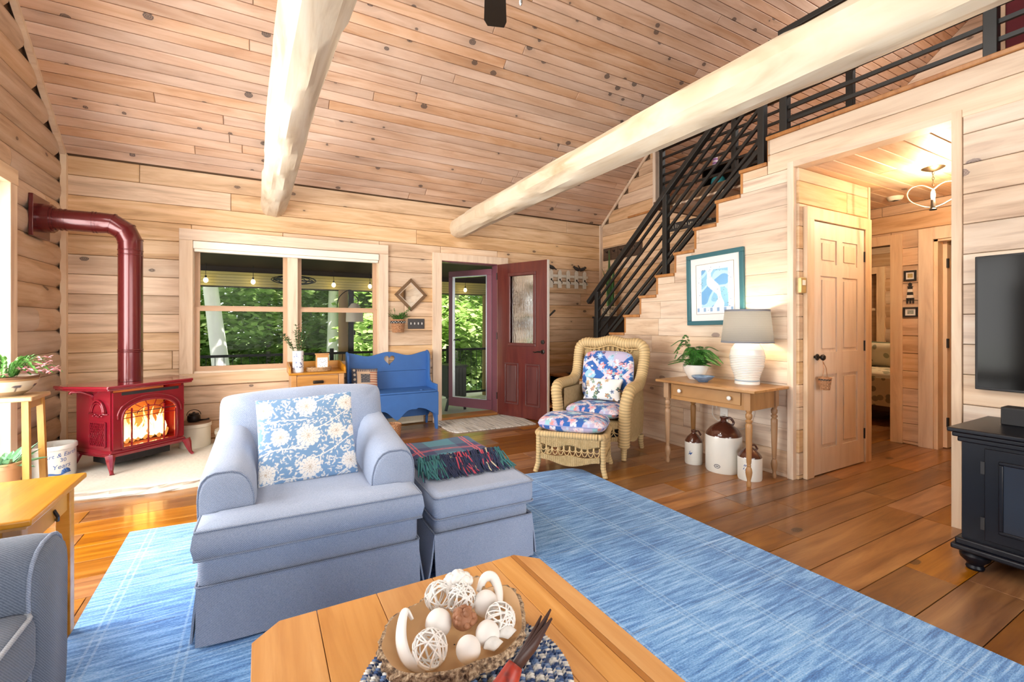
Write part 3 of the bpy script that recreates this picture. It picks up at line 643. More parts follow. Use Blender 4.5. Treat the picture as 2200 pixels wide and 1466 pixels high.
# ------------------------------------------------------------------ railings
def railing_stair():
    t = thing('stair_railing', 'black metal stair railing with sloping bars beside the pine treads', 'railing', (XS+.03, 4.46, nose_z(9)))
    ox, oy, oz = XS+.03, 4.46, nose_z(9)
    hz = lambda y: 1.50+.853*(4.62-y)
    L = lambda y, z: (0, y-oy, z-oz)
    MB().bar(L(4.63, hz(4.63)), L(2.235, hz(2.235)), .06, .05).build('handrail', M_BLACK, t, bevel=.004)
    for y, zb in ((4.455, nose_z(9)), (3.36, nose_z(5)), (2.325, nose_z(1))):
        MB().box(-.028, .028, y-oy-.028, y-oy+.028, zb-oz+.002, hz(y)-oz-.02).build('post', M_BLACK, t, bevel=.003)
    for k in range(1, 6): MB().bar(L(4.44, hz(4.44)-.135*k), L(2.33, hz(2.33)-.135*k), .022, .026).build('bar', M_BLACK, t)
    MB().bar(L(4.44, hz(4.44)-.135*5.55), L(2.33, hz(2.33)-.135*5.55), .03, .04).build('bottom_rail', M_BLACK, t)
railing_stair()
def railing_level(name, label, x, ys, z0, top, nb, sp, ya, yb, w=.056):
    t = thing(name, label, 'railing', (x, ys[0], z0))
    MB().box(-.032, .032, ya-ys[0], yb-ys[0], top-z0-.045, top-z0).build('handrail', M_BLACK, t, bevel=.004)
    for y in ys: MB().box(-w/2, w/2, y-ys[0]-w/2, y-ys[0]+w/2, .002, top-z0-.04).build('post', M_BLACK, t, bevel=.003)
    for k in range(nb): MB().box(-.011, .011, min(ys)-ys[0], max(ys)-ys[0], .085+sp*k-.013, .085+sp*k+.013).build('bar', M_BLACK, t)
railing_level('loft_railing', 'black horizontal-bar railing along the loft edge above the hall opening', XS+.035, [2.14, .96, -.25], LOFT, 3.585, 7, .103, -.4, 2.18, .06)
railing_level('loft_railing', 'black horizontal-bar railing guarding the far side of the stairwell', XW+.03, [4.30, 3.25, 2.11], LOFT, 3.55, 6, .112, 2.06, 4.34)
# ------------------------------------------------------------------ hearth slab
HZ = .06
rg = random.Random(2)
edge = [(XL+.06, 4.17)]+[(x, 4.16+.05*math.sin(x*3.1)+rg.uniform(-.012, .012)) for x in [XL+.06+.07*i for i in range(1, 19)]]+[(-.16, 4.35)]+[(-.16+rg.uniform(-.01, .01), y) for y in (4.6, 4.85, 5.1, 5.3)]
poly = edge+[(-.16, YB-.015), (XL+.06, YB-.015)]
m = MB(); n = len(poly); cx, cy = -.85, 4.9
lay = [(0, .0), (.012, -.004), (.03, .004), (.05, -.003), (HZ-.004, .0), (HZ, .018)]
vs = []
for z, e in lay:
    for i, (x, y) in enumerate(poly):
        j = rg.uniform(-.008, .008) if 0 < z < HZ-.001 and i < len(edge) else 0
        k = e+j if i < len(edge) else 0
        vs.append((x, y+k, z))
fs = [tuple(range(n-1, -1, -1)), tuple(range((len(lay)-1)*n, len(lay)*n))]+[(q*n+i, q*n+(i+1) % n, (q+1)*n+(i+1) % n, (q+1)*n+i) for q in range(len(lay)-1) for i in range(n)]
m.add(vs, fs); tag(m.build('hearth_slab', M_STONE), 'pale stone hearth slab with rough front edge under the red stove', 'hearth')
# ------------------------------------------------------------------ stove
TH = math.radians(40)
sv = thing('gas_stove', 'red enamel gas stove with arched glass door standing on the hearth', 'stove', (-.945, 4.93, HZ), TH)
def S(z): return z-HZ
BODY = [(-.265, -.21), (.265, -.21), (.285, .02), (.285, .19), (-.285, .19), (-.285, .02)]
def ringbody(z0, z1, e0, e1):
    m = MB(); p0 = [(x*(1+e0), y*(1+e0)-.0) for x, y in BODY]; p1 = [(x*(1+e1), y*(1+e1)) for x, y in BODY]
    m.add([(x, y, S(z0)) for x, y in p0]+[(x, y, S(z1)) for x, y in p1], [tuple(range(5, -1, -1)), tuple(range(6, 12))]+[(i, (i+1) % 6, 6+(i+1) % 6, 6+i) for i in range(6)]); return m
ringbody(.175, .205, .05, .09).build('base_moulding', M_RED, sv, bevel=.008); ringbody(.205, .235, .09, .01).build('base_moulding', M_RED, sv, bevel=.006)
# side and back shell (front left open for the fire)
sh = MB()
for (xa, ya), (xb, yb) in (((-.265, -.21), (-.285, .02)), ((-.285, .02), (-.285, .19)), ((-.285, .19), (.285, .19)), ((.285, .19), (.285, .02)), ((.285, .02), (.265, -.21))):
    sh.bar((xa, ya, S(.465)), (xb, yb, S(.465)), .02, .47)
sh.build('body_shell', M_RED, sv)
bx('firebox_liner', M_BLACKM, sv, -.25, .25, -.05, .17, S(.22), S(.24)); bx('firebox_back', plain('firebrick', (.42,.20,.10), .8), sv, -.25, .25, .02, .04, S(.24), S(.68))
# front frame with arched opening
FW, zb, zs, za = .205, .245, .47, .60
def archpt(t): return (FW*math.cos(PI*(1-t)), zs+(za-zs)*math.sin(PI*t)**.8)
arc = [archpt(i/20) for i in range(21)]
fo = MB(); outer_top = .70
for (x0, z0), (x1, z1) in zip(arc, arc[1:]):
    fo.prism([(x0, z0), (x1, z1), (x1, outer_top-.02), (x0, outer_top-.02)], -.23, -.205, lambda a, b, d: (a, d, S(b)))
fo.box(-.265, -FW, -.23, -.205, S(.235), S(.68)).box(FW, .265, -.23, -.205, S(.235), S(.68)).box(-FW, FW, -.23, -.205, S(.225), S(zb))
fo.build('front_frame', M_RED, sv)
MB().tube([(x, -.232, S(z)) for x, z in [(-FW, zb)]+arc+[(FW, zb)]], .010, 8).build('arch_moulding', M_RED, sv, smooth=True)
MB().tube([(x*1.16, -.232, S(zs+(z-zs)*1.28)) for x, z in arc], .007, 8).build('arch_moulding', M_RED, sv, smooth=True)
bx('vent_slot', M_BLACKM, sv, -.21, .22, -.2315, -.228, S(.655), S(.678))
gl = MB(); poly = [(-FW, zb), (FW, zb)]+[arc[20-i] for i in range(21)]; gl.prism(poly, -.222, -.218, lambda a, b, d: (a, d, S(b))); gl.build('glass', glassmat('stove_glass', (.95,.8,.6), .08), sv)
mu = MB()
for x in (-.14, -.02, .10, .19): mu.box(x-.004, x+.004, -.238, -.226, S(zb), S(interp([(-.2, .50), (-.14, .545), (-.02, .56), (.1, .55), (.19, .49)], x)))
for i in range(1, 7):
    a = PI*(1-i/7); mu.bar((.10*math.cos(a), -.232, S(.49+.055*math.sin(a))), (FW*.98*math.cos(a), -.232, S(zs+(za-zs)*math.sin(a)**.8)), .005)
mu.tube([(.10*math.cos(PI*(1-i/12)), -.232, S(.49+.055*math.sin(PI*i/12))) for i in range(13)], .004, 6).box(-FW, FW, -.236, -.23, S(.468), S(.474))
mu.build('glazing_bars', M_RED, sv)
bx('latch_bar', M_BLACKM, sv, -.2, .2, -.236, -.232, S(.505), S(.511))
# fire
fl_ = MB(); rg = random.Random(9)
for i in range(26):
    x = -.18+.36*i/25+rg.uniform(-.01, .01); hgt = rg.uniform(.10, .25); y = rg.uniform(-.13, -.05); r = rg.uniform(.012, .024)
    pts = [(x+.012*math.sin(k*1.3+i), y, S(.27+hgt*k/6)) for k in range(7)]; fl_.tube(pts, [r*.8, r, r*.95, r*.8, r*.55, r*.3, .001], 7, cap=True)
fl_.build('flames', M_FLAME, sv, smooth=True)
lg = MB(); 
for i in range(9): x = -.19+.048*i; lg.tube([(x-.03, -.12+rg.uniform(-.02, .02), S(.262)), (x+.05, -.05+rg.uniform(-.02, .02), S(.285))], .016, 7)
lg.build('embers', emit('ember_logs', (1,.5,.2), .9), sv, smooth=True)
lamp('POINT', 'stove_fire_light', (-.945+.09, 4.93-.10, .42), 3.0, (1,.5,.15), size=.08)
# shelf top with brackets
TOPP = [(-.43, .08), (-.315, -.255), (.325, -.265), (.43, .06), (.43, .22), (-.43, .22)]
tp = MB()
for z0, z1, e in ((.70, .713, -.02), (.713, .737, 0.)): tp.prism([(x*(1+e), y*(1+e)) for x, y in TOPP], S(z0), S(z1))
tp.build('shelf_top', M_RED, sv, bevel=.006, seg=2)
for sx in (-1, 1):
    MB().tube([(sx*.275, -.02, S(.60)), (sx*.30, -.02, S(.66)), (sx*.36, -.0, S(.692)), (sx*.41, .02, S(.695)), (sx*.415, .02, S(.680))], [.010, .010, .010, .010, .013], 8).build('shelf_bracket', M_RED, sv, smooth=True)
# left and right relief panels: arch and lattice
for sx in (-1, 1):
    xo = lambda y: sx*(.277-(y+.21)*0+.018*(y+.21)/.23+.008)
    pn = MB()
    for (ya, za_), (yb_, zb_) in (((-.17, .26), (.0, .26)), ((-.17, .45), (.0, .45)), ((-.17, .26), (-.17, .45)), ((.0, .26), (.0, .45))): pn.bar((xo(ya), ya, S(za_)), (xo(yb_), yb_, S(zb_)), .010)
    pn.build('side_panel_frame', M_RED, sv)
    lt = MB()
    for i in range(-9, 10):
        for dr in (1, -1):
            y0 = -.085+i*.02; z0, z1 = .262, .448; pts = [(y0-dr*.0465, z0), (y0+dr*.0465, z1)]
            (ya, z_a), (yb_, z_b) = pts
            def cl(y, z, y2, z2, lim):  return (lim, z+(z2-z)*(lim-y)/(y2-y))
            if max(ya, yb_) < -.17 or min(ya, yb_) > 0: continue
            A, B = [ya, z_a], [yb_, z_b]
            for P, Q in ((A, B), (B, A)):
                for lim in (-.17, 0.):
                    if (lim == -.17 and P[0] < lim) or (lim == 0. and P[0] > lim): P[1] = P[1]+(Q[1]-P[1])*(lim-P[0])/(Q[0]-P[0]); P[0] = lim
            lt.bar((xo(A[0]), A[0], S(A[1])), (xo(B[0]), B[0], S(B[1])), .004)
    lt.build('lattice_relief', M_RED, sv)
    ar = MB()
    for rr in (1., .8): ar.tube([(xo(-.085)+sx*.002, -.085-.088*rr*math.cos(PI*i/14), S(.52+.10*rr*math.sin(PI*i/14))) for i in range(15)], .008*rr, 7)
    ar.tube([(xo(-.19), -.20, S(.515)), (xo(-.0), .01, S(.515))], .005, 6)
    for i in range(6): ar.sell((xo(-.085)+sx*.002, -.14+.022*i, S(.50+.008*math.sin(i*2))), (.006, .011, .007), nu=8, nv=5)
    ar.build('arch_relief', M_RED, sv, smooth=True)
for (x, y), (ox, oy) in (((-.285, -.225), (-.01, -.04)), ((.285, -.225), (.03, -.03)), ((-.29, .165), (-.04, .02)), ((.29, .165), (.04, .02))):
    MB().tube([(x, y, S(.20)), (x+ox*.3, y+oy*.3, S(.165)), (x+ox*.55, y+oy*.55, S(.12)), (x+ox*.8, y+oy*.8, S(.085)), (x+ox*1.15, y+oy*1.15, S(.066)), (x+ox*1.3, y+oy*1.3, S(HZ+.001))], [.034, .030, .021, .014, .013, .017], 8).build('leg', M_RED, sv, smooth=40)
bx('burner_tray', M_BLACKM, sv, -.21, .23, -.10, .14, S(.095), S(.176))
# ------------------------------------------------------------------ flue pipe
PX, PY, PZ, PR = -.965, 4.94, 2.055, .084
fp = thing('flue_pipe', 'maroon stovepipe rising from the red stove and elbowing into the log wall', 'pipe', (PX, PY, .737))
MB().lathe([(PR, .002), (PR, PZ-.20-.737)], 28).build('vertical_pipe', M_PIPE, fp, smooth=40)
for z in (.985, 1.00, 1.80, PZ-.215): MB().lathe([(PR+.001, -.006), (PR+.0045, 0), (PR+.001, .006)], 28, c=(0, 0, z-.737)).build('pipe_band', M_PIPE, fp, smooth=True)
eb = MB(); ang = [0, 30, 60, 90]; R_ = .13; pts = []
pts = [(0, 0, PZ-.20-.737)]
el = [(0, 0, PZ-.21-.737), (0, 0, PZ-.14-.737), (-.035, 0, PZ-.055-.737), (-.12, 0, PZ-.737), (-.20, 0, PZ-.737)]
for a, b in zip(el, el[1:]): pass
eb.tube(el, PR+.001, 28, cap=False); eb.build('elbow', M_PIPE, fp, smooth=20)
for i in (1, 2, 3):
    p = Vector(el[i]); d = (Vector(el[i+1])-Vector(el[i-1])).normalized(); MB().tube([p-d*.004, p+d*.004], PR*1.06, 28, cap=False).build('elbow_seam', M_PIPE, fp, smooth=True)
MB().tube([(-.2, 0, PZ-.737), (XL+.02-PX, 0, PZ-.737)], PR, 28, cap=False).build('horizontal_pipe', M_PIPE, fp, smooth=40)
for x in (-.215, -.235, -.40, -.43, -.46): MB().tube([(x, 0, PZ-.737), (x-.008, 0, PZ-.737)], PR+.004, 28).build('pipe_band', M_PIPE, fp, smooth=30)
MB().tube([(XL+.03-PX, 0, PZ-.737), (XL+.10-PX, 0, PZ-.737)], PR+.028, 28).tube([(XL+.10-PX, 0, PZ-.737), (XL+.115-PX, 0, PZ-.737)], PR+.016, 28).build('wall_collar', M_PIPE, fp, smooth=30)
bx('wall_plate', M_PIPE, fp, XL+.008-PX, XL+.035-PX, -.16, .16, PZ-.16-.737, PZ+.16-.737, .004)
# ------------------------------------------------------------------ crocks by the stove
def crock(name, label, cat, loc, r, h, grp=None, mat=M_CROCK, lid=False, rim=.008):
    t = thing(name, label, cat, loc, 0, grp)
    MB().lathe([(0, .004), (0, 0), (r*.97, 0), (r, .02), (r, h-.035), (r+rim, h-.03), (r+rim, h-.006), (r+rim*.4, h), (r-.012, h), (r-.014, h-.03), (r-.014, .02), (0, .02)], 40).build('body', mat, t, smooth=40)
    return t
CR = (-1.375, 4.70, HZ); c30 = crock('anniversary_crock', 'grey stoneware crock lettered in blue standing by the plant stand', 'crock', CR, .128, .25)
def text_mesh(txt, size, depth=0):
    cu = bpy.data.curves.new('txt', 'FONT'); cu.body = txt; cu.size = size; cu.align_x = 'CENTER'; cu.extrude = depth; cu.resolution_u = 3
    o = bpy.data.objects.new('txt', cu); COL.objects.link(o); dg = bpy.context.evaluated_depsgraph_get(); me = bpy.data.meshes.new_from_object(o.evaluated_get(dg))
    V = [tuple(v.co) for v in me.vertices]; F_ = [tuple(p.vertices) for p in me.polygons]
    bpy.data.objects.remove(o, do_unlink=True); return V, F_
def cyl_text(parent, rows, r, a0, mat, name='lettering'):
    for txt, size, z, da, slant in rows:
        V, F_ = text_mesh(txt, size); m = MB()
        m.add([((r+.0008)*math.cos(a0+da+(x+slant*y)/r), (r+.0008)*math.sin(a0+da+(x+slant*y)/r), z+y+(x*.12 if slant else 0)) for x, y, zz in V], F_); m.build(name, mat, parent)
a0 = math.atan2(-CR[1], -CR[0])+.36
cyl_text(c30, [('Art & Earth', .043, .168, 0., .15), ('30', .040, .130, .06, 0), ('Years', .047, .083, .0, .12)], .128, a0, M_COBALT)
fm = MB()
for i in range(7):
    a = a0+.18; t_ = i/6*PI
    fm.tube([(.1292*math.cos(a), .1292*math.sin(a), .045), (.1292*math.cos(a+.22*math.cos(t_)), .1292*math.sin(a+.22*math.cos(t_)), .045+.03*math.sin(t_)+.004)], [.003, .0065], 6)
fm.tube([(.1292*math.cos(a0-.75+.12*i), .1292*math.sin(a0-.75+.12*i), .042+.006*math.sin(i*.9)) for i in range(9)], [.009, .008, .008, .007, .006, .006, .005, .005, .004], 6)
fm.build('blue_flower', M_COBALT, c30, smooth=True)
M_CR2 = plain('cream_crock', (.66,.60,.48), .4, var=.08)
ck = crock('tall_crock', 'cream stoneware crock behind the stove holding an iron kettle', 'crock', (-.545, 5.24, HZ), .125, .22, mat=M_CR2)
MB().lathe([(0, .2205), (.128, .2205), (.128, .230), (0, .232)], 32).build('lid', plain('crock_lid', (.25,.14,.08), .6), ck, smooth=40)
kt = thing('iron_kettle', 'small blackened kettle with bail handle on the cream crock', 'kettle', (-.555, 5.24, HZ+.233))
MB().lathe([(0, 0), (.045, 0), (.055, .02), (.052, .055), (.04, .066), (.038, .07), (.043, .072), (.043, .076), (.012, .082), (.010, .09), (0, .092)], 24).build('body', M_IRON, kt, smooth=40)
MB().tube([(-.052, 0, .06)]+[(-.055*math.cos(PI*i/10), 0, .062+.05*math.sin(PI*i/10)) for i in range(11)], .0035, 6).build('bail_handle', M_IRON, kt)
MB().tube([(.045, -.02, .012), (.10, -.03, .016), (.125, -.035, .022)], [.009, .007, .009], 7).build('ladle_handle', M_IRON, kt, smooth=True)
ck2 = crock('low_crock', 'small lidded cream crock standing next to the tall crock', 'crock', (-.285, 5.26, HZ), .10, .125, mat=M_CR2)
MB().lathe([(0, .126), (.102, .126), (.105, .134), (.09, .142), (0, .145)], 32).build('lid', M_CR2, ck2, smooth=40)
# ------------------------------------------------------------------ washstand
DX0, DX1, DYF, DT = .245, .785, 5.02, .725
ws_ = thing('washstand', 'golden oak washstand with gallery top and bin-pull drawer', 'dresser', ((DX0+DX1)/2, 5.235, 0))
hw = (DX1-DX0)/2; yf = DYF-5.235
bx('body', W_OAK, ws_, -hw+.02, hw-.02, yf+.015, .215, .10, DT-.022)
bx('top', W_OAK, ws_, -hw, hw, yf-.005, .22, DT-.022, DT, .004)
for sx in (-1, 1):
    MB().prism([(yf-.0, DT), (.22, DT), (.22, DT+.085), (.10, DT+.08), (yf+.16, DT+.066), (yf+.06, DT+.062), (yf+.02, DT+.045)], sx*(hw-.02), sx*hw, lambda a, b, d: (d, a, b)).build('gallery_side', W_OAK, ws_, bevel=.003)
bx('gallery_back', W_OAK, ws_, -hw+.02, hw-.02, .20, .22, DT, DT+.085, .003)
dr = bx('drawer', W_OAK, ws_, -hw+.075, hw-.075, yf+.002, yf+.02, DT-.165, DT-.035, .003)
bp = MB().box(-.048, .048, yf-.002, yf+.002, DT-.115, DT-.083); bp.tube([(.042*math.cos(PI*i/10), yf-.014*math.sin(PI*i/10)**.5-.002, DT-.098) for i in range(11)], .011, 8); bp.build('bin_pull', M_IRON, dr, bevel=.002)
for z0, z1 in ((.38, .54), (.14, .36)): dq = bx('drawer', W_OAK, ws_, -hw+.06, hw-.06, yf+.002, yf+.02, z0, z1, .003)
for sx in (-1, 1): bx('stile', W_OAK, ws_, sx*(hw-.045)-.025, sx*(hw-.045)+.025, yf+.004, yf+.03, 0, DT-.022, .003)
for sx in (-1, 1): bx('leg', W_OAK, ws_, sx*(hw-.045)-.022, sx*(hw-.045)+.022, .17, .214, 0, .10)
# vase with sprig
vz = DT+.0005
va = thing('flowered_vase', 'white cylinder vase sprigged with blue flowers holding leafy stems', 'vase', (.335, 5.13, vz))
def cyl_cols(n, prof, fn):
    m = MB().lathe(prof, n); return m, [fn(v) for v in m.v]
rg = random.Random(31); spots = [(rg.uniform(-PI, PI), rg.uniform(.02, .20), rg.uniform(.006, .011)) for _ in range(60)]
def vcol(v):
    a = math.atan2(v[1], v[0])
    for s0, sz, sr in spots:
        da = (a-s0+PI) % (2*PI)-PI
        if (da*.052)**2+(v[2]-sz)**2 < sr*sr*(.55+.45*math.cos(5*math.atan2(v[2]-sz, da*.052))): return (.10,.14,.30)
    return (.84,.85,.88)
prof = [(.0, 0), (.050, 0)]+[(.052, .004+.214*i/70) for i in range(71)]+[(.047, .218), (.046, .05), (0, .05)]
m_, c_ = cyl_cols(96, prof, vcol); m_.build('vase_body', M_GLAZE, va, smooth=40, cols=c_)
rg = random.Random(5); stems = MB(); lv = MB()
def leaf(m, p, d, up, L, Wd):
    p, d, up = Vector(p), Vector(d).normalized(), Vector(up); s_ = d.cross(up)
    s_ = s_.normalized() if s_.length > 1e-4 else d.orthogonal().normalized()
    n_ = s_.cross(d)
    m.add([p, p+d*L*.35+s_*Wd*.5+n_*L*.05, p+d*L*.75+s_*Wd*.35+n_*L*.03, p+d*L, p+d*L*.75-s_*Wd*.35+n_*L*.03, p+d*L*.35-s_*Wd*.5+n_*L*.05, p+d*L*.5-n_*L*.04], [(0,1,6), (1,2,6), (2,3,6), (3,4,6), (4,5,6), (5,0,6)])
for i in range(11):
    tx, ty, tz = ((-.135, .0, .44) if i < 3 else (rg.uniform(-.03, .09), rg.uniform(-.05, .05), rg.uniform(.36, .48)))
    tx += rg.uniform(-.03, .03); pts = spl([(rg.uniform(-.02, .02), rg.uniform(-.02, .02), .06), (tx*.35, ty*.4, .24), (tx, ty, tz-(.06 if i < 3 else 0))], 6)
    stems.tube(pts, .0022, 5)
    for k in range(6, len(pts)):
        for q in range(3):
            a = rg.uniform(0, 6.28); dd = Vector((math.cos(a), math.sin(a), rg.uniform(.1, .9))); leaf(lv, pts[k], dd, (0, 0, 1), rg.uniform(.03, .05), .016)
stems.build('stems', M_GREEN2, va); lv.build('leaves', plain('sprig_leaf', (.10,.15,.055), .5, var=.5, vs=20), va)
# braided tray and carriage clock
ty = thing('braided_tray', 'shallow braided seagrass tray on the oak washstand', 'tray', (.535, 5.15, vz))
br = MB()
for z in (.008, .022, .036): br.tube([(.115*math.cos(a)*1., .075*math.sin(a), z) for a in [2*PI*i/48 for i in range(48)]], [.008+.0025*math.sin(i*2.6+z*300) for i in range(48)], 7, closed=True)
br.prism([(.112*math.cos(2*PI*i/32), .072*math.sin(2*PI*i/32)) for i in range(32)], .0, .006); br.build('tray_weave', M_BASKET, ty, smooth=True)
ckx = thing('mantel_clock', 'small oak mantel clock with square white dial standing in the braided tray', 'clock', (.565, 5.15, vz+.007))
W_CK = W_OAK; bx('case', W_CK, ckx, -.062, .062, -.032, .032, .0, .165, .003); bx('case_cap', W_CK, ckx, -.069, .069, -.037, .037, .165, .178, .003); bx('case_base', W_CK, ckx, -.067, .067, -.036, .036, 0, .014, .003)
dl = bx('dial', M_WHITE, ckx, -.05, .05, -.0335, -.032, .028, .135)
hn = MB()
for i in range(12):
    a = 2*PI*i/12; x, z = .038*math.sin(a), .0815+.038*math.cos(a); hn.obox((x, -.0342, z), (.0035, .001, .009), Matrix.Rotation(a, 3, 'Y'))
for a, L in ((math.radians(-60), .022), (math.radians(57), .033)): hn.obox((L/2*math.sin(a), -.0345, .0815+L/2*math.cos(a)), (.003, .001, L), Matrix.Rotation(a, 3, 'Y'))
hn.build('hands_and_ticks', M_NAVYINK, dl)
MB().tube([(-.03, 0, .178)]+[(-.03*math.cos(PI*i/8), 0, .18+.028*math.sin(PI*i/8)) for i in range(9)]+[(.03, 0, .178)], .003, 6).build('carry_handle', M_IRON, ckx)
# ------------------------------------------------------------------ blue bench
BX0, BX1, BYF, BYB, BS = .845, 1.805, 5.05, 5.455, .455
bn = thing('settle_bench', 'blue painted storage settle with heart cut-out and scalloped edges', 'bench', ((BX0+BX1)/2, 5.25, 0)); ox, oy = (BX0+BX1)/2, 5.25
def wave(x): t = (x-BX0)/(BX1-BX0); return .865+.022*math.cos(t*PI*4)
n = 48; xs = [BX0+.02+(BX1-BX0-.04)*i/n for i in range(n+1)]
hx, hz = 1.335, .795
def heart(t): return (hx+.064*(16*math.sin(t)**3)/16, hz+.064*((13*math.cos(t)-5*math.cos(2*t)-2*math.cos(3*t)-math.cos(4*t))/16))
bm = bmesh.new()
outer = [(x, wave(x)) for x in xs]+[(xs[-1], .66), (xs[0], .66)]; hrt = [heart(2*PI*i/28) for i in range(28)]
def ngon_hole(bm, outer, hole, y):
    vo = [bm.verts.new((a-ox, y-oy, b)) for a, b in outer]; vh = [bm.verts.new((a-ox, y-oy, b)) for a, b in hole]
    eo = [bm.edges.new((vo[i], vo[(i+1) % len(vo)])) for i in range(len(vo))]; eh = [bm.edges.new((vh[i], vh[(i+1) % len(vh)])) for i in range(len(vh))]
    bmesh.ops.triangle_fill(bm, use_beauty=True, use_dissolve=False, edges=eo+eh); return vo, vh
A = ngon_hole(bm, outer, hrt, 5.415); Bq = ngon_hole(bm, outer, hrt, 5.44)
for va_, vb_ in ((A[0], Bq[0]), (A[1], Bq[1])):
    for i in range(len(va_)): bm.faces.new((va_[i], va_[(i+1) % len(va_)], vb_[(i+1) % len(va_)], vb_[i]))
me = bpy.data.meshes.new('back_board'); bmesh.ops.recalc_face_normals(bm, faces=bm.faces); bm.to_mesh(me); bm.free(); me.materials.append(M_BLUEP)
bo = bpy.data.objects.new('back_board', me); COL.objects.link(bo); bo.parent = bn
bx('back_board', M_BLUEP, bn, BX0+.02-ox, BX1-.02-ox, 5.415-oy, 5.44-oy, .10, .657, .002)
side = [(5.045, 0), (5.10, .0), (5.13, .10), (5.18, .16), (5.32, .16), (5.40, .10), (5.42, 0), (5.45, 0), (5.45, .885), (5.42, .90), (5.38, .89), (5.34, .86), (5.325, .80), (5.33, .70), (5.33, .60), (5.30, .54), (5.24, .52), (5.06, .52), (5.05, .50)]
for x0 in (BX0, BX1-.022): MB().prism([(a-oy, b) for a, b in side], x0-ox, x0+.022-ox, lambda a, b, d: (d, a, b)).build('side_panel', M_BLUEP, bn, bevel=.003)
bx('seat_lid', M_BLUEP, bn, BX0+.022-ox, BX1-.022-ox, BYF-.015-oy, 5.415-oy, BS-.02, BS, .004)
ap = [(BX0+.0, BS-.022), (BX0+.0, .17)]
for i in range(41):
    t = i/40; x = lerp(BX0, BX1, t); u = abs(t-.5)*2; z = .16+.105*max(0, math.sin(PI*((u*1.0) % 1.0)))**1.2-(.015*math.cos(PI*u*4) if u < .5 else 0); ap.append((x, .165 if i in (0, 40) else z))
ap += [(BX1, .17), (BX1, BS-.022)]
MB().prism([(a-ox, b) for a, b in ap], BYF-.02-oy, BYF-oy, lambda a, b, d: (a, d, b)).build('front_apron', M_BLUEP, bn, bevel=.002)
MB().tube([(1.61-ox, 5.12-oy, BS+.001), (1.63-ox, 5.10-oy, BS+.004), (1.66-ox, 5.12-oy, BS+.001)], .004, 5).build('lid_pull', M_BLUEP, bn)
# pillows
def pillow_mesh(w, h, T, n, colfn, pinch=.06):
    m = MB(); cols = []
    for sgn in (1, -1):
        def f(i, j):
            u, v = 2*i-1, 2*j-1; k = max(0, (1-u*u)*(1-v*v))**.42
            return (w/2*u*(1-pinch*(1-v*v)), sgn*T/2*k, h/2*v*(1-pinch*(1-u*u)))
        m.grid(f, n, n); cols += [colfn(i/n, j/n, sgn) for i in range(n+1) for j in range(n+1)]
    return m, cols
def flagcol(u, v, s_):
    if s_ > 0: return (.5,.4,.28)
    if u < .16: 
        if ((u-.08)/.04)**2+(((v*5) % 1-.5)/.28)**2 < 1: return (.60,.52,.40)
        return (.07,.075,.10)
    if v > .86 or v < .02: return (.10,.10,.13) if (u*14) % 1 < .55 or v > .94 else (.55,.40,.28)
    if u > .30 and u < .66 and v > .36 and v < .74:
        a, b = (u-.30)/.36*7, (v-.36)/.38*6; da, db = a % 1-.5, b % 1-.5
        return (.62,.56,.45) if abs(da)+abs(db) < .30 else (.025,.032,.055)
    if u > .66 or v <= .36:
        k = int((v-.02)/.055); return (.46,.17,.10) if k % 2 == 0 else (.66,.48,.33)
    return (.64,.46,.31)
m_, c_ = pillow_mesh(.30, .26, .10, 72, flagcol, .05)
fp_ = tag(m_.build('flag_pillow', F_PRINT, None, smooth=True, cols=c_), 'small tan pillow with faded stars-and-stripes flag on the blue settle', 'pillow'); fp_.location = (1.02, 5.26, BS+.137); fp_.rotation_euler = (math.radians(-14), math.radians(4), math.radians(8))
# basket below and wall register
def splint_basket(parent, r0, r1, h, n=40, rows=9, mat=M_BASKET):
    m = MB(); 
    for j in range(rows):
        z0, z1 = h*j/rows, h*(j+1)/rows-.001; zc = (z0+z1)/2; r = lerp(r0, r1, zc/h)
        m.tube([((r+.003*(1 if (i+j) % 2 else -1))*math.cos(2*PI*i/n), (r+.003*(1 if (i+j) % 2 else -1))*math.sin(2*PI*i/n), zc) for i in range(n)], (z1-z0)*.52, 5, closed=True, sx=.3)
    m.build('weave', mat, parent)
    s = MB()
    for i in range(0, n, 2):
        a = 2*PI*i/n; s.bar((r0*math.cos(a), r0*math.sin(a), .002), ((r1)*math.cos(a), r1*math.sin(a), h), .008, .004)
    s.prism([(r0*math.cos(2*PI*i/24), r0*math.sin(2*PI*i/24)) for i in range(24)], .0, .004); s.build('stakes', mat, parent)
    MB().tube([(r1*math.cos(2*PI*i/30), r1*math.sin(2*PI*i/30), h) for i in range(30)], .006, 6, closed=True).build('rim', mat, parent)
M_ORB = wicker_mat('orange_splint', (.62,.33,.16), (.40,.17,.07))
bk = thing('splint_basket', 'orange splint basket standing on the floor in front of the blue settle', 'basket', (1.235, 4.86, 0)); splint_basket(bk, .07, .085, .15, mat=M_ORB)
vr = thing('floor_register', 'cream metal baseboard register on the wall below the blue settle', 'vent', (1.54, YB-.004, .012))
M_VENT = plain('cream_vent', (.62,.55,.42), .5); bx('back_plate', M_VENT, vr, -.22, .22, -.03, 0, 0, .14, .004)
gr = MB()
for i in range(44): gr.box(-.20+.0092*i, -.197+.0092*i, -.036, -.03, .025, .115)
gr.build('grille_bars', M_VENT, vr); bx('damper_frame', M_VENT, vr, -.21, .21, -.033, -.03, .116, .13)
gb = MB().bar((-.02, -.037, .12), (.06, -.037, .03), .006).bar((.06, -.037, .03), (.14, -.037, .12), .006); gb.build('diverter', M_VENT, vr)
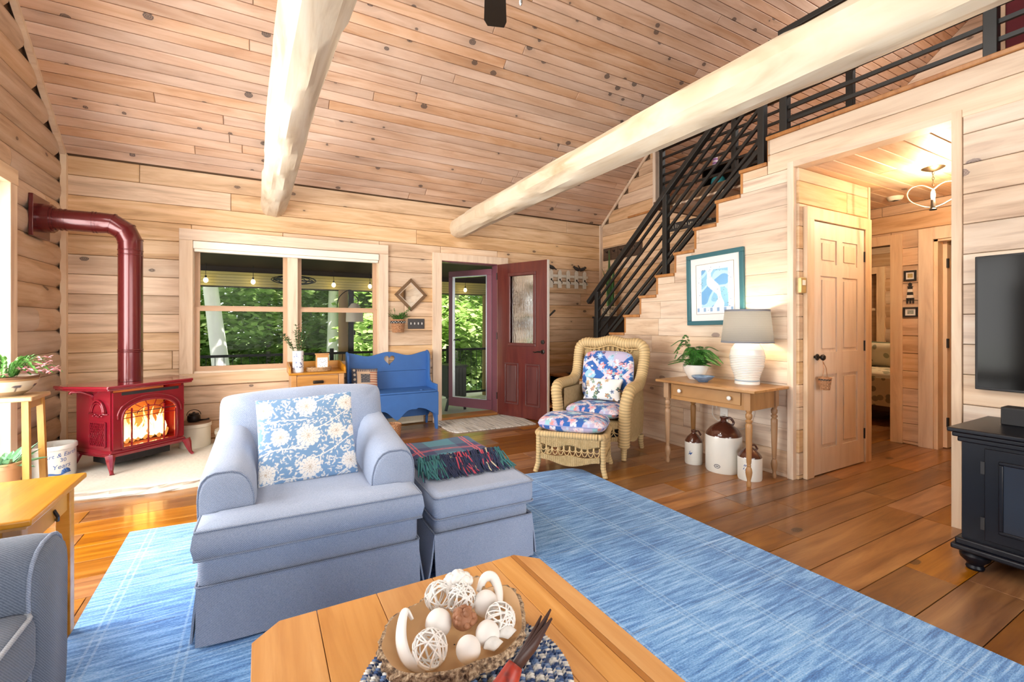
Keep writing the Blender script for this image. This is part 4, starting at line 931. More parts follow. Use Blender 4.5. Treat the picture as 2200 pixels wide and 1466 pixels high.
# ------------------------------------------------------------------ mirror, wall basket, switch plate
mr = thing('diamond_mirror', 'diamond-hung square mirror in dark oak frame above the wall basket', 'mirror', (1.608, YB-.002, 1.574))
dd = .203; fw = .034; W_MF = plain('walnut_frame', (.16,.085,.035), .45, var=.2)
cs = [(0, dd), (dd, 0), (0, -dd), (-dd, 0)]
fr = MB(); ci = [(x*(1-fw*1.414/dd), z*(1-fw*1.414/dd)) for x, z in cs]
for i in range(4):
    j = (i+1) % 4; fr.prism([cs[i], cs[j], ci[j], ci[i]], -.025, 0, lambda a, b, d: (a, d, b))
fr.build('frame', W_MF, mr, bevel=.005)
MB().prism(ci, -.012, -.002, lambda a, b, d: (a, d, b)).build('mirror_glass', plain('mirror_silver', (.75,.75,.72), .03, 1., var=.02), mr)
bz = [(x*.9, z*.9) for x, z in ci]; bzm = MB()
for i in range(4): j = (i+1) % 4; bzm.prism([ci[i], ci[j], bz[j], bz[i]], -.015, -.012, lambda a, b, d: (a, d, b))
bzm.build('bevelled_edge', plain('mirror_bevel', (.85,.85,.82), .12, 1., var=.02), mr)
wbk = thing('wall_basket', 'flat wall basket with black banding and green sprigs beside the switch plate', 'basket', (1.452, YB-.045, 1.115))
m = MB(); rows = 9
for j in range(rows):
    z = .16*(j+.5)/rows; w_ = lerp(.068, .09, j/rows); N_ = 22
    pth = [(w_*math.cos(PI+PI*i/N_), (.045 if True else 0)+(.085)*math.sin(PI+PI*i/N_)*.85+(.003 if (i+j) % 2 else -.003), z) for i in range(N_+1)]
    m.tube(pth, .0085, 5, sx=.35)
m.build('weave', M_ORB, wbk)
band = MB(); z = .125; w_ = .0905; N_ = 60
pth = [(w_*math.cos(PI+PI*i/N_), .045+.082*math.sin(PI+PI*i/N_)*.9, z) for i in range(N_+1)]
band.tube(pth, .016, 6, sx=.25); band.build('black_band', M_BLACKM, wbk)
dots = MB()
for i in range(3, N_, 4):
    p = pth[i]; dots.sell((p[0], p[1]-.005, p[2]+(.006 if i % 8 < 4 else -.006)), (.005, .003, .005), nu=6, nv=4)
dots.build('check_marks', M_CREAM, wbk)
rg = random.Random(8); lv = MB(); stm = MB()
for i in range(34):
    a = rg.uniform(-PI, PI); L = rg.uniform(.06, .17); p0 = Vector((rg.uniform(-.06, .06), .02, .15)); p1 = p0+Vector((math.cos(a)*L*.75, -abs(math.sin(a))*L*.35, L*rg.uniform(.3, .95)))
    stm.tube([p0, (p0+p1)/2+Vector((0, 0, .02)), p1], .0018, 4)
    for k in range(9):
        q = p0.lerp(p1, .25+.75*k/8); aa = rg.uniform(0, 6.28); leaf(lv, q, (math.cos(aa), -abs(math.sin(aa))*.8, rg.uniform(.0, .8)), (0, 0, 1), rg.uniform(.018, .032), .013)
stm.build('stems', M_GREEN2, wbk); lv.build('leaves', M_GREEN1, wbk)
sw = thing('switch_plate', 'dark metal four-gang switch plate with white toggles next to the door casing', 'switch', (1.676, YB-.001, 1.22))
M_PEW = plain('dark_pewter', (.075,.07,.068), .45, .6); bx('plate', M_PEW, sw, -.104, .104, -.008, 0, -.062, .062, .003)
for i in range(4): MB().obox((-.069+.046*i, -.014, .004), (.009, .018, .022), Matrix.Rotation(.5, 3, 'X')).build('toggle', M_WHITE, sw)
# ------------------------------------------------------------------ coat rack of white pickets with birds, iron bracket
ft = thing('picket_coat_rack', 'white picket-fence coat rack with hooks and bird figures on the pine wall', 'coat rack', (3.95, YB-.002, 1.74))
M_PICK = plain('chipped_white_paint', (.72,.68,.58), .7, var=.2, vs=40)
for z in (.075, .175): bx('rail', M_PICK, ft, -.37, .37, -.022, -.006, z-.019, z+.019, .002)
for i in range(5):
    x = -.30+.15*i; MB().prism([(x-.03, 0), (x+.03, 0), (x+.03, .235), (x+.012, .262), (x-.012, .262), (x-.03, .235)], -.036, -.022, lambda a, b, d: (a, d, b)).build('picket', M_PICK, ft)
    MB().tube([(x+.0, -.036, .12), (x, -.05, .105), (x+.006, -.07, .09), (x+.012, -.075, .075), (x+.012, -.068, .062)], .005, 6).sell((x, -.038, .12), (.013, .006, .016), nu=10, nv=6).build('hook', M_IRON, ft, smooth=True)
M_BIRD = plain('dark_bird', (.035,.03,.028), .7)
for bxp, sc, fl2 in ((-.29, 1., 1), (.155, .95, 1), (.265, .95, -1)):
    b_ = MB(); z0 = .275; 
    b_.sell((bxp, -.03, z0+.02), (.055*sc, .022, .028*sc), nu=14, nv=8, fn=lambda p: (p[0], p[1], p[2]-.25*fl2*(p[0]-bxp)))
    b_.sell((bxp+fl2*(-.045), -.03, z0+.045), (.02, .017, .018), nu=10, nv=6)
    b_.tube([(bxp-fl2*.062, -.03, z0+.045), (bxp-fl2*.08, -.03, z0+.042)], [.005, .001], 5)
    b_.tube([(bxp+fl2*.04, -.03, z0+.01), (bxp+fl2*.085, -.03, z0+(-.012 if fl2 > 0 else .075))], [.014, .007], 6, sx=.5); b_.build('bird', M_BIRD, ft, smooth=True)
ib = thing('iron_bracket', 'black iron shelf bracket fixed to the pine wall under the coat rack', 'bracket', (3.635, YB-.002, 1.19))
MB().bar((-.02, -.008, .0), (-.02, -.008, .14), .022, .012).bar((-.022, -.012, .13), (.075, -.04, .225), .022, .022).build('bracket_arm', M_IRON, ib)
# ------------------------------------------------------------------ runner at the door
rn = MB(); pts = [(1.86, 5.40)]+[(1.86+.10*(1-math.cos(PI/2*i/8)), 4.72+.18-.18*math.sin(PI/2*i/8)) for i in range(9)]+[(2.92, 4.68), (2.98, 5.36)]
rn.prism(pts, .001, .012); tag(rn.build('door_runner', M_RUNNER, None, bevel=.003), 'grey woven rag runner lying inside the entry door threshold', 'rug')
# ------------------------------------------------------------------ print helpers
def lobes(dx, dy, r, n, amp, ph=0.):
    d = math.hypot(dx, dy); a = math.atan2(dy, dx); return d/(r*(1+amp*math.cos(n*a+ph)))
class Splats:
    def __init__(s, seed, n, r0, r1, cols, w=1., h=1., nl=(5, 8)):
        g = random.Random(seed); s.it = [(g.uniform(0, w), g.uniform(0, h), g.uniform(r0, r1), g.randint(*nl), g.uniform(0, 6), g.choice(cols), g.choice(cols), g.uniform(.4, 1)) for _ in range(n)]; s.cell = {}
        for k in s.it:
            for i in range(int((k[0]-1.3*k[2])*12)-1, int((k[0]+1.3*k[2])*12)+2):
                for j in range(int((k[1]-1.3*k[2])*12)-1, int((k[1]+1.3*k[2])*12)+2): s.cell.setdefault((i, j), []).append(k)
    def at(s, u, v):
        out = None
        for (x, y, r, n, ph, c1, c2, q) in s.cell.get((int(math.floor(u*12)), int(math.floor(v*12))), ()):
            d = lobes(u-x, v-y, r, n, .28, ph)
            if d < .35: out = c2
            elif d < 1: out = c1
        return out
# ------------------------------------------------------------------ soft-part helpers
def softbox(name, mat, parent, x0, x1, y0, y1, z0, z1, r=.04, seg=4, crown=0.):
    nx, ny = 10, 10; m = MB()
    def f(i, j, top):
        x, y = lerp(x0, x1, i), lerp(y0, y1, j); u, v = 2*i-1, 2*j-1; return (x, y, (z1+crown*(1-u*u)*(1-v*v)) if top else z0)
    m.box(x0, x1, y0, y1, z0, z1); o = m.build(name, mat, parent, bevel=r, seg=seg, smooth=60); return o
def skirt_panel(parent, mat, a, b, z0, z1, flare, seed, n=26, amp=.006, name='skirt_panel', th=.008):
    """hanging cloth panel between points a and b (xy), flaring outward (right-hand normal) towards the floor"""
    g = random.Random(seed); ph = [g.uniform(0, 6.28) for _ in range(4)]; A, B = Vector((*a, 0)), Vector((*b, 0)); d = (B-A).normalized(); nrm = Vector((d.y, -d.x, 0)); m = MB(); nz = 8
    for off in (0., -th):
        def f(i, j):
            t = 1-j; w_ = amp*t*(math.sin(i*7+ph[0])+.7*math.sin(i*13+ph[1]+t*1.5)+.5*math.sin(i*4+t*4+ph[2]))
            p = A.lerp(B, i)+nrm*(flare*t+w_+off); return (p.x, p.y, lerp(z0, z1, j))
        m.grid(f, n, nz)
    k = (n+1)*(nz+1)
    for i in range(n):
        for q in (0, nz): a_ = i*(nz+1)+q; b_ = (i+1)*(nz+1)+q; m.f.append((a_, b_, b_+k, a_+k))
    for j in range(nz):
        for q in (0, n): a_ = q*(nz+1)+j; m.f.append((a_, a_+1, a_+1+k, a_+k))
    return m.build(name, mat, parent, smooth=60)
def piping(parent, pts, mat=F_PIPING, r=.0048, closed=True, name='piping'):
    return MB().tube(pts, r, 6, closed=closed).build(name, mat, parent, smooth=True)
def rrect(x0, x1, y0, y1, r, z, n=5):
    out = []
    for cx, cy, a0 in ((x1-r, y0+r, -PI/2), (x1-r, y1-r, 0), (x0+r, y1-r, PI/2), (x0+r, y0+r, PI)):
        for i in range(n+1): a = a0+PI/2*i/n; out.append((cx+r*math.cos(a), cy+r*math.sin(a), z))
    return out
def boxcush(name, mat, parent, c, r, axes, n=28, fn=None, p=6, mixp=.8):
    """boxy upholstered block: axes are its flat directions, the third its thickness"""
    o3 = 3-axes[0]-axes[1]; m = MB()
    for sg in (1, -1):
        def f(i, j):
            u, v = math.sin((2*i-1)*PI/2), math.sin((2*j-1)*PI/2); q = [0, 0, 0]; rr = (abs(u)**p+abs(v)**p)**(1/p); k = max(abs(u), abs(v))/rr if rr > 1e-6 else 1
            q[axes[0]] = c[axes[0]]+r[axes[0]]*u*lerp(1, k, .9); q[axes[1]] = c[axes[1]]+r[axes[1]]*v*lerp(1, k, .9); q[o3] = c[o3]+sg*r[o3]*(max(0, (1-abs(u)**8)*(1-abs(v)**8))**.5*mixp+(1-mixp)*max(0, (1-u*u)*(1-v*v)))
            return fn(tuple(q)) if fn else tuple(q)
        m.grid(f, n, n)
    return m.build(name, mat, parent, smooth=True)
# ------------------------------------------------------------------ denim armchair
ac = thing('armchair', 'slipcovered blue-grey herringbone armchair facing the coffee table', 'armchair', (.212, 2.035, .0125), math.radians(-1.5))
softbox('base', F_DENIM, ac, -.425, .425, .02, .86, .19, .335, .035)
for k, (a, b) in enumerate((((-.425, .012), (.425, .012)), ((.425, .03), (.425, .87)), ((.425, .87), (-.425, .87)), ((-.425, .87), (-.425, .03)))): skirt_panel(ac, F_DENIM, a, b, .006, .215, .022 if k != 2 else .01, k)
piping(ac, rrect(-.428, .428, .01, .868, .02, .216), r=.004)
# T cushion
def tpoly(e): return [(-.43+e, -.03+e), (.43-e, -.03+e), (.43-e, .15-e), (.262-e, .165-e), (.255-e, .66-e), (-.255+e, .66-e), (-.262+e, .165-e), (-.43+e, .15-e)]
m = MB(); lay = [(.325, .02), (.335, .004), (.385, -.006), (.43, .0), (.447, .012), (.455, .05), (.459, .10)]
vs = []; n8 = 8
def dens(p, k=6):
    out = []
    for i in range(len(p)):
        a, b = Vector(p[i]), Vector(p[(i+1) % len(p)]); out += [tuple(a.lerp(b, q/k)) for q in range(k)]
    return out
for z, e in lay:
    for x, y in dens(tpoly(min(e, .05))): s_ = 1-(e-.05)*1.2 if e > .05 else 1.; vs.append((x*s_, .3+(y-.3)*s_, z))
n = n8*6; fs = [tuple(range(n-1, -1, -1)), tuple(range((len(lay)-1)*n, len(lay)*n))]+[(q*n+i, q*n+(i+1) % n, (q+1)*n+(i+1) % n, (q+1)*n+i) for q in range(len(lay)-1) for i in range(n)]
m.add(vs, fs); sc_ = m.build('seat_cushion', F_DENIM, ac, smooth=60)
piping(sc_, [(x, y, .440) for x, y in dens(tpoly(.004))]); piping(sc_, [(x, y, .335) for x, y in dens(tpoly(.002))])
# arms: lofted sock arms
def arm(sx):
    m = MB(); N = 22; st = [(.135, .86), (.15, .94), (.18, .985), (.24, 1.), (.40, 1.), (.60, 1.), (.78, 1.), (.88, .96)]
    for i, (y, s_) in enumerate(st):
        top = interp([(.13, .615), (.3, .625), (.6, .66), (.88, .70)], y); w_ = interp([(.13, .105), (.5, .10), (.88, .085)], y)*s_
        for k in range(N):
            a = 2*PI*k/N; ca, sa = math.cos(a), math.sin(a)
            x = .335+w_*math.copysign(abs(ca)**.75, ca); zc, hz_ = (top+.20)/2, (top-.20)/2*s_
            z = zc+hz_*math.copysign(abs(sa)**.62, sa)
            if z > .45: x += .022*(z-.45)/.17*(1 if ca > 0 else .3)
            m.v.append((sx*x, y, z))
    for i in range(len(st)-1): m.f += [(i*N+k, i*N+(k+1) % N, (i+1)*N+(k+1) % N, (i+1)*N+k) for k in range(N)]
    m.f += [tuple(range(N)), tuple(range((len(st)-1)*N, len(st)*N))]
    o = m.build('arm', F_DENIM, ac, smooth=70)
    piping(o, [(v[0], v[1]-.003, v[2]) for v in m.v[N:2*N]], r=.004)
arm(1); arm(-1)
# back: thick cushion sloping back, top edge slightly dipped
def backfn(p):
    x, y, z = p; t = (z-.36)/.52; y2 = y+.17*t; x2 = x*(1+.03*t)
    zz = z+(.012*math.sin(x*5+1)-.006*(abs(x)/.4)**3 if z > .6 else 0)
    y2 += .006*math.sin(x*24+z*30)*(1-min(1, abs(y-.70)/.2)); return (x2, y2, zz)
boxcush('back_cushion', F_DENIM, ac, (-.005, .72, .575), (.412, .125, .258), (0, 2), 44, backfn, 14, .75)
# floral throw pillow
BLUE, WHT, TAN = (.20,.35,.56), (.86,.83,.78), (.62,.50,.38)
g = random.Random(12); leaves_ = []
for _ in range(760): leaves_.append((g.uniform(0, 1), g.uniform(0, 1), g.uniform(0, PI), g.uniform(.012, .030), g.uniform(.004, .009)))
lcell = {}
for L_ in leaves_:
    for i in range(int((L_[0]-.03)*16)-1, int((L_[0]+.03)*16)+2):
        for j in range(int((L_[1]-.03)*16)-1, int((L_[1]+.03)*16)+2): lcell.setdefault((i, j), []).append(L_)
flowers = [(.5, .86, .10), (.5, .50, .11), (.5, .14, .10), (.22, .52, .082), (.80, .52, .082), (.93, .86, .085), (.07, .86, .09), (.93, .16, .085), (.07, .14, .085), (.98, .52, .05)]
def floral(u, v, s_):
    for x, y, r in flowers:
        d = math.hypot(u-x, v-y); a = math.atan2(v-y, u-x); R = r*(1+.16*abs(math.sin(a*6.5)))
        if d < R:
            if d < r*.30: return TAN if d < r*.12 or math.sin(a*9) > .3 else WHT
            if abs(math.sin(a*6.5+math.floor(d/r*3)*1.6)) < .16 and d < r*.98: return TAN if d < r*.7 else BLUE
            return WHT
    for k in range(4):   # vines
        vy = .02+.33*k+.06*math.sin(u*PI*2+1)+.13*(((u*2) % 1)-.5)
        if abs(v-vy) < .0065: return WHT
    for x, y, a, L, W2 in lcell.get((int(u*16), int(v*16)), ()):
        dx, dy = u-x, v-y; p, q = dx*math.cos(a)+dy*math.sin(a), -dx*math.sin(a)+dy*math.cos(a)
        if (p/L)**2+(q/W2)**2 < 1: return WHT if abs(q) > W2*.22 else (.55,.60,.66)
    return BLUE
m_, c_ = pillow_mesh(.445, .42, .13, 150, floral, .03)
po = tag(m_.build('throw_pillow', F_PRINT, None, smooth=True, cols=c_), 'square throw pillow with white chrysanthemum print on blue, propped in the armchair', 'pillow'); po.location = (.205, 2.475, .655); po.rotation_euler = (math.radians(-21), math.radians(-2), math.radians(-1))
# ------------------------------------------------------------------ ottoman
ot = thing('ottoman', 'slipcovered blue-grey ottoman standing beside the armchair', 'ottoman', (.985, 2.40, .0125), math.radians(-1))
hx_, hy_ = .265, .36
softbox('base', F_DENIM, ot, -hx_+.01, hx_-.01, -hy_+.02, hy_-.02, .17, .275, .03)
for k, (a, b) in enumerate((((-hx_, -hy_), (hx_, -hy_)), ((hx_, -hy_), (hx_, hy_)), ((hx_, hy_), (-hx_, hy_)), ((-hx_, hy_), (-hx_, -hy_)))): skirt_panel(ot, F_DENIM, a, b, .006, .215, .03, 10+k, amp=.007)
piping(ot, rrect(-hx_, hx_, -hy_, hy_, .015, .215), r=.004)
oc = softbox('seat_cushion', F_DENIM, ot, -hx_-.005, hx_+.005, -hy_-.02, hy_+.02, .275, .405, .035, 4)
piping(oc, rrect(-hx_-.004, hx_+.004, -hy_-.019, hy_+.019, .03, .389)); piping(oc, rrect(-hx_-.004, hx_+.004, -hy_-.019, hy_+.019, .03, .288))
# plaid throw
pt = thing('plaid_throw', 'folded teal and navy plaid wool throw with fringe lying on the ottoman', 'blanket', (.985, 2.50, .42), math.radians(-1))
def plaid(x, y):
    c = (.045,.20,.26); nv = (.028,.04,.13); tl = (.06,.23,.31)
    bx_ = abs(((x+.02) % .34)-.17) < .085; by_ = abs(((y+.1) % .30)-.15) < .08
    if bx_ and by_: c = nv
    elif bx_ or by_: c = (.045,.11,.20)
    else: c = tl
    for p, per in ((x+.02, .34), (y+.1, .30)):
        m = p % per-per/2
        if abs(abs(m)-.010) < .0045: c = (.55,.10,.13)
    return c
def slab(x0, x1, y0, y1, z0, z1, name, seed):
    g = random.Random(seed); ph = [g.uniform(0, 6) for _ in range(3)]; m = MB(); nx, ny = 120, 140
    def top(i, j):
        x, y = lerp(x0, x1, i), lerp(y0, y1, j); e = min(1, min(i, 1-i)*14, min(j, 1-j)*18)
        return (x+.004*math.sin(y*17+ph[0]), y+.004*math.sin(x*19+ph[1]), lerp(z0+(z1-z0)*.35, z1, e**.5)+.004*math.sin(x*14+ph[2])*math.sin(y*11+ph[0]))
    m.grid(top, nx, ny); k = len(m.v); m.grid(lambda i, j: (lerp(x0, x1, i), lerp(y0, y1, j), z0), nx, ny)
    w2 = ny+1
    for i in range(nx):
        for q in (0, ny): a, b = i*w2+q, (i+1)*w2+q; m.f.append((a, b, b+k, a+k))
    for j in range(ny):
        for q in (0, nx): a, b = q*w2+j, q*w2+j+1; m.f.append((a, b, b+k, a+k))
    return m.build(name, F_PRINT, pt, smooth=50, cols=[plaid(v[0], v[1]) for v in m.v])
slab(-.235, .225, -.20, .30, .0, .024, 'lower_fold', 3); slab(-.24, .23, -.21, .31, .024, .058, 'upper_fold', 4)
g = random.Random(77); fr_c = {'teal': ((.04,.16,.17), MB()), 'navy': ((.022,.03,.075), MB()), 'red': ((.48,.06,.10), MB()), 'cream': ((.55,.5,.36), MB())}
for layer in range(3):
    for i in range(150):
        x = -.245+.475*i/149+g.uniform(-.004, .004); y0 = -.195-.0*layer+(.05*layer if layer else 0); z0 = (.018, .05, .062)[layer]
        key = 'navy'
        if abs(x+.005) < .045 or abs(x-.12) < .02: key = 'red' if g.random() < .38 else 'navy'
        if x < -.13 or x > .19: key = 'teal' if g.random() < .8 else 'navy'
        if g.random() < .02: key = 'cream'
        L = g.uniform(.08, .12); dx = g.uniform(-.035, .035)
        pts = [(x, y0, z0), (x+dx*.4, y0-L*.35, z0+.012+g.uniform(0, .012)), (x+dx*.8, y0-L*.75, z0*.6+.008), (x+dx, y0-L, .006+g.uniform(0, .01))]
        fr_c[key][1].tube(pts, [.0035, .0042, .004, .0028], 5)
for k, (c, m) in fr_c.items(): fo = m.build('fringe', plain('fringe_'+k, c, .95), pt, smooth=True); fo['kind'] = 'stuff'
# ------------------------------------------------------------------ sofa at the frame's left edge
so = thing('sofa', 'dark slate-blue slipcovered sofa in front of the end table', 'sofa', (-.995, 1.0, .0125))
ox, oy = -.95, 1.0
m = MB(); N = 26; st = [(-1.45, 1), (-.62, 1), (-.52, .995), (-.48, .97), (-.462, .9)]
for x, s_ in st:
    for k in range(N):
        a = 2*PI*k/N; ca, sa = math.cos(a), math.sin(a); zc, hz_ = .335, .285*s_; w_ = .115*s_
        z = zc+hz_*math.copysign(abs(sa)**.6, sa); y = 1.735+w_*math.copysign(abs(ca)**.7, ca)
        if z > .42: y += .03*(z-.42)/.2*(1 if ca > 0 else -1)*(1-abs(sa)**6)
        m.v.append((x-ox, y-oy, z))
for i in range(len(st)-1): m.f += [(i*N+k, i*N+(k+1) % N, (i+1)*N+(k+1) % N, (i+1)*N+k) for k in range(N)]
m.f += [tuple(range(N)), tuple(range((len(st)-1)*N, len(st)*N))]
ao = m.build('arm', F_DENIMD, so, smooth=70); piping(ao, [(v[0]+.004, v[1], v[2]) for v in m.v[3*N:4*N]], r=.005)
softbox('base', F_DENIMD, so, -1.45-ox, -.50-ox, -.6-oy, 1.62-oy, .04, .30, .03)
for y0, y1 in ((.70, 1.64), (-.45, .68)):
    c_o = softbox('seat_cushion', F_DENIMD, so, -1.2-ox, -.457-ox, y0-oy, y1-oy, .30, .475, .045, 5)
    piping(c_o, rrect(-1.19-ox, -.466-ox, y0+.009-oy, y1-.009-oy, .04, .461), F_PIPEL, .006)
MB().sell((-1.32-ox, .55-oy, .62), (.13, 1.05, .27), .4, .25, 40, 18).build('back_cushion', F_DENIMD, so, smooth=True)
skirt_panel(so, F_DENIMD, (-.495-ox, 1.84-oy), (-.495-ox, -.6-oy), .006, .21, -.015, 41, amp=.004); skirt_panel(so, F_DENIMD, (-.48-ox, 1.845-oy), (-1.44-ox, 1.845-oy), .006, .30, -.01, 42, amp=.004)
# ------------------------------------------------------------------ wicker armchair and footstool
CHB = (.035,.13,.42); PAL = [(.82,.80,.82), (.70,.42,.50), (.35,.55,.78), (.75,.28,.26), (.55,.62,.80), (.04,.07,.20), (.30,.55,.60), (.85,.70,.74)]
SP = Splats(21, 150, .022, .06, PAL, 1, 1); SP2 = Splats(22, 130, .012, .03, [(.85,.85,.9), (.8,.45,.5), (.2,.45,.8)], 1, 1)
def chintz(u, v):
    u, v = u % 1, v % 1; du, dv = abs(u-.5), abs(v-.5)
    q = du+dv*.9
    if .30 < q < .37: c = SP2.at(u, v); return c or (.78,.62,.68)
    if q >= .37: return SP.at(u, v) or (CHB if q < .62 else (.5,.45,.62))
    if q < .13: return SP2.at(u, v) or (.35,.62,.78)
    return SP2.at(u, v) or CHB
def chintz_cushion(parent, name, c, r, axes, rot=None, n=90):
    """boxy cushion: axes are the flat directions, the third is the thickness"""
    o3 = 3-axes[0]-axes[1]; m = MB(); cols = []
    for sg in (1, -1):
        def f(i, j):
            u, v = 2*i-1, 2*j-1; p = [0, 0, 0]; rr = (abs(u)**5+abs(v)**5)**.2; k = max(abs(u), abs(v))/rr if rr > 1e-6 else 1
            p[axes[0]] = r[axes[0]]*u*lerp(1, k, .8); p[axes[1]] = r[axes[1]]*v*lerp(1, k, .8); p[o3] = sg*r[o3]*(max(0, (1-u**6)*(1-v**6))**.5*.8+.2*max(0, (1-u*u)*(1-v*v))); return tuple(p)
        m.grid(f, n, n); cols += [chintz(i/n+(0 if sg > 0 else .3), j/n) for i in range(n+1) for j in range(n+1)]
    o = m.build(name, F_PRINT, parent, smooth=True, cols=cols); o.location = c
    if rot: o.rotation_euler = rot
    piping(o, [tuple((r[0]*math.copysign(abs(math.cos(a))**.4, math.cos(a)) if k == axes[0] else r[axes[1]]*math.copysign(abs(math.sin(a))**.4, math.sin(a)) if k == axes[1] else 0) for k in range(3)) for a in [2*PI*q/48 for q in range(48)]], plain('chintz_piping', (.3,.35,.6), .9), .004)
    return o
def roll(path, r, n=10, freq=.014, amp=.05):
    P = [Vector(p) for p in path]; L = [0]
    for a, b in zip(P, P[1:]): L.append(L[-1]+(b-a).length)
    tot = L[-1]; k = int(tot/freq)*2; pts = []; rs = []; j = 0
    for i in range(k+1):
        s_ = tot*i/k
        while j < len(P)-2 and L[j+1] < s_: j += 1
        pts.append(P[j].lerp(P[j+1], (s_-L[j])/max(1e-6, L[j+1]-L[j]))); rr = r(s_/tot) if callable(r) else r; rs.append(rr*(1+(amp if i % 2 else -amp)))
    m = MB().tube(pts, rs, n); g_ = random.Random(len(pts)); m.c = []
    for i in range(k+1):
        b_ = g_.uniform(.9, 1.08)*(1. if i % 2 else .62); m.c += [(.70*b_, .50*b_, .245*b_)]*n  # every other ring darkened: crease shade between the ribs, put into the colour
    return m
M_ROLL = attrmat('wicker_wrapped', .5, .3, 250., 0.)
def rollb(m, name, parent): return m.build(name, M_ROLL, parent, smooth=True, cols=m.c)
wc_ = thing('wicker_armchair', 'honey wicker armchair with chintz cushions in front of the stairs', 'armchair', (2.90, 3.46, 0), math.radians(-62))
half = [(-.315, -.245, .12), (-.325, -.262, .30), (-.335, -.27, .47), (-.35, -.262, .56), (-.36, -.21, .625), (-.355, -.06, .635), (-.345, .08, .645), (-.34, .17, .70), (-.345, .22, .80), (-.35, .25, .90), (-.335, .265, .985), (-.27, .275, 1.025), (-.15, .28, 1.022), (0, .285, 1.05)]
path = spl(half+[(-x, y, z) for x, y, z in reversed(half[:-1])], 6)
rollb(roll(path, .052, 12, .026, .055), 'rolled_edge', wc_)
for sx in (-1, 1):
    for y, ly in ((-.245, -.255), (.235, .25)): rollb(roll([(sx*.315, y, .14), (sx*.315, y*1.0, .07), (sx*.32, ly*1.02, .002)], lambda t: .03-.008*t, 10, .022, .04), 'leg', wc_)
    MB().grid(lambda i, j: (sx*(.335+.012*math.sin(PI*j)), lerp(-.24, .235, i), lerp(.16, .60+.10*max(0, i-.75)*4*.3, j)), 8, 10).build('side_panel', M_WICK, wc_, smooth=True)
    MB().grid(lambda i, j: (sx*(.28), lerp(-.24, .235, i), lerp(.34, .60, j)), 6, 6).build('inner_side', M_WICK, wc_, smooth=True)
MB().grid(lambda i, j: (lerp(-.31, .31, i), .225+.05*j+.012*math.sin(PI*i), lerp(.32, .98+.03*math.sin(PI*i), j)), 12, 12).build('back_panel', M_WICK, wc_, smooth=True)
MB().box(-.30, .30, -.25, .24, .30, .335).build('seat_deck', M_WICK, wc_)
lp = MB()
for i in range(9): x = -.2+.05*i; lp.tube([(x-.02, .262, .985), (x-.02, .258, .95), (x, .25, .925), (x+.02, .258, .95), (x+.02, .262, .985)], .005, 5)
lp.tube(spl([(-.30, .255, .97), (-.15, .255, .965), (0, .255, 1.0), (.15, .255, .965), (.30, .255, .97)], 6), .007, 6); lp.build('lace_loops', M_WICKR, wc_, smooth=True)
def apron(parent, x0, x1, y0, y1, z_top, z_loop, z_band, z_bot, nl, rb=.02):
    """wicker apron along a side: wrapped top band, hanging loops over a dark gap, scalloped lower band"""
    A, B = Vector((x0, y0, 0)), Vector((x1, y1, 0)); L = (B-A).length
    q = lambda t, z: tuple(A.lerp(B, t)+Vector((0, 0, z)))
    tb = MB(); nrm = Vector(((B-A).y, -(B-A).x, 0)).normalized()
    def band(zt, zb, wv):
        m = MB(); N_ = 60
        for off in (.008, -.008):
            m.grid(lambda i, j: tuple(Vector(q(i, lerp(zb(i), zt(i), j)))+nrm*(off+(.003 if int(i*N_) % 2 else -.001))), N_, 3)
        k = (N_+1)*4
        for i in range(N_):
            for qq in (0, 3): a, b = i*4+qq, (i+1)*4+qq; m.f.append((a, b, b+k, a+k))
        return m
    band(lambda t: z_top, lambda t: z_loop+.012*math.cos(t*PI*4), 0).build('apron_band', M_WICK, parent, smooth=40)
    band(lambda t: z_band+.006*math.cos(t*PI*4), lambda t: z_bot+.022*math.cos(2*PI*t)+.012, 0).build('apron_band', M_WICK, parent, smooth=40)
    for row in (0, 1):
        m = MB()
        for i in range(nl):
            t0, t1 = (i+.06)/nl, (i+.94)/nl; zt = z_loop+.0; zb = lerp(z_loop, z_band, .55+.40*row); tc = (t0+t1)/2
            m.tube([q(t0, zt), q(t0, lerp(zt, zb, .6)), q(lerp(t0, tc, .45), lerp(zt, zb, .93)), q(tc, zb), q(lerp(t1, tc, .45), lerp(zt, zb, .93)), q(t1, lerp(zt, zb, .6)), q(t1, zt)], .0045, 5)
        m.build('loops', M_WICKR, parent, smooth=True)
    MB().tube([q(t/20, z_loop+.012*math.cos(t/20*PI*4)) for t in range(21)], .006, 6).build('braid', M_WICKR, parent, smooth=True)
apron(wc_, -.30, .30, -.262, -.262, .335, .275, .20, .135, 8); apron(wc_, .325, .325, -.22, .22, .30, .27, .20, .135, 8); apron(wc_, -.325, -.325, -.22, .22, .30, .27, .20, .135, 8)
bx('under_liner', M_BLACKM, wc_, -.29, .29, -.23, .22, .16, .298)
chintz_cushion(wc_, 'seat_cushion', (0, -.035, .402), (.275, .255, .068), (0, 1))
chintz_cushion(wc_, 'back_cushion', (0, .165, .70), (.265, .075, .245), (0, 2), (math.radians(-9), 0, 0))
SPW = Splats(5, 46, .035, .055, [(.55,.28,.14), (.03,.05,.08), (.25,.35,.28), (.30,.38,.55), (.60,.45,.30), (.12,.22,.14)], 1, 1, (3, 5))
def wildflower(u, v, s_): return SPW.at(u, v*.62+.19) or (.86,.85,.82)
m_, c_ = pillow_mesh(.38, .22, .11, 90, wildflower, .07)
lp_ = tag(m_.build('lumbar_pillow', F_PRINT, None, smooth=True, cols=c_), 'white lumbar pillow printed with wildflowers on the wicker armchair', 'pillow'); lp_.parent = None
